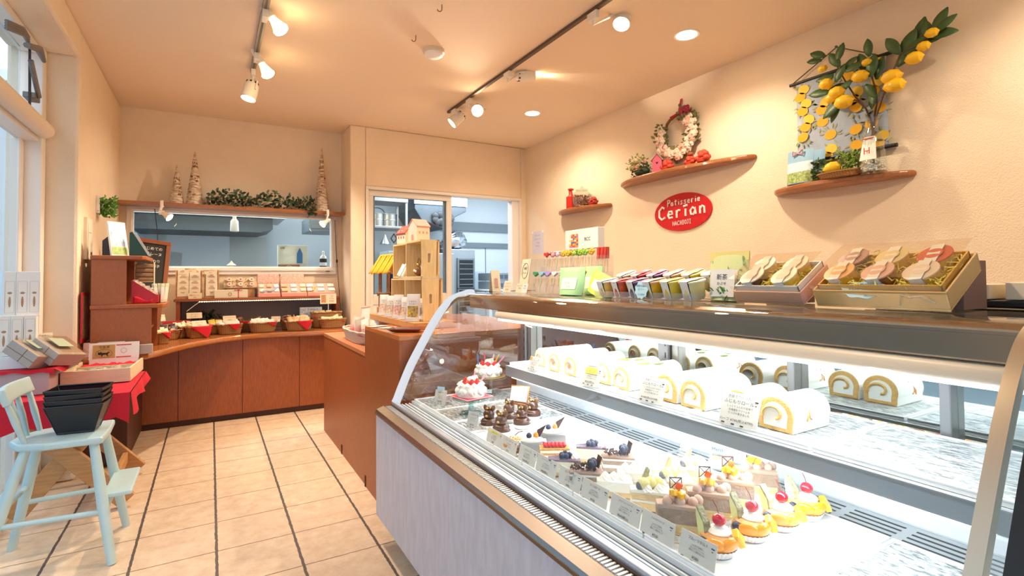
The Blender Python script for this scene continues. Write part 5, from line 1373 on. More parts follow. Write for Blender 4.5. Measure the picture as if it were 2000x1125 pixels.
# lollipop stand
LY0, LY1 = topx(1046, 1.25), topx(1166, 1.25)
LYC = (LY0+LY1)/2; LW = abs(LY0-LY1)
ACR = glassy('acrylic', 'fbfbfb', 1.3, .03, base=.04, milk=.06)
st = thing('lollipop_stand', 'clear two tier acrylic stand full of lollipops on the showcase top', 'stand', (1.25, LYC, TP), FX)
mk('tier', MB().box(-LW/2, LW/2, -.03, .04, 0, .004).box(-LW/2, LW/2, -.03, -.027, .004, .04), ACR, st)
mk('tier', MB().box(-LW/2, LW/2, .03, .08, .085, .089).box(-LW/2, LW/2, .03, .033, .089, .115).box(-LW/2, LW/2, .077, .08, 0, .085), ACR, st)
mk('end_panel', MB().box(-LW/2-.004, -LW/2, -.03, .08, 0, .15), ACR, st); mk('end_panel', MB().box(LW/2, LW/2+.004, -.03, .08, 0, .15), ACR, st)
lolm = {}
def lolly(shape, colr, label, lx, ly, z, grp, tilt=8):
    key = (shape, colr)
    T = Matrix.Translation(st.location) @ Matrix.Rotation(FX, 4, 'Z')
    p = T @ Vector((lx, ly, z))
    rot = (R_(-tilt), R_(rnd.uniform(-4, 4)), FX)
    if key in lolm: return dup(lolm[key], p, label=label, group=grp, rot=rot)
    q = thing('lollipop', label, 'lollipop', p, group=grp, rot=rot); q.scale = (1.45, 1.3, 1.12) if shape != 'stick' else (1, 1, 1.05)
    m = mat('candy_'+colr, colr, .2, coat=.5)
    mk('stick', MB().cyl((0, 0, 0), (0, 0, .06), .0016, 6), PAPER, q)
    h = MB()
    if shape == 'heart':
        pts = [(.012*math.sin(a)**3*1.15, .0105*(.8125*math.cos(a)-.3125*math.cos(2*a)-.125*math.cos(3*a)-.0625*math.cos(4*a))) for a in [2*PI*k/24 for k in range(24)]]
        h.ext([(x, -.004, .072+z_) for x, z_ in pts], (0, .008, 0))
    elif shape == 'flower':
        for k in range(5): h.ball((.007*math.cos(k*2*PI/5), 0, .072+.007*math.sin(k*2*PI/5)), (.0062, .005, .0062), 10, 6)
        h.ball((0, -.004, .072), .004, 8, 6)
    elif shape == 'bear':
        h.ball((0, 0, .070), (.0105, .005, .009), 12, 8); h.ball((-.008, 0, .079), .0042, 8, 6); h.ball((.008, 0, .079), .0042, 8, 6)
    else: h.cyl((0, 0, .05), (0, 0, .092), .0062, 12)
    mk('candy', h, m, q, smooth=True)
    mk('wrapper', MB().tube([(0, 0, .022), (0, 0, .052)], [.004, .009], 8), CELLO, q)
    return q
top = [('heart', 'd8343c')]*2+[('bear', 'f0a8b0')]*1+[('bear', 'e88a94')]+[('bear', 'f3d3d8')]*2+[('flower', 'f2c51e')]*4+[('bear', 'a9cf4a')]*1+[('flower', '9cc63a')]*5+[('flower', 'e8b22c')]*1
nt_ = len(top)
nmc = {'d8343c': 'red heart', 'f0a8b0': 'light pink bear', 'e88a94': 'rose pink bear', 'f3d3d8': 'white pink bear', 'f2c51e': 'yellow flower', 'a9cf4a': 'pale green bear', '9cc63a': 'green flower', 'e8b22c': 'amber flower', '3aa66a': 'dark green heart', '9ad0ea': 'light blue heart', '5fa8dc': 'blue heart', 'c2a8e6': 'lilac heart', 'f4f2f0': 'white heart', 'd6d2cc': 'clear grey flower', 'd8262a': 'bright red heart', 'd8442c': 'orange red stick'}
for k, (s, c) in enumerate(top):
    n = nmc[c]
    lolly(s, c, n+' lollipop on the upper tier of the acrylic stand', -LW/2+.015+(LW*.74)*k/(nt_-1), .045+.012*(k % 2), .090, n+' lollipops on the upper tier')
for k in range(6): lolly('stick', 'd8442c', 'orange red stick candy at the right end of the upper tier', LW/2-.05+.0095*k, .045+.01*(k % 2), .086, 'stick candies on the upper tier', 4)
bot = [('heart', '3aa66a'), ('heart', '9ad0ea'), ('heart', '9ad0ea'), ('heart', '5fa8dc'), ('heart', 'c2a8e6'), ('heart', 'c2a8e6'), ('heart', 'f4f2f0'), ('heart', 'f4f2f0'), ('flower', 'd6d2cc'), ('flower', 'd6d2cc'), ('heart', 'd8262a'), ('heart', 'd8262a'), ('heart', 'd8262a'), ('heart', 'd8262a')]
for k, (s, c) in enumerate(bot):
    n = nmc[c]
    lolly(s, c, n+' lollipop on the lower tier of the acrylic stand', -LW/2-.005+(LW*.78)*k/(len(bot)-1), -.012+.014*(k % 2), .005, n+' lollipops on the lower tier', 12)
# BCC display board behind
a = pX(1104, 470, 1.36); b = pX(1168, 470, 1.36); zt = pX(1136, 447, 1.36).z; zb = pX(1136, 484, 1.36).z
q = thing('display_board', 'white board with colourful square print behind the lollipop stand', 'sign', (1.36, (a.y+b.y)/2, zb-.005), FX)
w = abs(a.y-b.y)
mk('board', MB().box(-w/2, w/2, 0, .035, 0, zt-zb+.005), PAPER, q, bevel=.002)
hh = zt-zb
pm = MB(); r5 = random.Random(5); pcol = ['d8482c', 'f0a032', 'f2d23c', '4a76b8', 'e87a8a', 'f4ece2']
for i in range(5):
    for j in range(7):
        pm.box(-w*.36+w*.055*i, -w*.36+w*.055*(i+1), -.0012, 0, hh*.12+hh*.1*j, hh*.12+hh*.1*(j+1), r5.randrange(6))
mk('colour_print', pm, [mat('print_'+c, c, .5) for c in pcol], q)
lettering(q, [('BCC', w*.2, hh*.42, hh*.26, -.001)], INK)
mk('leg', MB().box(-w*.4, -w*.36, .01, .02, TP-zb+.005, 0).box(w*.36, w*.4, .01, .02, TP-zb+.005, 0), ACR, q)
# green pouches
def pouch(label, px0, px1, X, h, m, rz=0, tilt=-6, lab=PAPER, z=TP, roll=0):
    A = topx(px0, X); B = topx(px1, X); w = abs(A-B)
    q = thing('pouch', label, 'pouch', (X, (A+B)/2, z), rot=(R_(tilt), R_(roll), FX+rz))
    g_ = MB()
    def f(u, v):
        b = .024*(1-v)**.8*math.sin(PI*u)**.5
        return ((u-.5)*w*(.86+.14*min(v*2.5, 1)), -b, v*h)
    g_.grid(f, 10, 12); g_.grid(lambda u, v: (-(u-.5)*w*(.86+.14*min(v*2.5, 1)), .024*(1-v)**.8*math.sin(PI*u)**.5+.0012, v*h), 10, 12)
    mk('pouch_body', g_, m, q, smooth=True, ang=180)
    mk('seal_line', MB().box(-w*.5, w*.5, -.0022, -.0012, h*.80, h*.805), m, q)
    lb_ = MB().grid(lambda u, v: (f(.2+.6*u, .2+.42*v)[0], f(.2+.6*u, .2+.42*v)[1]-.0015, (.2+.42*v)*h), 6, 5)
    mk('label', lb_, lab, q, smooth=True, ang=180)
    return q, w, h, f
GRP = mat('pouch_mint', 'b9e6a8', .4); GRL_ = mat('pouch_lime', 'cfe94e', .4); GRY = mat('pouch_yellowgreen', 'dfe3a0', .45)
q, w, h, f = pouch('mint green pouch with white label in front of the lollipop stand', 1092, 1139, 1.17, .105, GRP, R_(2))
lettering(q, [('さくら', -.004, h*.40, .010, f(.5, .4)[1]-.003), ('ハート', .006, h*.27, .008, f(.5, .3)[1]-.003)], INKG)
q, w, h, f = pouch('second mint green pouch standing behind the first', 1136, 1176, 1.26, .11, GRP, R_(-6))
q, w, h, f = pouch('lime green pouch leaning to the right beside the mint pouches', 1146, 1192, 1.19, .082, GRL_, R_(4), -12, roll=22)
# acrylic tray with jelly cups
JX0 = 1.17
ja, jb = topx(1176, JX0), topx(1376, JX0)
q = thing('acrylic_tray', 'low clear acrylic tray holding the jelly cups', 'tray', (JX0, (ja+jb)/2, TP), FX)
JW = abs(ja-jb)
mk('tray_body', MB().box(-JW/2, JW/2, -.03, .12, 0, .003).box(-JW/2, JW/2, -.033, -.03, 0, .02).box(-JW/2-.003, -JW/2, -.03, .12, 0, .02).box(JW/2, JW/2+.003, -.03, .12, 0, .02), ACR, q)
def jelly(label, p, rot, colr, lidc, grp, s=1.0):
    t = thing('jelly_cup', label, 'jelly', p, group=grp, rot=rot)
    mj = mat('jelly_'+colr, colr, .12, coat=.6)
    mk('cup', MB().lathe([(.024*s, 0), (.027*s, .006*s), (.031*s, .044*s)], 24), mj, t, smooth=True)
    mk('lid', MB().lathe([(.033*s, .044*s), (.033*s, .047*s), (.0, .0475*s)], 24), mat('lid_'+lidc, lidc, .4), t, smooth=True)
    bd = MB()
    pts = [(-.0248*s, .002*s), (-.0285*s, .025*s), (-.0325*s, .044*s), (-.0335*s, .0485*s), (0, .0495*s), (.0335*s, .0485*s)]
    bd.ext([(-.012*s, y, z) for y, z in pts]+[(-.012*s, y, z+.0008) for y, z in reversed(pts)], (.024*s, 0, 0))
    mk('label_band', bd, PAPER, t)
    mk('label_disc', MB().lathe([(.017*s, .0495*s), (.017*s, .0502*s), (0, .0503*s)], 20), mat('lidp_'+lidc, lidc, .5), t, smooth=True)
    return t
T = Matrix.Translation(q.location) @ Matrix.Rotation(FX, 4, 'Z')
jc = [('f2c658', 'f3efe2', 'pale amber'), ('e2571c', 'd8485a', 'orange red'), ('5a3a58', '8a5a94', 'dark purple'), ('f2b41e', 'f0b0a0', 'golden'), ('f8d240', 'f2d86a', 'bright yellow'), ('f8e29a', 'f4ead0', 'pale yellow')]
for k, (c, l, n) in enumerate(jc):
    x = -JW/2+.036+(JW-.072)*k/5
    jelly(n+' jelly cup in the front row of the acrylic tray', T @ Vector((x, .003, .0045)), (R_(10), 0, FX), c, l, 'jelly cups in the acrylic tray', 1.12)
    jelly(n+' jelly cup in the raised back row of the acrylic tray', T @ Vector((x+.012, .082, .030)), (R_(16), 0, FX), c, l, 'jelly cups in the acrylic tray', 1.08)
tag(mk('acrylic_step', MB().box(-JW/2+.01, JW/2-.01, .048, .115, .0035, .024), ACR, loc=q.location, rz=FX), 'clear step raising the back row of jelly cups', 'stand')
def cloud(name, label, loc, w, h, m, rot):
    t = thing(name, label, 'tag', loc, rot=rot)
    pts = [(w/2*(1+.07*math.cos(9*a))*math.cos(a), h/2*(1+.07*math.cos(9*a))*math.sin(a)+h/2) for a in [2*PI*k/72 for k in range(72)]]
    mk('card', MB().ext([(x, 0, z) for x, z in pts], (0, .0015, 0)), m, t)
    return t
SKYC = mat('tag_sky', 'bfe4f0', .6)
p = pX(1251, 575, 1.128)
q = cloud('price_tag', 'light blue cloud shaped price tag before the jelly cups', (1.128, p.y, TP+.001), .052, .054, SKYC, (R_(-6), 0, FX))
lettering(q, [('季節の果物', 0, .036, .0085, -.001), ('ゼリー', 0, .025, .009, -.001), ('1コ ¥350', 0, .010, .008, -.001)], INKB)
# yellow green pouch
q, w, h, f = pouch('yellow green pouch with new tea label beside the pink jelly box', 1383, 1459, 1.20, .135, GRY, R_(0), -7)
mk('leaf_print', foliage(MB(), 30, ((-w*.42, w*.42), (-.006, -.004), (h*.45, h*.78)), .02, 8, .25), mat('print_leaf', 'b8d49a', .6), q)
mk('yellow_top', MB().box(-w*.5, w*.5, -.0026, -.0014, h*.82, h), mat('pouch_yellow', 'f0dc84', .45), q)
mk('white_label', MB().box(-w*.30, w*.32, -.0255, -.0245, .01, h*.62), PAPER, q)
lettering(q, [('新茶', 0, h*.42, .017, -.0262), ('かぶせ', 0, h*.31, .010, -.0262), ('ギフト', 0, h*.22, .009, -.0262)], INK)
mk('tea_leaf', foliage(MB(), 9, ((-w*.22, w*.22), (-.0268, -.0262), (.014, .03)), .02, 9, .2), LEAFL, q)
# jelly gift boxes
def giftbox(name, label, px0, px1, X, d, h, tilt, outer, inner, straw, cups, grp, nx, inset=.006, lidh=0.):
    A = topx(px0, X); B = topx(px1, X); w = abs(A-B)
    rot = (R_(tilt), 0, FX)
    t = thing(name, label, 'box', (X, (A+B)/2, TP+.001), rot=rot)
    th = .004
    mk('box_body', MB().box(-w/2, w/2, 0, d, 0, th).box(-w/2, w/2, 0, th, th, h).box(-w/2, w/2, d-th, d, th, h).box(-w/2, -w/2+th, th, d-th, th, h).box(w/2-th, w/2, th, d-th, th, h), outer, t, bevel=.002)
    i = inset
    if inner: mk('inner_rim', MB().box(-w/2+i, w/2-i, i, i+.003, h*.3, h+lidh).box(-w/2+i, w/2-i, d-i-.003, d-i, h*.3, h+lidh).box(-w/2+i, -w/2+i+.003, i, d-i, h*.3, h+lidh).box(w/2-i-.003, w/2-i, i, d-i, h*.3, h+lidh), inner, t)
    sw = MB(); r = random.Random(int(px0))
    for k in range(420):
        c = Vector((r.uniform(-w/2+.014, w/2-.014), r.uniform(.014, d-.014), h*.72+r.random()*h*.5)); a = r.uniform(0, 6.3); L = r.uniform(.012, .032)
        e1 = c+Vector((math.cos(a)*L, math.sin(a)*L*.8, r.uniform(-.004, .006))); md = (c+e1)/2+Vector((r.uniform(-.008, .008), r.uniform(-.008, .008), r.uniform(0, .008)))
        for v in (c, md, e1): v.x = min(max(v.x, -w/2+.009), w/2-.009); v.y = min(max(v.y, .009), d-.009)
        sw.tube([c, md, e1], .0013, 3)
    sw.box(-w/2+.008, w/2-.008, .008, d-.008, th, h*.80)
    mk('straw', sw, straw, t)['kind'] = 'stuff'
    mk('film', MB().box(-w/2+.001, w/2-.001, .001, d-.001, h+lidh+.022, h+lidh+.0225).box(-w/2-.001, w/2+.001, -.0015, -.001, 0, h+lidh+.004), CELLO, t)
    M = Matrix.Translation(t.location) @ Euler(rot).to_matrix().to_4x4()
    ny = len(cups)//nx
    for k, (c, l, n) in enumerate(cups):
        ix, iy = k % nx, k//nx
        x = -w/2+.045+(w-.09)*(ix/(nx-1) if nx > 1 else 0); y = d*(.34+.42*iy)
        jelly(n, M @ Vector((x, y, h*.45)), (R_(tilt+9), R_(-6), FX+R_(-4)), c, l, grp, .92)
    return t, w
STRAWY = mat('straw_yellow', 'f4e066', .7)
t, w = giftbox('pink_gift_box', 'pink gift box with four jelly cups in yellow straw on the showcase top', 1440, 1572, 1.145, .128, .034, 30, mat('pink_box_pale', 'f2bfb0', .55), mat('box_white_rim', 'f4f0ee', .5), STRAWY,
    [('6a4038', 'e8d8d0', 'dark jelly cup front left in the pink gift box'), ('eac04a', 'f4ecd0', 'yellow jelly cup front right in the pink gift box'), ('f0d27a', 'f2ecdc', 'pale jelly cup back left in the pink gift box'), ('eab44a', 'f0d8b8', 'golden jelly cup back right in the pink gift box')], 'jelly cups in the pink gift box', 2, lidh=.012)
t, w = giftbox('kraft_gift_box', 'large kraft gift box with six jelly cups in yellow straw wrapped in clear film', 1596, 1858, 1.145, .158, .040, 28, mat('kraft_box_gold', 'f0c684', .6), mat('kraft_inner', 'dcab55', .5), STRAWY,
    [('e9b23a', 'f0b060', 'amber jelly cup front left in the large kraft box'), ('8a4a34', 'e8b4a0', 'red brown jelly cup in the front middle of the large kraft box'), ('e0b04a', 'f0dcc8', 'golden jelly cup front right in the large kraft box'), ('4a3a34', 'b98c84', 'dark jelly cup back left in the large kraft box'), ('e6bc4a', 'ecd49a', 'yellow jelly cup in the back middle of the large kraft box'), ('dfae4a', 'd86040', 'jelly cup with orange red lid back right in the large kraft box')], 'jelly cups in the large kraft box', 3, inset=.009, lidh=.008)
fm = MB(); M0 = None
fm.tube([(w*.18, -.004, .012), (w*.22, -.012, .040), (w*.26, -.004, .030), (w*.34, -.010, .036), (w*.42, -.002, .018)], .0016, 5)
mk('film_crease', fm, CELLOM, t, smooth=True)
yc = topx(1683, 1.10)
q = cloud('price_tag', 'light blue cloud shaped price tag on the large kraft jelly box', (1.128, topx(1684, 1.128), TP+.022), .085, .036, SKYC, (R_(-24), 0, FX+R_(4)))
lettering(q, [('季節の果物ゼリー', 0, .0245, .0085, -.001), ('夏みかん・ぶどう・もも', 0, .0175, .005, -.001), ('6コ入 ¥2200', -.006, .0085, .0085, -.001), ('(税込2376)', .014, .003, .005, -.001)], INK)
sy0, sy1 = topx(1790, 1.25), topx(1926, 1.31)
tag(mk('box_support', MB().ext([(1.21, sy1, TP+.001), (1.315, sy1, TP+.001), (1.315, sy1, TP+.095), (1.285, sy1, TP+.095), (1.21, sy1, TP+.045)], (0, .05, 0)), mat('support_mauve', '9c7a6c', .7), bevel=.001), 'mauve card wedge holding up the large kraft box', 'stand')
tag(mk('box_support', MB().ext([(1.22, topx(1500, 1.2)-.06, TP+.001), (1.30, topx(1500, 1.2)-.06, TP+.001), (1.30, topx(1500, 1.2)-.06, TP+.055), (1.27, topx(1500, 1.2)-.06, TP+.055)], (0, .08, 0)), MATS['support_mauve'], bevel=.001), 'mauve card wedge behind the pink jelly box', 'stand')
# paper carriers and black tray at the near end
tag(mk('black_tray', MB().box(1.34, 1.47, .285, .62, TP+.001, TP+.016), BLACK, bevel=.004), 'black tray under the flat cream boxes at the near end of the showcase top', 'tray')
q = thing('flat_box', 'flat cream box nearest the large kraft box on the black tray', 'box', (1.405, .50, TP+.0175), R_(-96))
mk('box_body', MB().box(-.09, .09, -.05, .05, 0, .03), PAPERC, q, bevel=.002)
q = thing('flat_box', 'flat cream box at the right border on the black tray', 'box', (1.405, .335, TP+.0175), R_(-86))
mk('box_body', MB().box(-.06, .06, -.055, .055, 0, .034), PAPERC, q, bevel=.002)
q = thing('paper_bag', 'cream paper bag with red oval mark standing behind the mauve wedge', 'bag', (1.40, .615, TP+.0175), rot=(R_(-14), 0, FX))
mk('bag_body', MB().box(-.06, .05, 0, .012, 0, .075), PAPERC, q, bevel=.003)
mk('oval_mark', MB().ext([(-.01+.024*math.cos(2*PI*k/20), -.001, .03+.012*math.sin(2*PI*k/20)) for k in range(20)], (0, .001, 0)), mat('mark_red', 'a8482c', .6), q)

# ================================================================== RIGHT WALL
def wall_shelf(label, px0, px1, y0, y1, z, d):
    """rounded bow fronted board on the right wall, from far y0 to near y1"""
    n = 28; pts = []
    for k in range(n+1):
        u = k/n; s = max(math.sin(PI*u), 0)**.55*(1.12-.34*u)
        pts.append((RX-.004-d*s, y0+(y1-y0)*u))
    t = thing('wall_shelf', label, 'shelf', (RX, (y0+y1)/2, z), group='wooden shelves on the right wall')
    mk('board', MB().prism([(x-RX, y-(y0+y1)/2) for x, y in pts], -.036, 0), WOODS, t, bevel=.012, seg=3)
    return t
zs1, zs2, zs3 = 1.828, 1.972, 1.700
wall_shelf('small wooden wall shelf holding the red tin and glass jar', 0, 0, 4.36, 3.57, zs1, .16)
wall_shelf('long wooden wall shelf below the flower wreath', 0, 0, 3.44, 2.13, zs2, .19)
wall_shelf('wooden wall shelf holding the lemon branch vase', 0, 0, 2.01, 1.235, zs3, .17)
def on(px, z, dx, py=None):   # a spot dx off the right wall under pixel column px
    p = pX(px, 300, RX-dx); return Vector((RX-dx, p.y, z+.0012))
REDG = mat('red_ceramic', 'c2281e', .4)
# small shelf
p = on(1114, zs1, .09)
q = thing('red_tin', 'red square tin with round top on the small wall shelf', 'tin', p, R_(20)); q.scale = (1.2, 1.2, 1.4)
mk('tin_body', MB().box(-.028, .028, -.028, .028, 0, .085), REDG, q, bevel=.003)
mk('tin_neck', MB().lathe([(.026, .085), (.018, .10), (.012, .125)], 14), REDG, q, smooth=True)
mk('tin_knob', MB().ball((0, 0, .135), (.026, .026, .010), 14, 8), mat('red_bright', 'e2402a', .4), q, smooth=True)
mk('handle', MB().tube([(-.026, 0, .085), (-.034, 0, .115), (-.012, 0, .125)], .0025, 6), CHROME, q, smooth=True)
p = on(1136, zs1, .085)
q = thing('glass_jar', 'round glass jar of dried petals on the small wall shelf', 'jar', p); q.scale = (1.25, 1.25, 1.3)
mk('jar_body', MB().lathe([(.05, 0), (.068, .02), (.072, .07), (.058, .105), (.045, .11), (.045, .118)], 22), GLASSJ, q, smooth=True)
mk('jar_lid', MB().lathe([(.048, .118), (.048, .124), (.02, .132), (.012, .146), (.004, .15)], 20), GLASSJ, q, smooth=True)
r = random.Random(9); pm = [MB(), MB()]
for k in range(110):
    a = r.uniform(0, 6.3); rr = .058*math.sqrt(r.random()); pm[k % 2].ball((rr*math.cos(a), rr*math.sin(a), .012+r.random()*.072), (r.uniform(.008, .014), r.uniform(.006, .012), .006), 6, 4)
mk('petals', pm[0], mat('petal_brown', '8a5a44', .8), q)['kind'] = 'stuff'
mk('petals', pm[1], mat('petal_rose', 'c98a7a', .8), q)['kind'] = 'stuff'
def rosefig(label, p, s=1., m=REDG, brown=False):
    t = thing('rose_ornament', label, 'ornament', p, group='red rose shaped ornaments on the wall shelves'); t.scale = (1.3, 1.3, 1.35)
    b = MB(); r = random.Random(int(p.y*1000))
    for k in range(9):
        a = k*2.4; rr = (.006+.0028*k)*s
        b.ball((rr*math.cos(a), rr*math.sin(a)*1.2, (.045-.0042*k)*s), (.016*s, .015*s, .012*s), 9, 6)
    mk('petals', b, m, t, smooth=True)
    mk('base', MB().lathe([(.026*s, 0), (.03*s, .012*s), (.02*s, .02*s)], 12), m, t, smooth=True)
    if brown: mk('bud', MB().ball((0, 0, .062*s), (.018*s, .02*s, .014*s), 10, 7), mat('bud_brown', '8a4a26', .6), t, smooth=True)
rosefig('small red rose ornament beside the glass jar', on(1158, zs1, .07), 1.0, mat('rose_dark', 'b23226', .5))
# long shelf: flower pot, bird house, red roses
p = on(1252, zs2, .10)
q = thing('flower_basket', 'wire basket of moss and pale flowers on the long wall shelf', 'plant', p)
mk('wire_pot', MB().tube([(.055*math.cos(a*PI/9), .075*math.sin(a*PI/9), .055) for a in range(18)], .003, 6, closed=True).tube([(.04*math.cos(a*PI/9), .055*math.sin(a*PI/9), .003) for a in range(18)], .003, 6, closed=True), GOLD, q, smooth=True)
m = MB().ball((0, -.01, .045), (.052, .072, .042), 14, 9)
mk('moss', foliage(m, 170, ((-.055, .05), (-.085, .07), (.0, .10)), .022, 12, .35), LEAFD, q)
mk('fresh_leaves', foliage(MB(), 130, ((-.05, .05), (-.04, .12), (.06, .17)), .03, 13, .3), mat('leaf_pale', 'a9b86a', .6, noise=.3, scale=50), q)
fl = MB(); fl.ball((-.03, .02, .135), (.028, .03, .024), 12, 8)
for k in range(5): fl.ball((-.03+.02*math.cos(k*1.26), .02+.022*math.sin(k*1.26), .135), .017, 8, 6)
mk('cream_rose', fl, mat('petal_cream', 'f3e6b8', .7), q, smooth=True)
fl = MB()
for a in ((-.03, .055, .085), (-.045, .0, .08), (-.01, -.05, .115)):
    for k in range(5): fl.ball((a[0], a[1]+.01*math.cos(k*1.26), a[2]+.01*math.sin(k*1.26)), .010, 7, 5)
mk('pink_blossom', fl, mat('petal_pink', 'e6a894', .7), q, smooth=True)
p = on(1285, zs2, .12)
q = thing('bird_house', 'tiny pink bird house on the long wall shelf', 'ornament', p, R_(-60)); q.scale = (1.2, 1.2, 1.25)
PK1 = mat('pink_paint', 'e0647e', .6)
mk('house_wall', MB().box(-.03, .03, -.028, .028, 0, .075).ext([(-.03, -.028, .075), (.03, -.028, .075), (0, -.028, .11)], (0, .056, 0)), PK1, q)
rf = MB()
for s in (-1, 1): rf.ext([(s*.038, -.034, .068), (0, -.034, .112), (0, -.034, .118), (s*.042, -.034, .070)], (0, .068, 0))
mk('roof', rf, mat('roof_greige', 'b9a692', .7), q)
ht = [(.008*math.sin(a)**3, .0085*(.8125*math.cos(a)-.3125*math.cos(2*a)-.125*math.cos(3*a)-.0625*math.cos(4*a))) for a in [2*PI*k/20 for k in range(20)]]
mk('heart_hole', MB().ext([(x, -.0285, .055+z) for x, z in ht], (0, .001, 0)), INK, q)
for px, lab, s, br in ((1303, 'red rose ornament just right of the pink bird house', 1.15, False), (1348, 'red rose ornament with brown bud in the middle of the long wall shelf', .95, True), (1373, 'red rose ornament to the right of the brown bud ornament on the long shelf', 1.2, False)):
    rosefig(lab, on(px, zs2, .11), s, mat('rose_coral', 'cf4630', .5), br)
# wreath
c = pX(1325, 263, RX-.03)
q = thing('flower_wreath', 'round wreath of dried pink and white flowers hanging on the right wall', 'wreath', (RX-.03, c.y, c.z), FX)
WR = .155
mk('vine_ring', MB().tube([(WR*math.cos(a*PI/24)+.004*math.sin(a*3), .004*math.cos(a*5), WR*math.sin(a*PI/24)) for a in range(48)], .011, 8, closed=True).tube([(WR*math.cos(a*PI/24)+.004, .006*math.cos(a*4+1), (WR+.008)*math.sin(a*PI/24)) for a in range(48)], .006, 6, closed=True), mat('vine_brown', '8f6a3e', .8, noise=.3, scale=60), q, smooth=True)
def arc(mb, n, a0, a1, size, w, seed, spread=.035):
    r = random.Random(seed)
    for k in range(n):
        a = R_(r.uniform(a0, a1)); rr = WR+r.uniform(-spread, spread)
        foliage(mb, 1, ((rr*math.cos(a)-.005, rr*math.cos(a)+.005), (-.045, .0), (rr*math.sin(a)-.005, rr*math.sin(a)+.005)), size, seed*1000+k, w)
    return mb
mk('wreath_leaves', arc(MB(), 420, -215, 75, .038, .34, 4, .046), mat('leaf_sage', '8a8a58', .7, noise=.35, scale=50), q)
r = random.Random(21)
def blooms(n, a0, a1, size, m, name, petals=6):
    b = MB()
    for k in range(n):
        a = R_(a0+(a1-a0)*(k+.5)/n+r.uniform(-5, 5)); rr = WR+r.uniform(-.032, .034); cx, cz_ = rr*math.cos(a), rr*math.sin(a); y = -.030-r.random()*.02
        b.ball((cx, y-size*.2, cz_), (size*.5, size*.4, size*.5), 8, 6)
        for j in range(petals): b.ball((cx+size*.6*math.cos(j*2*PI/petals), y, cz_+size*.6*math.sin(j*2*PI/petals)), (size*.45, size*.25, size*.45), 7, 5)
    return mk(name, b, m, q, smooth=True)
blooms(70, -205, 40, .027, mat('petal_white_pink', 'f0dcc8', .8), 'pale_blossom')
blooms(22, -195, 40, .030, mat('petal_peach', 'eeb9a4', .8), 'peach_blossom')
blooms(6, -200, 40, .017, mat('petal_crimson', 'c02848', .8), 'crimson_blossom')
b = MB()
for k in range(26):
    a = k*2.39996; rr = .0085*math.sqrt(k); b.ball((.085+rr*math.cos(a), -.045+.0012*k, .150+rr*math.sin(a)), (.016, .012, .016), 8, 6)
mk('red_rose', b, mat('petal_magenta', 'b02a50', .7, noise=.3, scale=60), q, smooth=True)
b = MB()
for k in range(16):
    a = k*2.39996; rr = .0065*math.sqrt(k); b.ball((.120+rr*math.cos(a), -.045+.001*k, .055+rr*math.sin(a)), (.012, .009, .012), 8, 6)
mk('pink_rose', b, mat('petal_old_rose', 'd0747a', .7, noise=.25, scale=60), q, smooth=True)
hz = pX(1327, 194, RX-.01).z-c.z
rb = MB()
rb.ext([(-.012, .0, WR-.01), (.014, .0, WR-.01), (.022, .022, hz), (.004, .022, hz)], (0, .002, 0))
for s in (-1, 1): rb.tube([(0, -.02, WR), (s*.045, -.03, WR+.02*s), (s*.05, -.03, WR-.012), (0, -.02, WR)], .007, 6)
mk('red_ribbon', rb, mat('ribbon_red', 'b8203a', .6), q)
# round shop sign
ya, yb2 = pX(1279, 415, RX-.01).y, pX(1391, 411, RX-.01).y
cz_ = (pX(1336, 376, RX-.01).z+pX(1336, 450, RX-.01).z)/2
sa = abs(ya-yb2)/2; sb = (pX(1336, 376, RX-.01).z-pX(1336, 450, RX-.01).z)/2
q = thing('shop_sign', 'red oval shop sign with white hand lettering on the right wall', 'sign', (RX-.013, (ya+yb2)/2, cz_), FX)
mk('oval_plate', MB().ext([(sa*math.cos(2*PI*k/64), 0, sb*math.sin(2*PI*k/64)) for k in range(64)], (0, .011, 0)), mat('sign_red', 'c8141e', .4, noise=.1, scale=8), q, bevel=.002)
STK = {'P': [[(.1, 0), (.1, 1), (.5, .98), (.62, .8), (.5, .58), (.12, .5)]], 'a': [[(.5, .42), (.3, .56), (.1, .35), (.15, .08), (.36, .05), (.5, .3), (.52, .5), (.55, .05)]],
 't': [[(.3, .9), (.28, .15), (.42, .02)], [(.08, .62), (.55, .66)]], 'i': [[(.2, .55), (.2, .02)], [(.2, .74), (.21, .8)]], 'ï': [[(.2, .55), (.2, .02)], [(.03, .74), (.36, .8)]], 's': [[(.48, .52), (.25, .56), (.14, .42), (.42, .24), (.36, .04), (.08, .06)]],
 'e': [[(.12, .3), (.48, .34), (.42, .54), (.2, .54), (.08, .28), (.2, .04), (.5, .1)]], 'r': [[(.15, .55), (.15, .0)], [(.16, .36), (.3, .54), (.46, .52)]], 'n': [[(.12, .56), (.12, .02)], [(.13, .36), (.3, .55), (.46, .46), (.48, .02)]],
 'C': [[(.62, .84), (.4, .98), (.12, .72), (.1, .25), (.34, .02), (.66, .16)]], 'H': [[(.1, .95), (.1, .02)], [(.55, .95), (.55, .02)], [(.1, .5), (.55, .5)]], 'A': [[(.05, .02), (.32, .96), (.6, .02)], [(.16, .36), (.5, .36)]],
 'I': [[(.25, .95), (.25, .03)], [(.08, .95), (.42, .95)], [(.08, .03), (.42, .03)]], 'O': [[(.33, .95), (.08, .7), (.08, .28), (.33, .03), (.58, .28), (.58, .7), (.33, .95)]], 'J': [[(.1, .95), (.55, .95)], [(.38, .95), (.38, .2), (.22, .03), (.05, .16)]]}
WID = {'i': .40, 'ï': .42, 'I': .52, 'C': .76, 'n': .66, 'a': .70}
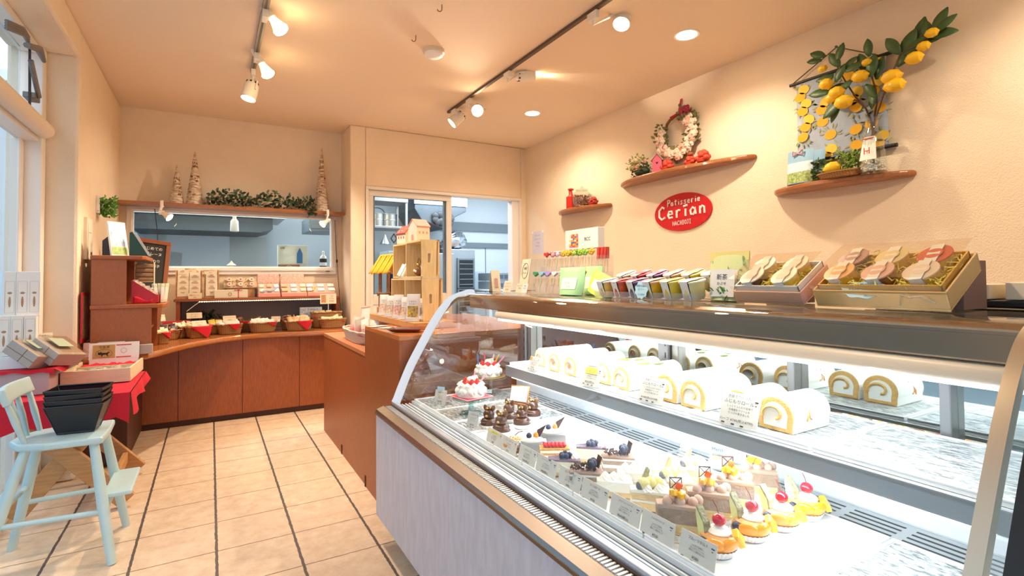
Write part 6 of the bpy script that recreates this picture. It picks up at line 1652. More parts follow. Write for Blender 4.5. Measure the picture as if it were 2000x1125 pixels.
def hand(text, cx, cz, hgt, r, slope=.0, sp=.08, wx=1.):
    mb = MB(); ws = [WID.get(c, .64)*wx*hgt for c in text]; tot = sum(ws)+sp*hgt*(len(text)-1); x = cx-tot/2
    for c, w in zip(text, ws):
        for s in STK[c]:
            pts = [(x+px*hgt*wx, -.0016, cz+pz_*hgt+slope*(x-cx)) for px, pz_ in s]
            mb.tube(pts, r, 6)
        x += w+sp*hgt
    return mb
for tx, cxx, czz, hh, rr, nm in (('Patisserie', .02, sb*.40, .050, .0046, 'upper_lettering'), ('Cerïan', .0, -sb*.27, .105, .0085, 'main_lettering'), ('HACHIOJI', .0, -sb*.68, .034, .0022, 'lower_lettering')):
    o = mk(nm, hand(tx, cxx, czz, hh, rr, .03, .10, 1.05 if hh > .1 else .92), INKW, q)
# notice sheet on the wall by the door
a = pX(1040, 455, RX); b = pX(1061, 455, RX); zt = pX(1050, 452, RX).z; zb = pX(1050, 496, RX).z
q = thing('notice_sheet', 'pale lilac notice sheet taped to the right wall near the doorway', 'paper', (RX-.002, (a.y+b.y)/2, zb), FX)
w = abs(a.y-b.y)
mk('sheet', MB().box(-w/2, w/2, 0, .0012, 0, zt-zb), mat('sheet_lilac', 'd9d4dc', .7), q)
mk('tape', MB().box(-w/2-.01, -w/2+.02, -.001, 0, zt-zb-.02, zt-zb+.004).box(w/2-.02, w/2+.01, -.001, 0, zt-zb-.02, zt-zb+.006), WHITE, q)
lettering(q, [('おしらせ', 0, (zt-zb)*.78, .028, -.0006), ('本日のケーキ', 0, (zt-zb)*.62, .022, -.0006), ('ご予約は', 0, (zt-zb)*.46, .022, -.0006), ('お早めに', 0, (zt-zb)*.32, .022, -.0006)], mat('ink_grey', '9a94a4', .7))
# hanging tapestry with printed lemons
P1, P2 = pX(1543, 167, RX-.02), pX(1748, 101, RX-.02)
B1, B2 = pX(1590, 312, RX-.02), pX(1748, 286, RX-.02)
yc = (P1.y+P2.y)/2; hw = abs(P1.y-P2.y)/2; zt = (P1.z+P2.z)/2; zb = (B1.z+B2.z)/2; H = zt-zb
q = thing('tapestry', 'pale blue hanging tapestry with printed lemons on the right wall', 'tapestry', (RX-.02, yc, zb), FX)
hook = pX(1632, 91, RX-.02)
mk('rod', MB().cyl((-hw, 0, H), (hw, 0, H), .010, 12), BLACK, q, smooth=True)
mk('rod', MB().cyl((-hw, 0, 0), (hw, 0, 0), .011, 12), BLACK, q, smooth=True)
fw = hw*.86
mk('fabric', MB().grid(lambda u, v: ((u-.5)*2*fw, .003*math.sin(u*9+v*3), v*H), 16, 16), mat('fabric_blue', 'b4bfcd', .85, noise=.14, scale=18), q, solid=.002, smooth=True)
hx = -(hook.y-yc)
mk('cord', MB().tube([(-hw+.02, 0, H+.008), (hx, .012, hook.z-zb), (hw-.08, 0, H+.008)], .003, 6), STEMB, q)
mk('pin', MB().ball((hx, .005, hook.z-zb), .008, 8, 6), mat('pin_teal', '4a7a78', .5), q, smooth=True)
le = MB(); lf = MB(); rg = random.Random(4); wp = MB()
for i in range(4):
    for j in range(5):
        x = -fw*.78+fw*.52*i+rg.uniform(-.03, .03); z = H*(.08+.195*j)+rg.uniform(-.022, .022)
        two = rg.random() < .55
        for k in range(2 if two else 1):
            dx, dz = (k*.022-.01, k*.042-.02) if two else (0, 0)
            aa = rg.uniform(-.6, .6)
            le.ext([(x+dx+(.034*math.cos(t)*math.cos(aa)-.028*math.sin(t)*math.sin(aa)), -.0065, z+dz+(.034*math.cos(t)*math.sin(aa)+.028*math.sin(t)*math.cos(aa))) for t in [2*PI*m_/16 for m_ in range(16)]], (0, .0005, 0), k)
        for k in range(9):
            a = rg.uniform(0, 6.3); c0 = Vector((x+.035*math.cos(a), -.0058, z+.035*math.sin(a))); dd = Vector((math.cos(a+.3), 0, math.sin(a+.3)))*.034; e = Vector((-dd.z, 0, dd.x))*.16
            lf.add([c0, c0+dd*.5+e, c0+dd, c0+dd*.5-e], [(0, 1, 2, 3)])
mk('lemon_print', le, [mat('print_lemon', 'eeb42a', .8), mat('print_lemon_pale', 'f3cc4a', .8)], q)
mk('leaf_print', lf, mat('print_olive', 'a8a878', .8), q)
# shelf three: pouches, little basket, vase with lemon branches
for px0, px1, lab, dx in ((1536, 1586, 'light blue pouch with a pink bow at the left end of the lemon shelf', .13), (1586, 1609, 'blue paper pouch tucked behind the bow pouch on the lemon shelf', .07)):
    pa, pb = pX(px0, 330, RX-dx), pX(px1, 330, RX-dx); w = abs(pa.y-pb.y)
    q = thing('sky_pouch', lab, 'pouch', (RX-dx, (pa.y+pb.y)/2, zs3+.0012), rot=(R_(-6), 0, FX))
    hh = .205 if dx > .1 else .20
    def f(u, v): return ((u-.5)*w, -.022*(1-v)*math.sin(PI*u)**.5, v*hh)
    g_ = MB().grid(f, 8, 8).grid(lambda u, v: (-(u-.5)*w, .02*(1-v)*math.sin(PI*u)**.5+.001, v*hh), 8, 8)
    mk('pouch_body', g_, mat('pouch_sky', '8fbbd8', .6), q, smooth=True, ang=180)
    mk('cloud_print', MB().grid(lambda u, v: (f(u, .34+.3*v)[0]*.99, f(u, .34+.3*v)[1]-.001, f(u, .34+.3*v)[2]), 8, 3), mat('cloud_white', 'eef2f2', .6, noise=.25, scale=30, col2='b4d2e4'), q, smooth=True)
    mk('grass_print', MB().grid(lambda u, v: (f(u, .02+.33*v)[0]*.99, f(u, .02+.33*v)[1]-.001, f(u, .02+.33*v)[2]), 8, 3), mat('grass_print', 'c2cf8a', .6, noise=.5, scale=90, col2='6a8a3a'), q, smooth=True)
    if dx > .1:
        bw = MB()
        for s in (-1, 1): bw.tube([(-.01, -.008, hh*.9), (-.01+s*.03, -.014, hh*.98), (-.01+s*.03, -.012, hh*.84), (-.01, -.008, hh*.9)], .004, 6)
        mk('pink_bow', bw, mat('bow_rose', 'd89a90', .6), q, smooth=True)
p = on(1640, zs3, .12)
q = thing('lemon_basket', 'flat wicker basket with a lemon and greenery on the lemon shelf', 'basket', p, FX)
mb_, rim = basket_mesh(.115, .06, .028)
mk('basket_body', mb_, WICK, q, smooth=True, solid=.004); mk('rim', MB().tube(rim, .006, 7, closed=True), WICK, q, smooth=True)
mk('greenery', foliage(MB(), 150, ((-.0, .09), (-.03, .03), (.03, .13)), .032, 31, .28), mat('leaf_lime', '94b04a', .6, noise=.3, scale=40), q)
mk('greenery', foliage(MB(), 70, ((-.135, -.07), (-.03, .02), (.02, .11)), .034, 32, .34), LEAF, q, label='darker leaves at the left end')
s = tag(mk('lemon', MB().lathe([(.001, -.05), (.008, -.044), (.028, -.028), (.036, 0), (.028, .028), (.008, .042), (.002, .048)], 16), LEMON, loc=p+Vector((-.02, .03, .058)), rot=(R_(75), 0, R_(30)), smooth=True), 'yellow lemon lying in the flat wicker basket', 'lemon')
s = tag(mk('white_ornament', MB().box(-.004, .004, -.02, .025, .055, .066).ext([(-.004, .025, .066), (-.004, .014, .066), (-.004, -.012, 0), (-.004, -.001, 0)], (.008, 0, 0)), WHITE, loc=on(1668, zs3, .10), rz=R_(10)), 'small white number seven ornament beside the vase', 'ornament')
p = on(1705, zs3, .115)
q = thing('glass_vase', 'tall clear glass vase with white pebbles holding lemon branches', 'vase', p, FX)
VH = .29
mk('vase_body', MB().lathe([(.062, 0), (.064, .01), (.058, .09), (.046, .18), (.026, .23), (.022, .25), (.032, VH)], 24), GLASSJ, q, smooth=True)
pb_ = MB(); r = random.Random(14)
for k in range(90):
    a = r.uniform(0, 6.3); rr = .053*math.sqrt(r.random()); pb_.ball((rr*math.cos(a), rr*math.sin(a), .008+r.random()*.05), (r.uniform(.006, .010), .007, .006), 6, 5)
mk('pebbles', pb_, mat('pebble', 'e4ddd2', .7), q, smooth=True)['kind'] = 'stuff'
mk('paper_label', MB().grid(lambda u, v: ((u-.5)*(.082-.026*v), -.0645+.022*v+.010*(2*u-1)**2, .06+v*.125), 6, 4), PAPER, q, solid=.0012)
lettering(q, [('H', 0, .09, .05, -.064)], INKR)
mk('label_stripe', MB().box(-.026, .026, -.048, -.046, .172, .177), INKR, q)
t = thing('lemon_branch', 'artificial lemon branches with dark leaves standing in the glass vase', 'plant', p+Vector((0, 0, .06)))
def wp_(px, py, dx): return pX(px, py, RX-dx)-t.location
br = [
 [(1703, 250, .115), (1700, 232, .12), (1690, 210, .12), (1670, 188, .12), (1655, 165, .13), (1640, 140, .13), (1630, 118, .13)],
 [(1690, 210, .12), (1672, 196, .13), (1655, 192, .14), (1632, 190, .15)],
 [(1706, 250, .115), (1712, 225, .12), (1722, 195, .13), (1735, 160, .14), (1748, 130, .15), (1758, 105, .15), (1790, 90, .16), (1820, 65, .17)],
 [(1706, 235, .115), (1713, 200, .12), (1710, 175, .12), (1703, 150, .12), (1698, 120, .12)],
 [(1722, 190, .13), (1735, 175, .14), (1742, 165, .15)]]
for k, b in enumerate(br):
    pts = [wp_(*v) for v in b]
    if k in (0, 2, 3): pts = [Vector((0, 0, -.045+.0*k))]+[Vector((.004*(k-1), .004*(k-2), .14))]+pts
    mk('stem', MB().tube(pts, [.006]*2+[max(.0032, .0055-.0004*i) for i in range(len(pts)-2)] if len(pts) > 4 else .0035, 7), STEMB, t, smooth=True)
def leaf(mb, px, py, L, ang, dx=.14, w=.42, tw=0):
    c = wp_(px, py, dx); d = Vector((0, -math.cos(R_(ang)), math.sin(R_(ang)))); n = Vector((-1, .2*tw, .3)).normalized(); s = d.cross(n).normalized()
    vs = []; fs = []
    for i in range(7):
        u = i/6; ww = L*w*.5*math.sin(PI*min(u*.92+.06, 1))**.8
        m_ = c+d*(u*L)+n*(-.10*L*(u-.4)**2)
        vs += [m_+s*ww+n*.10*ww, m_, m_-s*ww+n*.10*ww]
    for i in range(6):
        fs += [(3*i, 3*i+1, 3*i+4, 3*i+3), (3*i+1, 3*i+2, 3*i+5, 3*i+4)]
    mb.add(vs, fs)
LV = [(1632, 160, .10, 60), (1628, 150, .10, 175), (1640, 130, .11, 120), (1605, 118, .09, 165), (1612, 110, .10, 150), (1635, 120, .10, 70), (1646, 135, .09, 30), (1628, 145, .09, 200), (1655, 165, .12, 185), (1620, 180, .12, 170), (1632, 185, .10, 30), (1645, 195, .13, 215), (1640, 205, .10, 240), (1694, 140, .12, 110), (1700, 150, .12, 80), (1698, 110, .10, 95), (1708, 175, .10, 260), (1712, 155, .12, 75), (1760, 112, .14, 62), (1752, 130, .13, 40), (1757, 105, .12, 120), (1765, 108, .12, 30), (1790, 90, .14, 75), (1800, 85, .12, 10), (1815, 75, .10, 100), (1822, 65, .12, 60), (1826, 62, .10, 30), (1812, 70, .12, -10), (1690, 165, .10, 300), (1650, 140, .10, 10)]
lm = MB()
for px, py, L, a in LV: leaf(lm, px, py, L, a, .13+rnd.uniform(-.02, .03), .46, rnd.uniform(-1, 1))
mk('leaves', lm, mat('leaf_lemon', '4a6a38', .45, noise=.3, scale=24), t, solid=.0012, smooth=True)
for k, (px, py, s, dx, a) in enumerate(((1607, 134, .62, .14, 20), (1614, 164, .95, .15, 60), (1634, 181, 1.05, .16, 30), (1648, 199, 1.15, .16, 70), (1625, 192, .9, .15, 10), (1680, 149, 1.0, .15, 80), (1693, 122, .65, .14, 50), (1742, 150, 1.15, .15, 20), (1750, 166, 1.05, .17, 100), (1742, 168, .95, .15, 60), (1786, 113, .95, .16, 40), (1804, 90, .72, .16, 70), (1820, 64, .7, .17, 90))):
    Tm = Matrix.Translation(wp_(px, py, dx)) @ Euler((R_(90), R_(a), 0)).to_matrix().to_4x4() @ Matrix.Diagonal((s, s, s, 1))
    mk('lemon', MB().lathe([(.001, -.046), (.008, -.041), (.026, -.026), (.033, 0), (.026, .026), (.008, .039), (.002, .045)], 16, T=Tm), LEMON, t, smooth=True)

# ================================================================== CAKES IN THE SHOWCASE
DZ = .6095
def dk(px, py, z=DZ): return pz(px, py, z)
PLEAT = mat('paper_cup', 'f6f5f2', .6)
FILM = glassy('cake_film', 'fafcfc', 1.2, .03, base=.05, milk=.05)
def pleated(mb, r0, r1, h, n=28, sx=1, sy=1):
    def f(u, v):
        k = round(u*n*2); w = 1+(.035 if k % 2 else -.035)
        r = (r0+(r1-r0)*v)*w; return (r*math.cos(2*PI*u)*sx, r*math.sin(2*PI*u)*sy, h*v)
    return mb.grid(f, n*2, 2)
def whip(mb, c, r, h, n=6):
    """piped rosette with a twist"""
    prof = 9; N = 28
    def f(u, v):
        a = 2*PI*u; k = (1-v)**.75*(1+.13*math.cos(n*(a+v*2.6)))
        return (c[0]+r*k*math.cos(a), c[1]+r*k*math.sin(a), c[2]+h*v)
    return mb.grid(f, N, prof)
def strawb(mb, c, s, rot=(0, 0, 0)):
    T = Matrix.Translation(c) @ Euler(rot).to_matrix().to_4x4()
    return mb.lathe([(.001, s*1.3), (.28*s, s*1.12), (.5*s, s*.72), (.6*s, s*.3), (.45*s, .04*s), (.0, 0)], 12, T=T)
# ---- round cakes on glass stands
TEAL = glassy('teal_glass', 'c4e6e4', 1.2, .02, base=.06, milk=.12, milkcol='a8dada')
def stand(label, base, h, r, m, foot=.42):
    t = thing('cake_stand', label, 'cake stand', base)
    mk('foot', MB().lathe([(r*foot, 0), (r*foot, .004), (.012, .010), (.010, h*.5), (.014, h-.006)], 26), m, t, smooth=True)
    mk('plate', MB().lathe([(.0, h-.006), (r, h-.005), (r+.002, h), (r, h+.002), (0, h)], 40), m, t, smooth=True)
    return t
b1 = dk(920, 806); b1.z = DZ
H1_ = .062
stand('low teal glass cake stand under the front birthday cake', b1, H1_, .074, TEAL, .55)
def birthday(label, p, r, h, base, seed, cands, plate):
    t = thing('birthday_cake', label, 'cake', p, R_(10))
    z0 = .0
    if plate == 'doily':
        d = MB(); d.ext([(-.066, -.066, 0), (.066, -.066, 0), (.066, .066, 0), (-.066, .066, 0)], (0, 0, .004))
        mk('red_mat', d, mat('mat_coral', 'd8505a', .5), t, bevel=.006)
        lc = MB()
        for k in range(24):
            for s in (0, 1):
                a = -.064+.128*(k+.5)/24
                for q_ in ((a, -.064), (a, .064), (-.064, a), (.064, a))[s*2:s*2+2]: lc.lathe([(.0022, .004), (.0022, .0048), (0, .0049)], 6, (q_[0], q_[1], 0))
        mk('lace_edge', lc, WHITE, t)['kind'] = 'stuff'
        z0 = .0045
    else:
        mk('gold_board', MB().lathe([(r+.022, 0), (r+.024, .003), (0, .0035)], 40), GOLD, t, smooth=True); z0 = .004
    mk('cream_body', MB().lathe([(r*.98, z0), (r, z0+.004), (r*.985, z0+h*.8), (r*.93, z0+h), (r*.5, z0+h*1.02), (0, z0+h*1.02)], 40), CREAM, t, smooth=True)
    b = MB()
    for k in range(9):
        a = k*2*PI/9
        for s in (-1, 1): b.ball((r*.985*math.cos(a+s*.11), r*.985*math.sin(a+s*.11), z0+h*.50), (.011, .011, .012), 10, 7)
        b.ball((r*.99*math.cos(a), r*.99*math.sin(a), z0+h*.40), (.010, .010, .012), 10, 7)
    mk('cream_hearts', b, CREAM, t, smooth=True)
    b = MB(); zt = z0+h*1.01
    for k in range(10): whip(b, (r*.80*math.cos(k*.628), r*.80*math.sin(k*.628), zt-.002), .013, .013)
    mk('cream_border', b, CREAM, t, smooth=True)
    b = MB(); rr = random.Random(seed)
    for a, d in ((3.6, .5), (4.3, .45), (5.1, .55), (0.2, .4), (1.2, .5), (2.4, .45)): strawb(b, (r*d*math.cos(a), r*d*math.sin(a), zt), .020, (rr.uniform(-.5, .5), rr.uniform(-.5, .5), 0))
    mk('strawberries', b, STRAW, t, smooth=True)
    b = MB(); whip(b, (-r*.15, -r*.15, zt), .020, .022, 7); b.ball((-r*.15, -r*.15, zt+.016), .016, 14, 10)
    mk('cream_puff', b, CREAM, t, smooth=True)
    if cands:
        mk('name_plate', MB().cbox((.012, -.01, zt+.020), (.045, .004, .026), e=(R_(-25), 0, R_(20))), mat('plate_white_choc', 'f3e6d4', .5), t, bevel=.002)
    for k, (a, d, c, ln, lean) in enumerate(cands):
        e = Vector((math.sin(lean)*math.cos(a)*ln, math.sin(lean)*math.sin(a)*ln, math.cos(lean)*ln)); o = Vector((r*d*math.cos(a), r*d*math.sin(a), zt))
        mk('candle', MB().cyl(o, o+e, .0035, 8), mat('candle_'+c, c, .4), t, smooth=True)
    return t
birthday('white birthday cake with strawberries on the red lace mat in front', b1+Vector((0, 0, H1_+.003)), .056, .048, b1, 1, [(.6, .5, 'e88a94', .05, .5), (-.5, .6, 'f0a8c0', .045, .7)], 'doily')
b2_ = dk(958, 768); b2_.z = DZ
H2_ = .078
stand('taller glass cake stand under the back birthday cake', b2_, H2_, .076, GLASSJ, .42)
birthday('white birthday cake with coloured candles on the gold board behind', b2_+Vector((-.012, -.0, H2_+.003)), .058, .048, b2_, 2, [(2.6, .8, '4a78c8', .055, .1), (1.4, .5, 'e8506a', .055, .15), (-.3, .6, '58b070', .055, .4), (-1.2, .5, 'f0a02c', .06, .5), (-.6, .7, 'f090a8', .055, .75), (.4, .6, 'f7c0d0', .05, .5)], 'gold')
# small clear-tag on the back stand
q = tag(mk('name_tag', MB().box(-.022, .022, 0, .001, 0, .018), WHITE, loc=b2_+Vector((-.03, -.025, .008)), rz=R_(-35)), 'small white tag at the foot of the taller cake stand', 'tag')
# ---- easel with notice
EW = mat('easel_wood', '9a6438', .5)
p = dk(1014, 812)
q = thing('easel', 'small wooden easel with a white notice on the showcase deck', 'easel', p, R_(-62))
mk('leg', MB().tube([(-.028, -.012, 0), (-.022, -.002, .05)], .0035, 6), EW, q); mk('leg', MB().tube([(.028, -.012, 0), (.022, -.002, .05)], .0035, 6), EW, q); mk('leg', MB().tube([(0, .035, 0), (0, .008, .085)], .0035, 6), EW, q)
mk('ledge', MB().box(-.038, .038, -.016, .004, .046, .052), EW, q); mk('foot_bar', MB().box(-.05, -.012, -.018, -.008, 0, .005), EW, q)
mk('back_board', MB().cbox((0, .004, .085), (.085, .004, .066), e=(R_(-18), 0, 0)), EW, q)
o = mk('notice', MB().box(-.038, .038, -.0012, 0, -.028, .028), PAPER, q); o.location = (0, -.0005, .086); o.rotation_euler = (R_(-18), 0, 0)
o2 = lettering(o, [('お誕生日', 0, .012, .010, -.002), ('ケーキの', 0, -.002, .010, -.002), ('ご予約', 0, -.016, .010, -.002)], INKG)
# ---- chocolate bears in paper cups
def bear(label, p, rz):
    t = thing('chocolate_bear_cake', label, 'cake', p, rz, 'chocolate bear cakes')
    mk('paper_cup', pleated(MB(), .024, .034, .016), PLEAT, t)
    mk('body', MB().lathe([(.026, .006), (.030, .014), (.030, .026), (.026, .034), (.018, .038)], 26).lathe([(.027, .024), (.031, .0265), (.027, .029)], 26), CHOC, t, smooth=True)
    mk('head', MB().ball((0, 0, .050), (.021, .021, .019), 20, 14).ball((0, 0, .070), (.008, .008, .008), 12, 8), CHOC, t, smooth=True)
    for s in (-1, 1):
        e = mk('ear', MB().ball((0, 0, 0), (.0085, .0035, .012), 12, 8), mat('ear_choc', '6b4630', .35), t, smooth=True); e.location = (s*.015, .004, .072); e.rotation_euler = (R_(-8), R_(s*25), 0)
    mk('gold_leaf', MB().ball((-.004, -.008, .073), (.006, .004, .004), 6, 4).ball((.006, -.004, .074), (.004, .003, .003), 5, 4), GOLD, t)
    mk('nut', MB().ball((0, -.019, .048), (.006, .005, .005), 8, 6), mat('nut_tan', 'c89a5c', .6), t, smooth=True)
for px, py, lab in ((1041, 818, 'chocolate bear cake farthest back, right behind the others'), (994, 823, 'chocolate bear cake in the second row beside the easel foot'), (955, 836, 'leftmost chocolate bear cake of the front row'), (1019, 835, 'rightmost chocolate bear cake of the front row'), (979, 849, 'chocolate bear cake nearest the front glass')):
    bear(lab, dk(px, py, DZ), R_(-62+rnd.uniform(-12, 12)))
# ---- price cards along the front of the deck
CARDM = mat('price_card_grey', 'd2cfc6', .55)
def pcard(label, c, rz, w, h, lines, tilt=-16, tab=None, hl=None, roll=0):
    q = thing('price_card', label, 'card', c, group='price cards in the showcase', rot=(R_(tilt), R_(roll), rz))
    mk('card', MB().box(-w/2, w/2, 0, .0012, 0, h), CARDM, q)
    mk('back_support', MB().ext([(-w*.2, .0012, h*.55), (-w*.2, .0012, h*.5), (-w*.2, h*.36, 0), (-w*.2, h*.38, 0)], (w*.4, 0, 0)), FILM, q)
    L = [(s, x*w, z*h, k*h, -.0012) for s, x, z, k in lines]
    lettering(q, L, INK)
    mk('corner_mark', MB().box(w*.36, w*.44, -.001, 0, h*.80, h*.83).box(w*.38, w*.41, -.001, 0, h*.70, h*.72).box(-w*.42, -w*.34, -.001, 0, h*.07, h*.10).box(-w*.16, -w*.08, -.001, 0, h*.06, h*.09).box(w*.08, w*.16, -.001, 0, h*.05, h*.08), INK, q)
    if hl: mk('highlight', MB().box(-w*.42, w*.25, -.0006, 0, h*hl[0], h*hl[1]), mat('marker_yellow', 'f0e060', .6), q)
    if tab: mk('blue_tab', MB().box(-w*.36, w*.24, -.0008, .0018, h, h*1.22), mat('tab_blue', 'b2d6e6', .6), q)
    return q
def L6(name, price, desc=('ふんわり生地に', 'たっぷりクリーム', '香ばしく焼きました'), nm2=None):
    out = [(name, 0, .78, .13)]
    if nm2: out = [(nm2, 0, .86, .10), (name, 0, .70, .14)]
    z = .60 if not nm2 else .56
    for d in desc: out.append((d, 0, z, .078)); z -= .095
    out.append((price, -.02, .16, .15))
    return out
dc = [((951, 840), (980, 885), 'しまモンブラン', '¥490', 'deck price card with yellow marker nearest the chocolate bears', (.74, .88)),
      ((979, 857), (1009, 907), 'プレーンロール', '¥390', 'second price card of the front deck row', None),
      ((1013, 873), (1047, 928), 'ミルフィーユ', '¥540(税込)', 'mille feuille price card, third of the front deck row', None),
      ((1047, 893), (1087, 952), 'ブルーベリーレアチーズ', '¥480(税込)', 'blueberry cheese price card, fourth of the front deck row', None),
      ((1091, 917), (1135, 979), 'ガトーショコラ', '¥490', 'fifth price card of the front deck row before the chocolate layer slice', None),
      ((1135, 941), (1188, 1011), 'さくらロール', '¥520', 'sixth price card of the front deck row in the blue reflection', None),
      ((1191, 973), (1252, 1053), 'メロンショートケーキ', '¥540(税込)', 'melon shortcake price card before the melon cakes', None),
      ((1251, 1000), (1318, 1090), 'ショコラバナーヌ', '¥520', 'chocolate banana price card before the chocolate slices', None),
      ((1326, 1040), (1400, 1140), 'フルーツタルト', '¥580', 'price card before the fruit tarts at the bottom of the photo', None)]
cxX = .808
for (a, b, nm, pr, lab, hl) in dc:
    A = pX(a[0], a[1], cxX); B = pX(b[0], b[1], cxX)
    w = abs(A.y-B.y); c = Vector((cxX-.006, (A.y+B.y)/2, DZ-.001))
    ztop = pX((a[0]+b[0])/2, (a[1]+b[1])/2-(b[1]-a[1])*.5+8, cxX).z
    ln = L6(nm, pr)
    if len(nm) > 7: ln[0] = (nm, 0, .80, .09)
    if 'melon' in lab: ln.append(('◎', .2, .60, .10))
    pcard(lab, c, FX, w*.96, min(max(ztop-DZ, .05), .066), ln, -14, hl=hl)
p = dk(858, 790); q = pcard('price card with blue tab standing alone at the kitchen end of the deck', p, R_(-60), .062, .062, L6('お誕生日', '¥2700', ('いちごのケーキ', '4号サイズ', '5号サイズ')), -14, tab=True)
p = dk(921, 842); q = pcard('price card held by a clip stand beside the leftmost chocolate bear', p+Vector((0, 0, .010)), R_(-66), .050, .058, L6('くまさん', '¥520', ('チョコムース', 'ナッツ入り', 'ベリーソース')), -14)
mk('clip', MB().lathe([(.02, -.0105), (.02, -.0065), (.006, -.0055)], 16).box(-.004, .004, -.003, .004, .052, .072), ACR, q)
# ---- slices
def wedge(L, W):      # tip to -x side, back to +x
    return [(-L/2, -.004), (L/2, -W/2), (L/2, W/2), (-L/2, .004)]
def layers(t, poly, specs):
    z = .003
    for k, (nm, m, h, sc) in enumerate(specs):
        mk(nm, MB().prism([(x*sc, y*sc) for x, y in poly], z, z+h), m, t, bevel=.0012 if h > .004 else 0); z += h
    return z
def film(t, poly, h, sc=1.05):
    mb = MB(); pp = [(x*sc, y*sc) for x, y in poly]
    for i in range(len(pp)-1): mb.quad((*pp[i], .003), (*pp[i+1], .003), (*pp[i+1], h), (*pp[i], h))
    mk('film', mb, FILM, t)
SLW = R_(-28)
W_ = wedge(.085, .06)
CHS = mat('choc_sponge', 'a8886f', .85, noise=.25, scale=140, bump=.4, bscale=300)
CHM = mat('choc_mousse', 'b8957c', .6)
BAN = mat('banana', 'ead08a', .6)
def mango(mb, c, s, seed):
    r = random.Random(seed)
    for k in range(5):
        a = k*1.3; mb.cbox((c[0]+s*.55*math.cos(a), c[1]+s*.55*math.sin(a), c[2]+s*(.3+.18*(k % 2))), (s*.75, s*.55, s*.6), e=(r.uniform(-.6, .6), r.uniform(-.6, .6), a))
    return mb
W2_ = [(-.040, -.012), (.042, -.028), (.042, .028), (-.040, .012)]
for k, (px, py, lab) in enumerate(((1322, 1046, 'chocolate banana slice nearest the front glass'), (1380, 1018, 'second chocolate banana slice from the front glass'), (1426, 992, 'third chocolate banana slice from the front glass'), (1474, 968, 'rearmost chocolate banana slice'))):
    p = dk(px, py); t = thing('chocolate_banana_slice', lab, 'cake', (p.x+.012, p.y+.008, DZ), R_(-38), 'chocolate banana slices'); t.scale = (1.1, 1.1, 1.35)
    mk('paper_cup', MB().grid(lambda u, v: ((.052+.010*v)*math.cos(2*PI*u)*(1+.03*(-1)**round(u*60)), (.036+.008*v)*math.sin(2*PI*u)*(1+.03*(-1)**round(u*60)), .012*v), 60, 2), PLEAT, t)
    z = layers(t, W2_, [('sponge_base', SPONGE, .012, 1), ('banana_layer', BAN, .005, .97), ('chocolate_sponge', CHS, .022, 1), ('mousse_top', CHM, .006, 1.01)])
    ms = MB()
    for j in range(6): ms.ball((-.02+.012*j, -.006+.012*(j % 2), z+.002), (.010, .010, .009), 10, 7)
    mk('piped_mousse', ms, mat('mousse_pale', 'c9a894', .55), t, smooth=True)
    mk('mango_pieces', mango(MB(), (.0, 0, z+.008), .017, k), MANGO, t, bevel=.002)
    mk('orange_slice', MB().cbox((.004, .004, z+.024), (.014, .005, .012), e=(.3, .4, .5)), mat('blood_orange', 'e8602c', .3), t, bevel=.002)
    mk('chocolate_lattice', frame(MB(), -.012, .012, z+.014, z+.034, .0016, .016, .018).tube([(-.012, .017, z+.014), (.012, .017, z+.034)], .0009, 5).tube([(.012, .017, z+.014), (-.012, .017, z+.034)], .0009, 5), CHOC, t)
    film(t, W2_, z+.004)
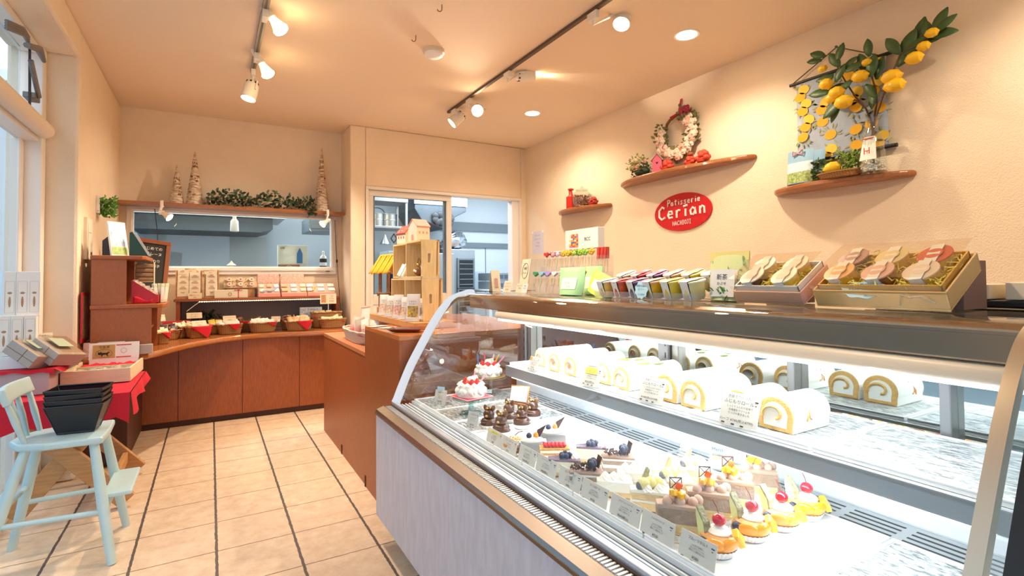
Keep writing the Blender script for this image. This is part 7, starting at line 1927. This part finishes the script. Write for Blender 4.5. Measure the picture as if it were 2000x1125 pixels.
# fruit tarts
for k, (px, py, lab) in enumerate(((1405, 1084, 'fruit tart with cherry nearest the front glass'), (1470, 1053, 'second fruit tart with cherry from the front glass'), (1529, 1033, 'third fruit tart with cherry from the front glass'), (1578, 1012, 'rearmost fruit tart with cherry'))):
    p = dk(px, py); t = thing('fruit_tart', lab, 'tart', (p.x+.006, p.y+.010, DZ), R_(-40), 'fruit tarts with cherries'); t.scale = (1.12, 1.12, 1.12)
    mk('paper_cup', pleated(MB(), .026, .034, .014), PLEAT, t)
    mk('tart_shell', MB().lathe([(.026, .004), (.033, .016), (.031, .024), (0, .024)], 26), mat('tart_crust', 'd9974a', .7, noise=.2, scale=90), t, smooth=True)
    mk('pudding', MB().lathe([(.029, .022), (.028, .032), (.020, .036), (0, .037)], 26), mat('pudding', 'e2a868', .4), t, smooth=True)
    cr = MB(); whip(cr, (0.004, 0, .034), .020, .018, 8); cr.lathe([(.019, .034), (.021, .038), (.016, .043), (0, .046)], 20, (.004, 0, 0))
    mk('whipped_cream', cr, CREAM, t, smooth=True)
    mk('cherry', MB().ball((.004, 0, .057), (.0118, .0118, .0108), 18, 12), CHERRY, t, smooth=True)
    mk('cherry_stem', MB().tube([(.004, 0, .066), (.0, .002, .080), (-.006, .004, .090)], .0007, 5), mat('stem_red', '8a3a2a', .6), t)
    og = MB()
    for j, (a, s) in enumerate(((-1.9, 1.0), (-.9, 1.1), (.2, .95))):
        T_ = Matrix.Translation((.028*math.cos(a), .028*math.sin(a), .024)) @ Euler((0, .5, a)).to_matrix().to_4x4()
        og.ball((0, 0, 0), (.009*s, .019*s, .014*s), 14, 9, T=T_)
    mk('orange_segments', og, ORANGE, t, smooth=True)
    T_ = Matrix.Translation((.036*math.cos(-.35), .036*math.sin(-.35), .032)) @ Euler((.4, -.5, -.35)).to_matrix().to_4x4()
    mk('mango_slice', MB().cbox((0, 0, 0), (.012, .022, .026), T=T_), MANGO, t, bevel=.003)
    # melon wedge standing at the back left
    a0 = 2.7; c = Vector((.026*math.cos(a0), .026*math.sin(a0), .020))
    prof = [(0, 0), (.006, .018), (.010, .038), (.008, .050), (-.012, .030), (-.016, .008)]
    Tm = Matrix.Translation(c) @ Matrix.Rotation(a0-PI/2+.9, 4, 'Z')
    mk('melon_wedge', MB().ext([(x, -.006, z) for x, z in prof], (0, .012, 0), T=Tm), MELON, t, bevel=.0015)
    rp_ = [(-.016, .008), (-.012, .030), (.008, .050), (.006, .055), (-.015, .033), (-.020, .008)]
    mk('melon_rind', MB().ext([(x, -.0065, z) for x, z in rp_], (0, .013, 0), T=Tm), MELR, t, bevel=.001)
    mk('blueberry', MB().ball((.034*math.cos(3.7), .034*math.sin(3.7), .026), .0078, 12, 8), BLUEB, t, smooth=True)
# melon shortcakes
for k, (px, py, lab) in enumerate(((1268, 1000, 'melon shortcake nearest its price card'), (1312, 976, 'second melon shortcake behind the first'), (1352, 951, 'rear melon shortcake near the clear film cones'))):
    p = dk(px, py); t = thing('melon_shortcake', lab, 'cake', (p.x+.012, p.y+.01, DZ), R_(-38), 'melon shortcakes'); t.scale = (1.1, 1.1, 1.25)
    z = layers(t, W2_, [('sponge', SPONGE, .014, 1), ('cream_layer', CREAM, .005, .99), ('sponge', SPONGE, .012, 1), ('cream_top', CREAM, .006, 1.02)])
    cr = MB()
    for j in range(4): whip(cr, (.030-.012*j, .012*(-1)**j, z-.001), .012, .014)
    mk('whipped_cream', cr, CREAM, t, smooth=True)
    mb = MB()
    for j in range(3): mb.ball((-.012+.014*j, -.006+.006*j, z+.010), (.014, .011, .011), 12, 8)
    mk('melon_pieces', mb, mat('melon_yellow', 'efe08a', .25, coat=.4), t, smooth=True)
    mk('blueberry', MB().ball((-.022, -.008, z+.006), .0078, 12, 8), BLUEB, t, smooth=True)
    Tm = Matrix.Translation((-.006, .010, z+.006)) @ Matrix.Rotation(.8, 4, 'Z')
    mk('melon_wedge', MB().ext([(0, -.003, 0), (.012, -.003, .022), (.004, -.003, .030), (-.012, -.003, .012)], (0, .006, 0), T=Tm), MELR if k == 0 else mat('papaya', 'f0b080', .3), t, bevel=.001)
    film(t, W2_, z+.02)
for k, (px, py, lab) in enumerate(((1335, 931, 'clear printed film cone farther left behind the melon shortcakes'), (1400, 925, 'cream cake inside a clear printed film cone behind the melon shortcakes'))):
    p = dk(px, py); t = thing('film_wrapped_cake', lab, 'cake', (p.x+.02, p.y+.01, DZ), R_(-60), 'film wrapped cakes')
    mk('film_cone', MB().ext([(-.035, -.012, 0), (.035, -.012, 0), (.004, .0, .095), (-.008, 0, .095)], (0, .0006, 0)).ext([(-.035, .014, 0), (.035, .014, 0), (.004, .002, .095), (-.008, .002, .095)], (0, .0006, 0)), FILM, t)
    mk('cream_cake', MB().ball((0, 0, .022), (.026, .011, .022), 16, 10), CREAM, t, smooth=True)
    mk('peach_slice', MB().ball((-.006, -.006, .040), (.013, .006, .007), 10, 7), mat('peach', 'f0c09a', .4), t, smooth=True)
    lettering(t, [('Merci', .0, .060, .013, -.0135), ('gateau', .0, .047, .010, -.0135)], mat('film_print', '5a6a6a', .5))
# chocolate layer slices with berries
for k, (px, py, lab) in enumerate(((1140, 958, 'chocolate layer slice with chocolate crumbs nearest the glass'), (1203, 925, 'chocolate layer slice with berries farther back'))):
    p = dk(px, py); t = thing('chocolate_layer_slice', lab, 'cake', (p.x+.014, p.y+.010, DZ), R_(-30), 'chocolate layer slices'); t.scale = (1.05, 1.05, 1.15)
    z = layers(t, W2_, [('sponge', CHS, .010, 1), ('cream_layer', CREAM, .008, .99), ('sponge', CHS, .010, 1), ('cream_layer', CREAM, .004, .99), ('ganache_top', CHOCL, .005, 1.01)])
    cb = MB(); r = random.Random(k+3)
    for j in range(46): cb.cbox((r.uniform(-.034, .03), r.uniform(-.014, .014), z+.003+r.random()*.012), (.009, .0035, .003), e=(r.uniform(-1, 1), r.uniform(-1, 1), r.uniform(0, 6)))
    mk('chocolate_curls', cb, mat('curl_choc', '5a3824', .6), t)['kind'] = 'stuff'
    bb = MB()
    for j in range(4): bb.ball((.014+.008*(j % 2), -.010+.008*j, z+.016), .0085, 10, 7)
    mk('berries', bb, BLUEB, t, smooth=True)
    mk('chocolate_plate', MB().cbox((.034, .006, z+.018), (.003, .022, .026), e=(0, .35, .2)), CHOC, t)
    film(t, W2_, z+.006)
# blueberry cheese slices
for k, (px, py, lab) in enumerate(((1097, 932, 'blueberry cheese slice behind its price card'), (1150, 905, 'blueberry cheese slice in the second row'))):
    p = dk(px, py); t = thing('blueberry_slice', lab, 'cake', (p.x+.014, p.y+.010, DZ), R_(-30), 'blueberry cheese slices'); t.scale = (1.05, 1.05, 1.15)
    z = layers(t, W2_, [('crust', SPONGE, .008, 1), ('cheese_layer', mat('cheese_cream', 'f6ecd4', .6), .026, 1), ('jelly_top', mat('jelly_blue', '6a4a66', .15, coat=.5), .005, 1.005)])
    bb = MB()
    for j in range(5): bb.ball((-.004+.010*(j % 3), -.010+.012*(j//2), z+.005), .008, 10, 7)
    mk('berries', bb, BLUEB, t, smooth=True)
    cr = MB(); whip(cr, (.03, 0, z-.001), .013, .016)
    mk('whipped_cream', cr, CREAM, t, smooth=True)
    film(t, W2_, z+.004)
# red berry mille feuille
p = dk(1078, 903); t = thing('mille_feuille', 'mille feuille slice topped with red berries', 'cake', (p.x+.016, p.y+.01, DZ), R_(-30))
PUFF = mat('puff_pastry', 'dda860', .8, noise=.35, scale=120, bump=.5, bscale=200)
W3_ = [(-.045, -.020), (.045, -.020), (.045, .020), (-.045, .020)]
z = layers(t, W3_, [('pastry_sheet', PUFF, .008, 1), ('cream_layer', CREAM, .010, .95), ('pastry_sheet', PUFF, .006, 1), ('cream_layer', CREAM, .008, .95), ('pastry_sheet', PUFF, .006, 1)])
bb = MB()
for j in range(12):
    b_ = (-.028+.0115*(j % 6), -.008+.015*(j//6), z+.006)
    for m_ in range(7): bb.ball((b_[0]+.0035*math.cos(m_*.9), b_[1]+.0035*math.sin(m_*.9), b_[2]+.002*(m_ % 2)), .0032, 6, 4)
    bb.ball(b_, .006, 8, 6)
mk('raspberries', bb, STRAW, t, smooth=True)
# grey film wrapped mont blanc with chocolate plates
for k, (px, py, lab) in enumerate(((1036, 893, 'silver foil wrapped cake with blueberry and chocolate leaf, front of its pair'), (1074, 874, 'silver foil wrapped cake with blueberry and chocolate leaf, rear of its pair'))):
    p = dk(px, py); t = thing('foil_wrapped_cake', lab, 'cake', (p.x+.014, p.y+.010, DZ), R_(-30), 'foil wrapped cakes'); t.scale = (1.05, 1.05, 1.15)
    mk('foil_wrap', MB().prism([(x*1.02, y*1.02) for x, y in W2_], .002, .038), mat('foil_grey', 'a9aaac', .35, .8), t, bevel=.003)
    mk('cream_top', MB().ball((0, 0, .040), (.036, .018, .012), 16, 8), CREAM, t, smooth=True)
    mk('blueberry', MB().ball((-.010, -.004, .054), .0085, 10, 8), BLUEB, t, smooth=True)
    mk('orange_piece', MB().ball((.010, -.004, .054), (.008, .006, .010), 10, 7), ORANGE, t, smooth=True)
    mk('chocolate_leaf', MB().ext([(.012, 0, .046), (.020, 0, .046), (.042, 0, .082), (.014, 0, .068)], (0, .002, 0)), CHOC, t)
# lemon crumble tart
p = dk(1000, 882); t = thing('crumble_tart', 'pale crumble tart behind the first deck card', 'tart', (p.x+.014, p.y+.01, DZ))
mk('tart_shell', MB().lathe([(.028, .002), (.036, .018), (.034, .024), (0, .024)], 24), MATS['tart_crust'], t, smooth=True)
cr = MB(); whip(cr, (0, 0, .022), .030, .026, 9); mk('whipped_cream', cr, CREAM, t, smooth=True)
cb = MB(); r = random.Random(8)
for j in range(40):
    a = r.uniform(0, 6.3); rr = r.uniform(.008, .030); cb.cbox((rr*math.cos(a), rr*math.sin(a), .048-rr*.62), (.006, .005, .004), e=(r.random(), r.random(), a))
mk('crumble', cb, SPONGE, t)['kind'] = 'stuff'
mk('vanilla_pod', MB().tube([(0, 0, .044), (.012, -.01, .058), (.022, -.018, .060)], .0016, 6), CHOC, t)
# white cream cakes in the reflection
for k, (px, py, lab) in enumerate(((1196, 972, 'white cream cake in a clear film cup behind the sixth deck card'), (1235, 952, 'white cream cake in a clear film cup in the second row'), (1272, 928, 'white cream cake in a clear film cup in the rear row'))):
    p = dk(px, py); t = thing('cream_cake', lab, 'cake', (p.x+.014, p.y+.010, DZ), R_(-35), 'white cream cakes'); t.scale = (1.05, 1.05, 1.15)
    z = layers(t, W2_, [('sponge', SPONGE, .010, 1), ('cream_layer', CREAM, .022, 1)])
    cr = MB()
    for j in range(3): whip(cr, (-.02+.02*j, 0, z-.001), .016, .018)
    mk('whipped_cream', cr, CREAM, t, smooth=True)
    film(t, W2_, z+.010)
# ---- swiss rolls on the shelf
SZ = SHZ+.0048
def dshape(w, h, n=22, flat=.30):
    pts = [(-w/2*.92, 0), (w/2*.92, 0)]
    for k in range(n+1):
        a = -.35+(PI+.7)*k/n; x = w/2*math.cos(a); z = h*.46+h*.54*math.sin(a)
        if z > h*.02: pts.append((x, z))
    return pts
WRAPM = mat('roll_wrap', 'fbf8f0', .4)
def roll(label, p, rz, L, w, h, sponge, cream, fill=None, grp='swiss rolls on the shelf', wrap=True, mark=False, leafs=False):
    t = thing('swiss_roll', label, 'cake', p, rz, grp)
    D = dshape(w, h)
    mk('sponge_body', MB().ext([(x, 0, z) for x, z in D], (0, L, 0)), sponge, t, bevel=.003)
    if wrap:
        D2 = dshape(w*1.02, h*1.015)
        mk('white_wrapper', MB().ext([(x, L*.015, z+.0002) for x, z in D2], (0, L*.97, 0)), WRAPM, t, bevel=.002)
        dots = MB()
        for k in range(5): dots.lathe([(.0016, 0), (.0016, .0004), (0, .0005)], 8, (-.014+.007*k, L*.5+.006*(k % 2), h*1.021))
        mk('printed_dots', dots, INK, t)['kind'] = 'stuff'
        if mark:
            ws = w*.5*1.03
            mk('printed_mark', MB().tube([(ws, L*.34, h*.30), (ws+.0008, L*.36, h*.46), (ws-.002, L*.42, h*.60), (ws+.0006, L*.40, h*.40), (ws, L*.46, h*.34)], .0016, 5), mat('mark_orange', 'd8923c', .6), t)
            mk('printed_smile', MB().tube([(ws*.86, L*.45+.012*math.cos(a), h*.80+.010*math.sin(a)) for a in [PI+PI*k/8 for k in range(9)]], .0008, 5), mat('mark_grey', 'b4a894', .6), t)
        if leafs: mk('green_leaf_print', MB().ball((0, L*.40, h*1.02), (.016, .030, .0012), 10, 5).ball((.016, L*.62, h*.985), (.010, .024, .0012), 10, 5), mat('leaf_print_lime', 'a4b84a', .6), t, smooth=True)
    for s, y in ((0, 0), (1, L)):
        o1 = -.0006 if s == 0 else L; d1 = (0, .0006, 0)
        mk('cream_filling', MB().ext([(x*.68, o1, h*.13+z*.70) for x, z in D], d1), cream, t)
        sp = []
        for k in range(30):
            u = k/29; a = -1.2+u*4.6; rr = (.10+.25*u); sp.append((w*rr*math.cos(a), (o1-.0003) if s == 0 else o1+.0009, h*.46+h*rr*math.sin(a)*.95))
        mk('sponge_swirl', MB().tube(sp, w*.042, 6), sponge, t, smooth=True)
        if fill:
            fb = MB().ball((0, (o1-.0004) if s == 0 else o1+.0008, h*.52), (w*.17, .003, h*.2), 14, 8)
            mk('fruit_filling', fb, fill, t, smooth=True)
    return t
SPY = mat('roll_sponge', 'e6b56c', .85, noise=.16, scale=130, bump=.3, bscale=260)
SPP = mat('roll_sponge_pale', 'ecc98a', .85, noise=.12, scale=130, bump=.3, bscale=260)
PEACHF = mat('peach_filling', 'eaa080', .5, noise=.25, scale=90)
rolls = [
 (1054, 717, .25, .072, .070, SPP, PEACHF, 'peach swiss roll at the far left of the shelf', False, False),
 (1082, 728, .25, .072, .070, SPP, PEACHF, 'middle one of the three peach swiss rolls', False, False),
 (1113, 738, .24, .072, .070, SPP, PEACHF, 'nearest of the three peach swiss rolls', False, False),
 (1177, 752, .24, .076, .072, SPP, None, 'lemon swiss roll half hidden by the yellow marked card', False, True),
 (1213, 768, .24, .076, .072, SPP, None, 'lemon swiss roll to the right of the yellow marked card', False, True),
 (1299, 786, .24, .084, .076, SPY, None, 'plain swiss roll behind the middle shelf card', True, False),
 (1352, 806, .20, .084, .076, SPY, None, 'plain swiss roll to the right of the middle shelf card', True, False),
 (1442, 832, .15, .086, .076, SPY, None, 'half swiss roll behind the nearest shelf card', True, False),
 (1514, 850, .15, .088, .078, SPY, None, 'half swiss roll nearest the camera beside the big shelf card', True, False)]
prevy = None
for px, py, L, w, h, sp_, fl_, lab, mark, lf_ in rolls:
    p = pz(px, py-2, SZ)
    x = p.x
    x = max(x, 1.118)
    yy = pX(px, py, x).y
    roll(lab, Vector((x, yy, SZ)), FX, L, w, h, sp_, CREAM, fl_, mark=True, leafs=lf_)
sc = [((1039, 700), .060, .052, 'すもも', 'ふじもりロール', '¥1500', 'shelf price card with orange dot before the peach rolls', None, None),
      ((1151, 733), .077, .066, 'レモンの', 'ふじもりロール', '¥820(税込)', 'shelf price card with yellow marker and blue tab before the lemon rolls', (.60, .92), True),
      ((1268, 766), .084, .072, '衣掛でつくった', 'ふじもりロール', '¥1480(税込¥1598)', 'shelf price card in the middle before the plain rolls', None, None),
      ((1438, 815), .096, .080, '衣掛でつくった', 'ふじもりロール', 'ハーフ ¥740(税込¥799)', 'largest looking shelf price card reading 740 before the half rolls', None, None)]
for (px, py), w, h, n2, nm, pr, lab, hl, tb in sc:
    X = 1.066
    p = pX(px, py, X)
    ln = [(n2, -.04, .84, .105), (nm, -.04, .68, .135)]+[(d, 0, z, .075) for d, z in (('しっとりふんわり生地で', .56), ('北海道生クリームを', .46), ('たっぷり巻きました', .36))]+[(pr, -.04, .15, .14 if len(pr) < 10 else .105)]
    q = pcard(lab, Vector((X, p.y, SZ-.0003)), FX+R_(5), w, h, ln, -20, tab=tb, hl=hl)
    if 'orange' in lab: mk('orange_dot', MB().ext([(-w*.36+.006*math.cos(a*PI/8), -.0012, h*.86+.006*math.sin(a*PI/8)) for a in range(16)], (0, .0006, 0)), ORANGE, q)

# ================================================================== CEILING FIXTURES
TRK = mat('track_grey', '8f8a82', .45, .3); TRKB = mat('track_brown', '5a4636', .5)
t = thing('lighting_track', 'pale grey lighting track on the ceiling near the left wall', 'track', (.247, 3.0, CZ-.012))
mk('rail', MB().box(-.016, .016, -1.6, 1.07, -.012, .011), TRK, t)
mk('slot', MB().box(-.006, .006, -1.6, 1.06, -.0128, -.012), mat('slot_brown', '5c5248', .6), t)
t = thing('lighting_track', 'thin brown lighting track running towards the camera over the showcase', 'track', (1.827, 3.0, CZ-.009))
mk('rail', MB().box(-.012, .012, -2.6, 1.25, -.010, .008), TRKB, t)
def dirT(d, o):
    m = Vector(d).normalized().to_track_quat('Z', 'Y').to_matrix().to_4x4(); m.translation = o; return m
def spotlamp(label, x, y, px, py, d, kind, power, ang, hot=BULBW, drop=None):
    """adapter on the rail, then body centred where the sight line meets the rail's plane"""
    t = thing('track_spotlight', label, 'spotlight', (x, y, CZ-.022))
    c = pX(px, py, x) if abs(x) > .6 else pY(px, py, y)
    c = Vector((c.x, y, c.z)) if abs(x) < .6 else Vector((x, y, pY(px, py, y).z))
    c = Vector((pY(px, py, y).x, y, pY(px, py, y).z))
    c = c-t.location
    mk('adapter', MB().box(-.014, .014, -.04, .04, -.045, 0), LAMPW, t, bevel=.003)
    dn = Vector(d).normalized()
    if kind == 'can':
        R0 = .050; Ln = .13
        T = dirT(dn, c)
        back = T @ Vector((0, 0, -Ln*.5))
        mk('arm', MB().tube([(0, 0, -.045), (0, 0, -.07), (c.x*.5, 0, (-.07+c.z)/2+.02), c+Vector((0, 0, R0*1.05))], .008, 10), LAMPW, t, smooth=True)
        yk = [T @ Vector((R0*1.16, 0, .0)), T @ Vector((R0*1.16, 0, -.06)), T @ Vector((0, 0, -.095)), T @ Vector((-R0*1.16, 0, -.06)), T @ Vector((-R0*1.16, 0, .0))]
        mk('yoke', MB().tube(yk, .006, 8), LAMPW, t, smooth=True)
        mk('housing', MB().lathe([(.012, -Ln*.58), (R0*.7, -Ln*.5), (R0*.95, -Ln*.3), (R0, 0), (R0, Ln*.5), (R0*.92, Ln*.5), (R0*.88, .02), (R0*.6, -.02)], 26, T=T), LAMPW, t, smooth=True)
        sl = MB()
        for k in range(8):
            a = k*PI/4; sl.cbox((R0*.80*math.cos(a), R0*.80*math.sin(a), -Ln*.42), (.004, .012, .016), e=(0, 0, a), T=T)
        mk('vent_slot', sl, BLACK, t)['kind'] = 'stuff'
        mk('lens', MB().lathe([(R0*.88, Ln*.36), (R0*.5, Ln*.42), (0, Ln*.44)], 22, T=T), hot, t, smooth=True)
        tip = T @ Vector((0, 0, Ln*.5+.012))
    else:
        T = dirT(dn, c)
        sock = T @ Vector((0, 0, -.12))
        mk('arm', MB().tube([(0, 0, -.04), sock+Vector((0, 0, .035)), sock], .010, 10), TRK, t, smooth=True)
        mk('holder', MB().lathe([(.012, -.135), (.022, -.13), (.024, -.03), (.018, -.03)], 18, T=T), LAMPW, t, smooth=True)
        mk('reflector', MB().lathe([(.018, -.035), (.024, -.01), (.037, .03), (.042, .042)], 20, T=T), mat('reflector_white', 'fff3dc', .35, emit=1.2, ecol='ffd9a0'), t, smooth=True)
        mk('bulb', MB().lathe([(.042, .042), (.040, .055), (.022, .066), (0, .069)], 20, T=T), hot, t, smooth=True)
        tip = T @ Vector((0, 0, .085))
    LAMPS.append((t.location+tip, dn, power, ang))
spotlamp('white bulb spotlight on the left track nearest the camera', .247, 3.10, 538, 44, (.7, -.25, -1), 'bulb', 48, 100)
spotlamp('white bulb spotlight in the middle of the left track', .247, 3.72, 516, 132, (.6, .0, -1), 'bulb', 44, 90)
spotlamp('white can spotlight at the far end of the left track', .247, 4.02, 489, 177, (-.22, -.12, -1), 'can', 60, 80)
spotlamp('small can spotlight at the far end of the brown track', 1.827, 4.12, 893, 232, (-.80, .25, -.75), 'can', 60, 80)
spotlamp('glaring can spotlight facing the camera on the brown track', 1.827, 3.82, 934, 215, (-.55, -.85, -.42), 'can', 40, 80, BULBH)
spotlamp('can spotlight turned to the right wall on the brown track', 1.827, 3.18, 1026, 146, (1, -.28, .20), 'can', 22, 46)
spotlamp('can spotlight at the top of the photo on the brown track', 1.827, 2.22, 1217, 33, (-.42, -.22, -.85), 'can', 50, 85, BULBH)
for y, lab in ((2.05, 'added white bulb spotlight on the left track, out of view above'), (1.15, 'added unseen bulb spotlight on the left track nearest the shop entrance')):  # lamps added out of view to warm the showcase fronts
    o = [q for q in COL.objects if q.get('label') == 'white bulb spotlight in the middle of the left track'][0]
    dup(o, (.247, y, CZ-.022), label=lab)
    LAMPS.append((Vector((.36, y, 2.42)), Vector((.9, -.12, -1.25)), 30, 64))
for px, py, lab in ((1040, 221, 'recessed downlight in the ceiling near the doorway'), (1341, 68, 'recessed downlight in the ceiling nearer the camera')):
    p = pz(px, py, CZ)
    t = thing('downlight', lab, 'downlight', (p.x, p.y, CZ))
    mk('trim_ring', MB().lathe([(.062, .0), (.062, -.004), (.076, -.005), (.078, 0)], 32), WHITE, t, smooth=True)
    mk('lens', MB().lathe([(.063, -.002), (.04, -.006), (0, -.008)], 28), BULBH, t, smooth=True)
    LAMPS.append((Vector((p.x, p.y, CZ-.02)), Vector((0, 0, -1)), 30, 150))
p = pz(847, 98, CZ)
t = thing('smoke_detector', 'round white smoke detector on the ceiling', 'smoke detector', (p.x, p.y, CZ))
mk('detector_base', MB().lathe([(.07, 0), (.07, -.02), (.062, -.024)], 28), mat('detector_cream', 'd9cbb8', .5), t, smooth=True)
mk('detector_dome', MB().lathe([(.060, -.02), (.058, -.036), (.045, -.046), (0, -.05)], 28), mat('detector_white', 'f0efee', .35), t, smooth=True)
for px, py, lab in ((863, 15, 'small metal ceiling hook nearer the camera'), (812, 75, 'small metal ceiling hook beside the smoke detector')):
    p = pz(px, py-6, CZ)
    hk = [(0, 0, 0), (0, 0, -.02)]+[(.0, .012-.012*math.cos(a), -.02-.012*math.sin(a)-.006) for a in [PI*k/7 for k in range(8)]]
    tag(mk('ceiling_hook', MB().tube(hk, .0025, 6), mat('hook_bronze', '7a5a34', .4, .8), loc=(p.x, p.y, CZ), rz=R_(60), smooth=True), lab, 'hook')
# added downlight out of view, for more general light
t = thing('downlight', 'recessed downlight in the ceiling above the camera', 'downlight', (2.53, .45, CZ))
mk('trim_ring', MB().lathe([(.062, .0), (.062, -.004), (.076, -.005), (.078, 0)], 32), WHITE, t, smooth=True)
mk('lens', MB().lathe([(.063, -.002), (.04, -.006), (0, -.008)], 28), BULBH, t, smooth=True)
LAMPS.append((Vector((2.53, .45, CZ-.02)), Vector((0, 0, -1)), 30, 150))

# ================================================================== LIGHTS
def area(name, loc, rot, sx, sy, power, col, spread=180):
    l = bpy.data.lights.new(name, 'AREA'); l.shape = 'RECTANGLE'; l.size = sx; l.size_y = sy; l.energy = power; l.color = col; l.spread = R_(spread)
    o = bpy.data.objects.new(name, l); COL.objects.link(o); o.location = loc; o.rotation_euler = rot
    return o
def spot(name, loc, d, power, col, ang=90, blend=.6, r=.03):
    l = bpy.data.lights.new(name, 'SPOT'); l.energy = power; l.color = col; l.spot_size = R_(ang); l.spot_blend = blend; l.shadow_soft_size = r
    o = bpy.data.objects.new(name, l); COL.objects.link(o); o.location = loc
    o.rotation_euler = Vector(d).to_track_quat('-Z', 'Y').to_euler()
    return o
def point(name, loc, power, col, r=.04):
    l = bpy.data.lights.new(name, 'POINT'); l.energy = power; l.color = col; l.shadow_soft_size = r
    o = bpy.data.objects.new(name, l); COL.objects.link(o); o.location = loc
    return o
WARM = (1., .70, .40); WARM2 = (1., .82, .62); COOL = (.88, .95, 1.)
wl = bpy.data.worlds.new('sky'); scn.world = wl; wl.use_nodes = True
bg = wl.node_tree.nodes['Background']; bg.inputs[0].default_value = (.70, .84, 1, 1); bg.inputs[1].default_value = 1.6
# showcase tubes and the added rear fill
area('showcase_tube_light', (1.105, (Y0+Y1)/2-.1, .968), (0, 0, 0), .03, Y1-Y0-.4, 3.5, COOL)
area('rear_fill_light', (1.405, (Y0+Y1)/2-.1, 1.043), (0, R_(8), 0), .03, Y1-Y0-.4, 1.6, COOL)  # fill added for the side of the rolls facing the mirror
area('shelf_lamp_light', (SHX0+.022, (SHY0+SHY1)/2, SHZ-.053), (0, R_(-15), 0), .03, SHY1-SHY0-.1, 2.2, COOL)
# kitchen
area('kitchen_light', (.2, 6.3, 2.6), (0, 0, 0), 2.0, .5, 32, (.90, .96, 1.))
area('kitchen_light', (3.0, 6.2, 2.6), (0, 0, 0), 1.6, .6, 46, (.86, .94, 1.))
for loc, d, pw, an in LAMPS:
    spot('lamp_light', loc, d, pw, WARM2 if pw < 50 else WARM2, an)

scn.view_settings.view_transform = 'Standard'; scn.view_settings.look = 'None'; scn.view_settings.gamma = 1
scn.view_settings.use_curve_mapping = False
scn.view_settings.exposure = .9
scn.cycles.max_bounces = 10; scn.cycles.diffuse_bounces = 4; scn.cycles.glossy_bounces = 5; scn.cycles.transparent_max_bounces = 16; scn.cycles.transmission_bounces = 4
scn.cycles.caustics_reflective = False; scn.cycles.caustics_refractive = False
scn.cycles.use_denoising = True
scn.cycles.sample_clamp_indirect = 4
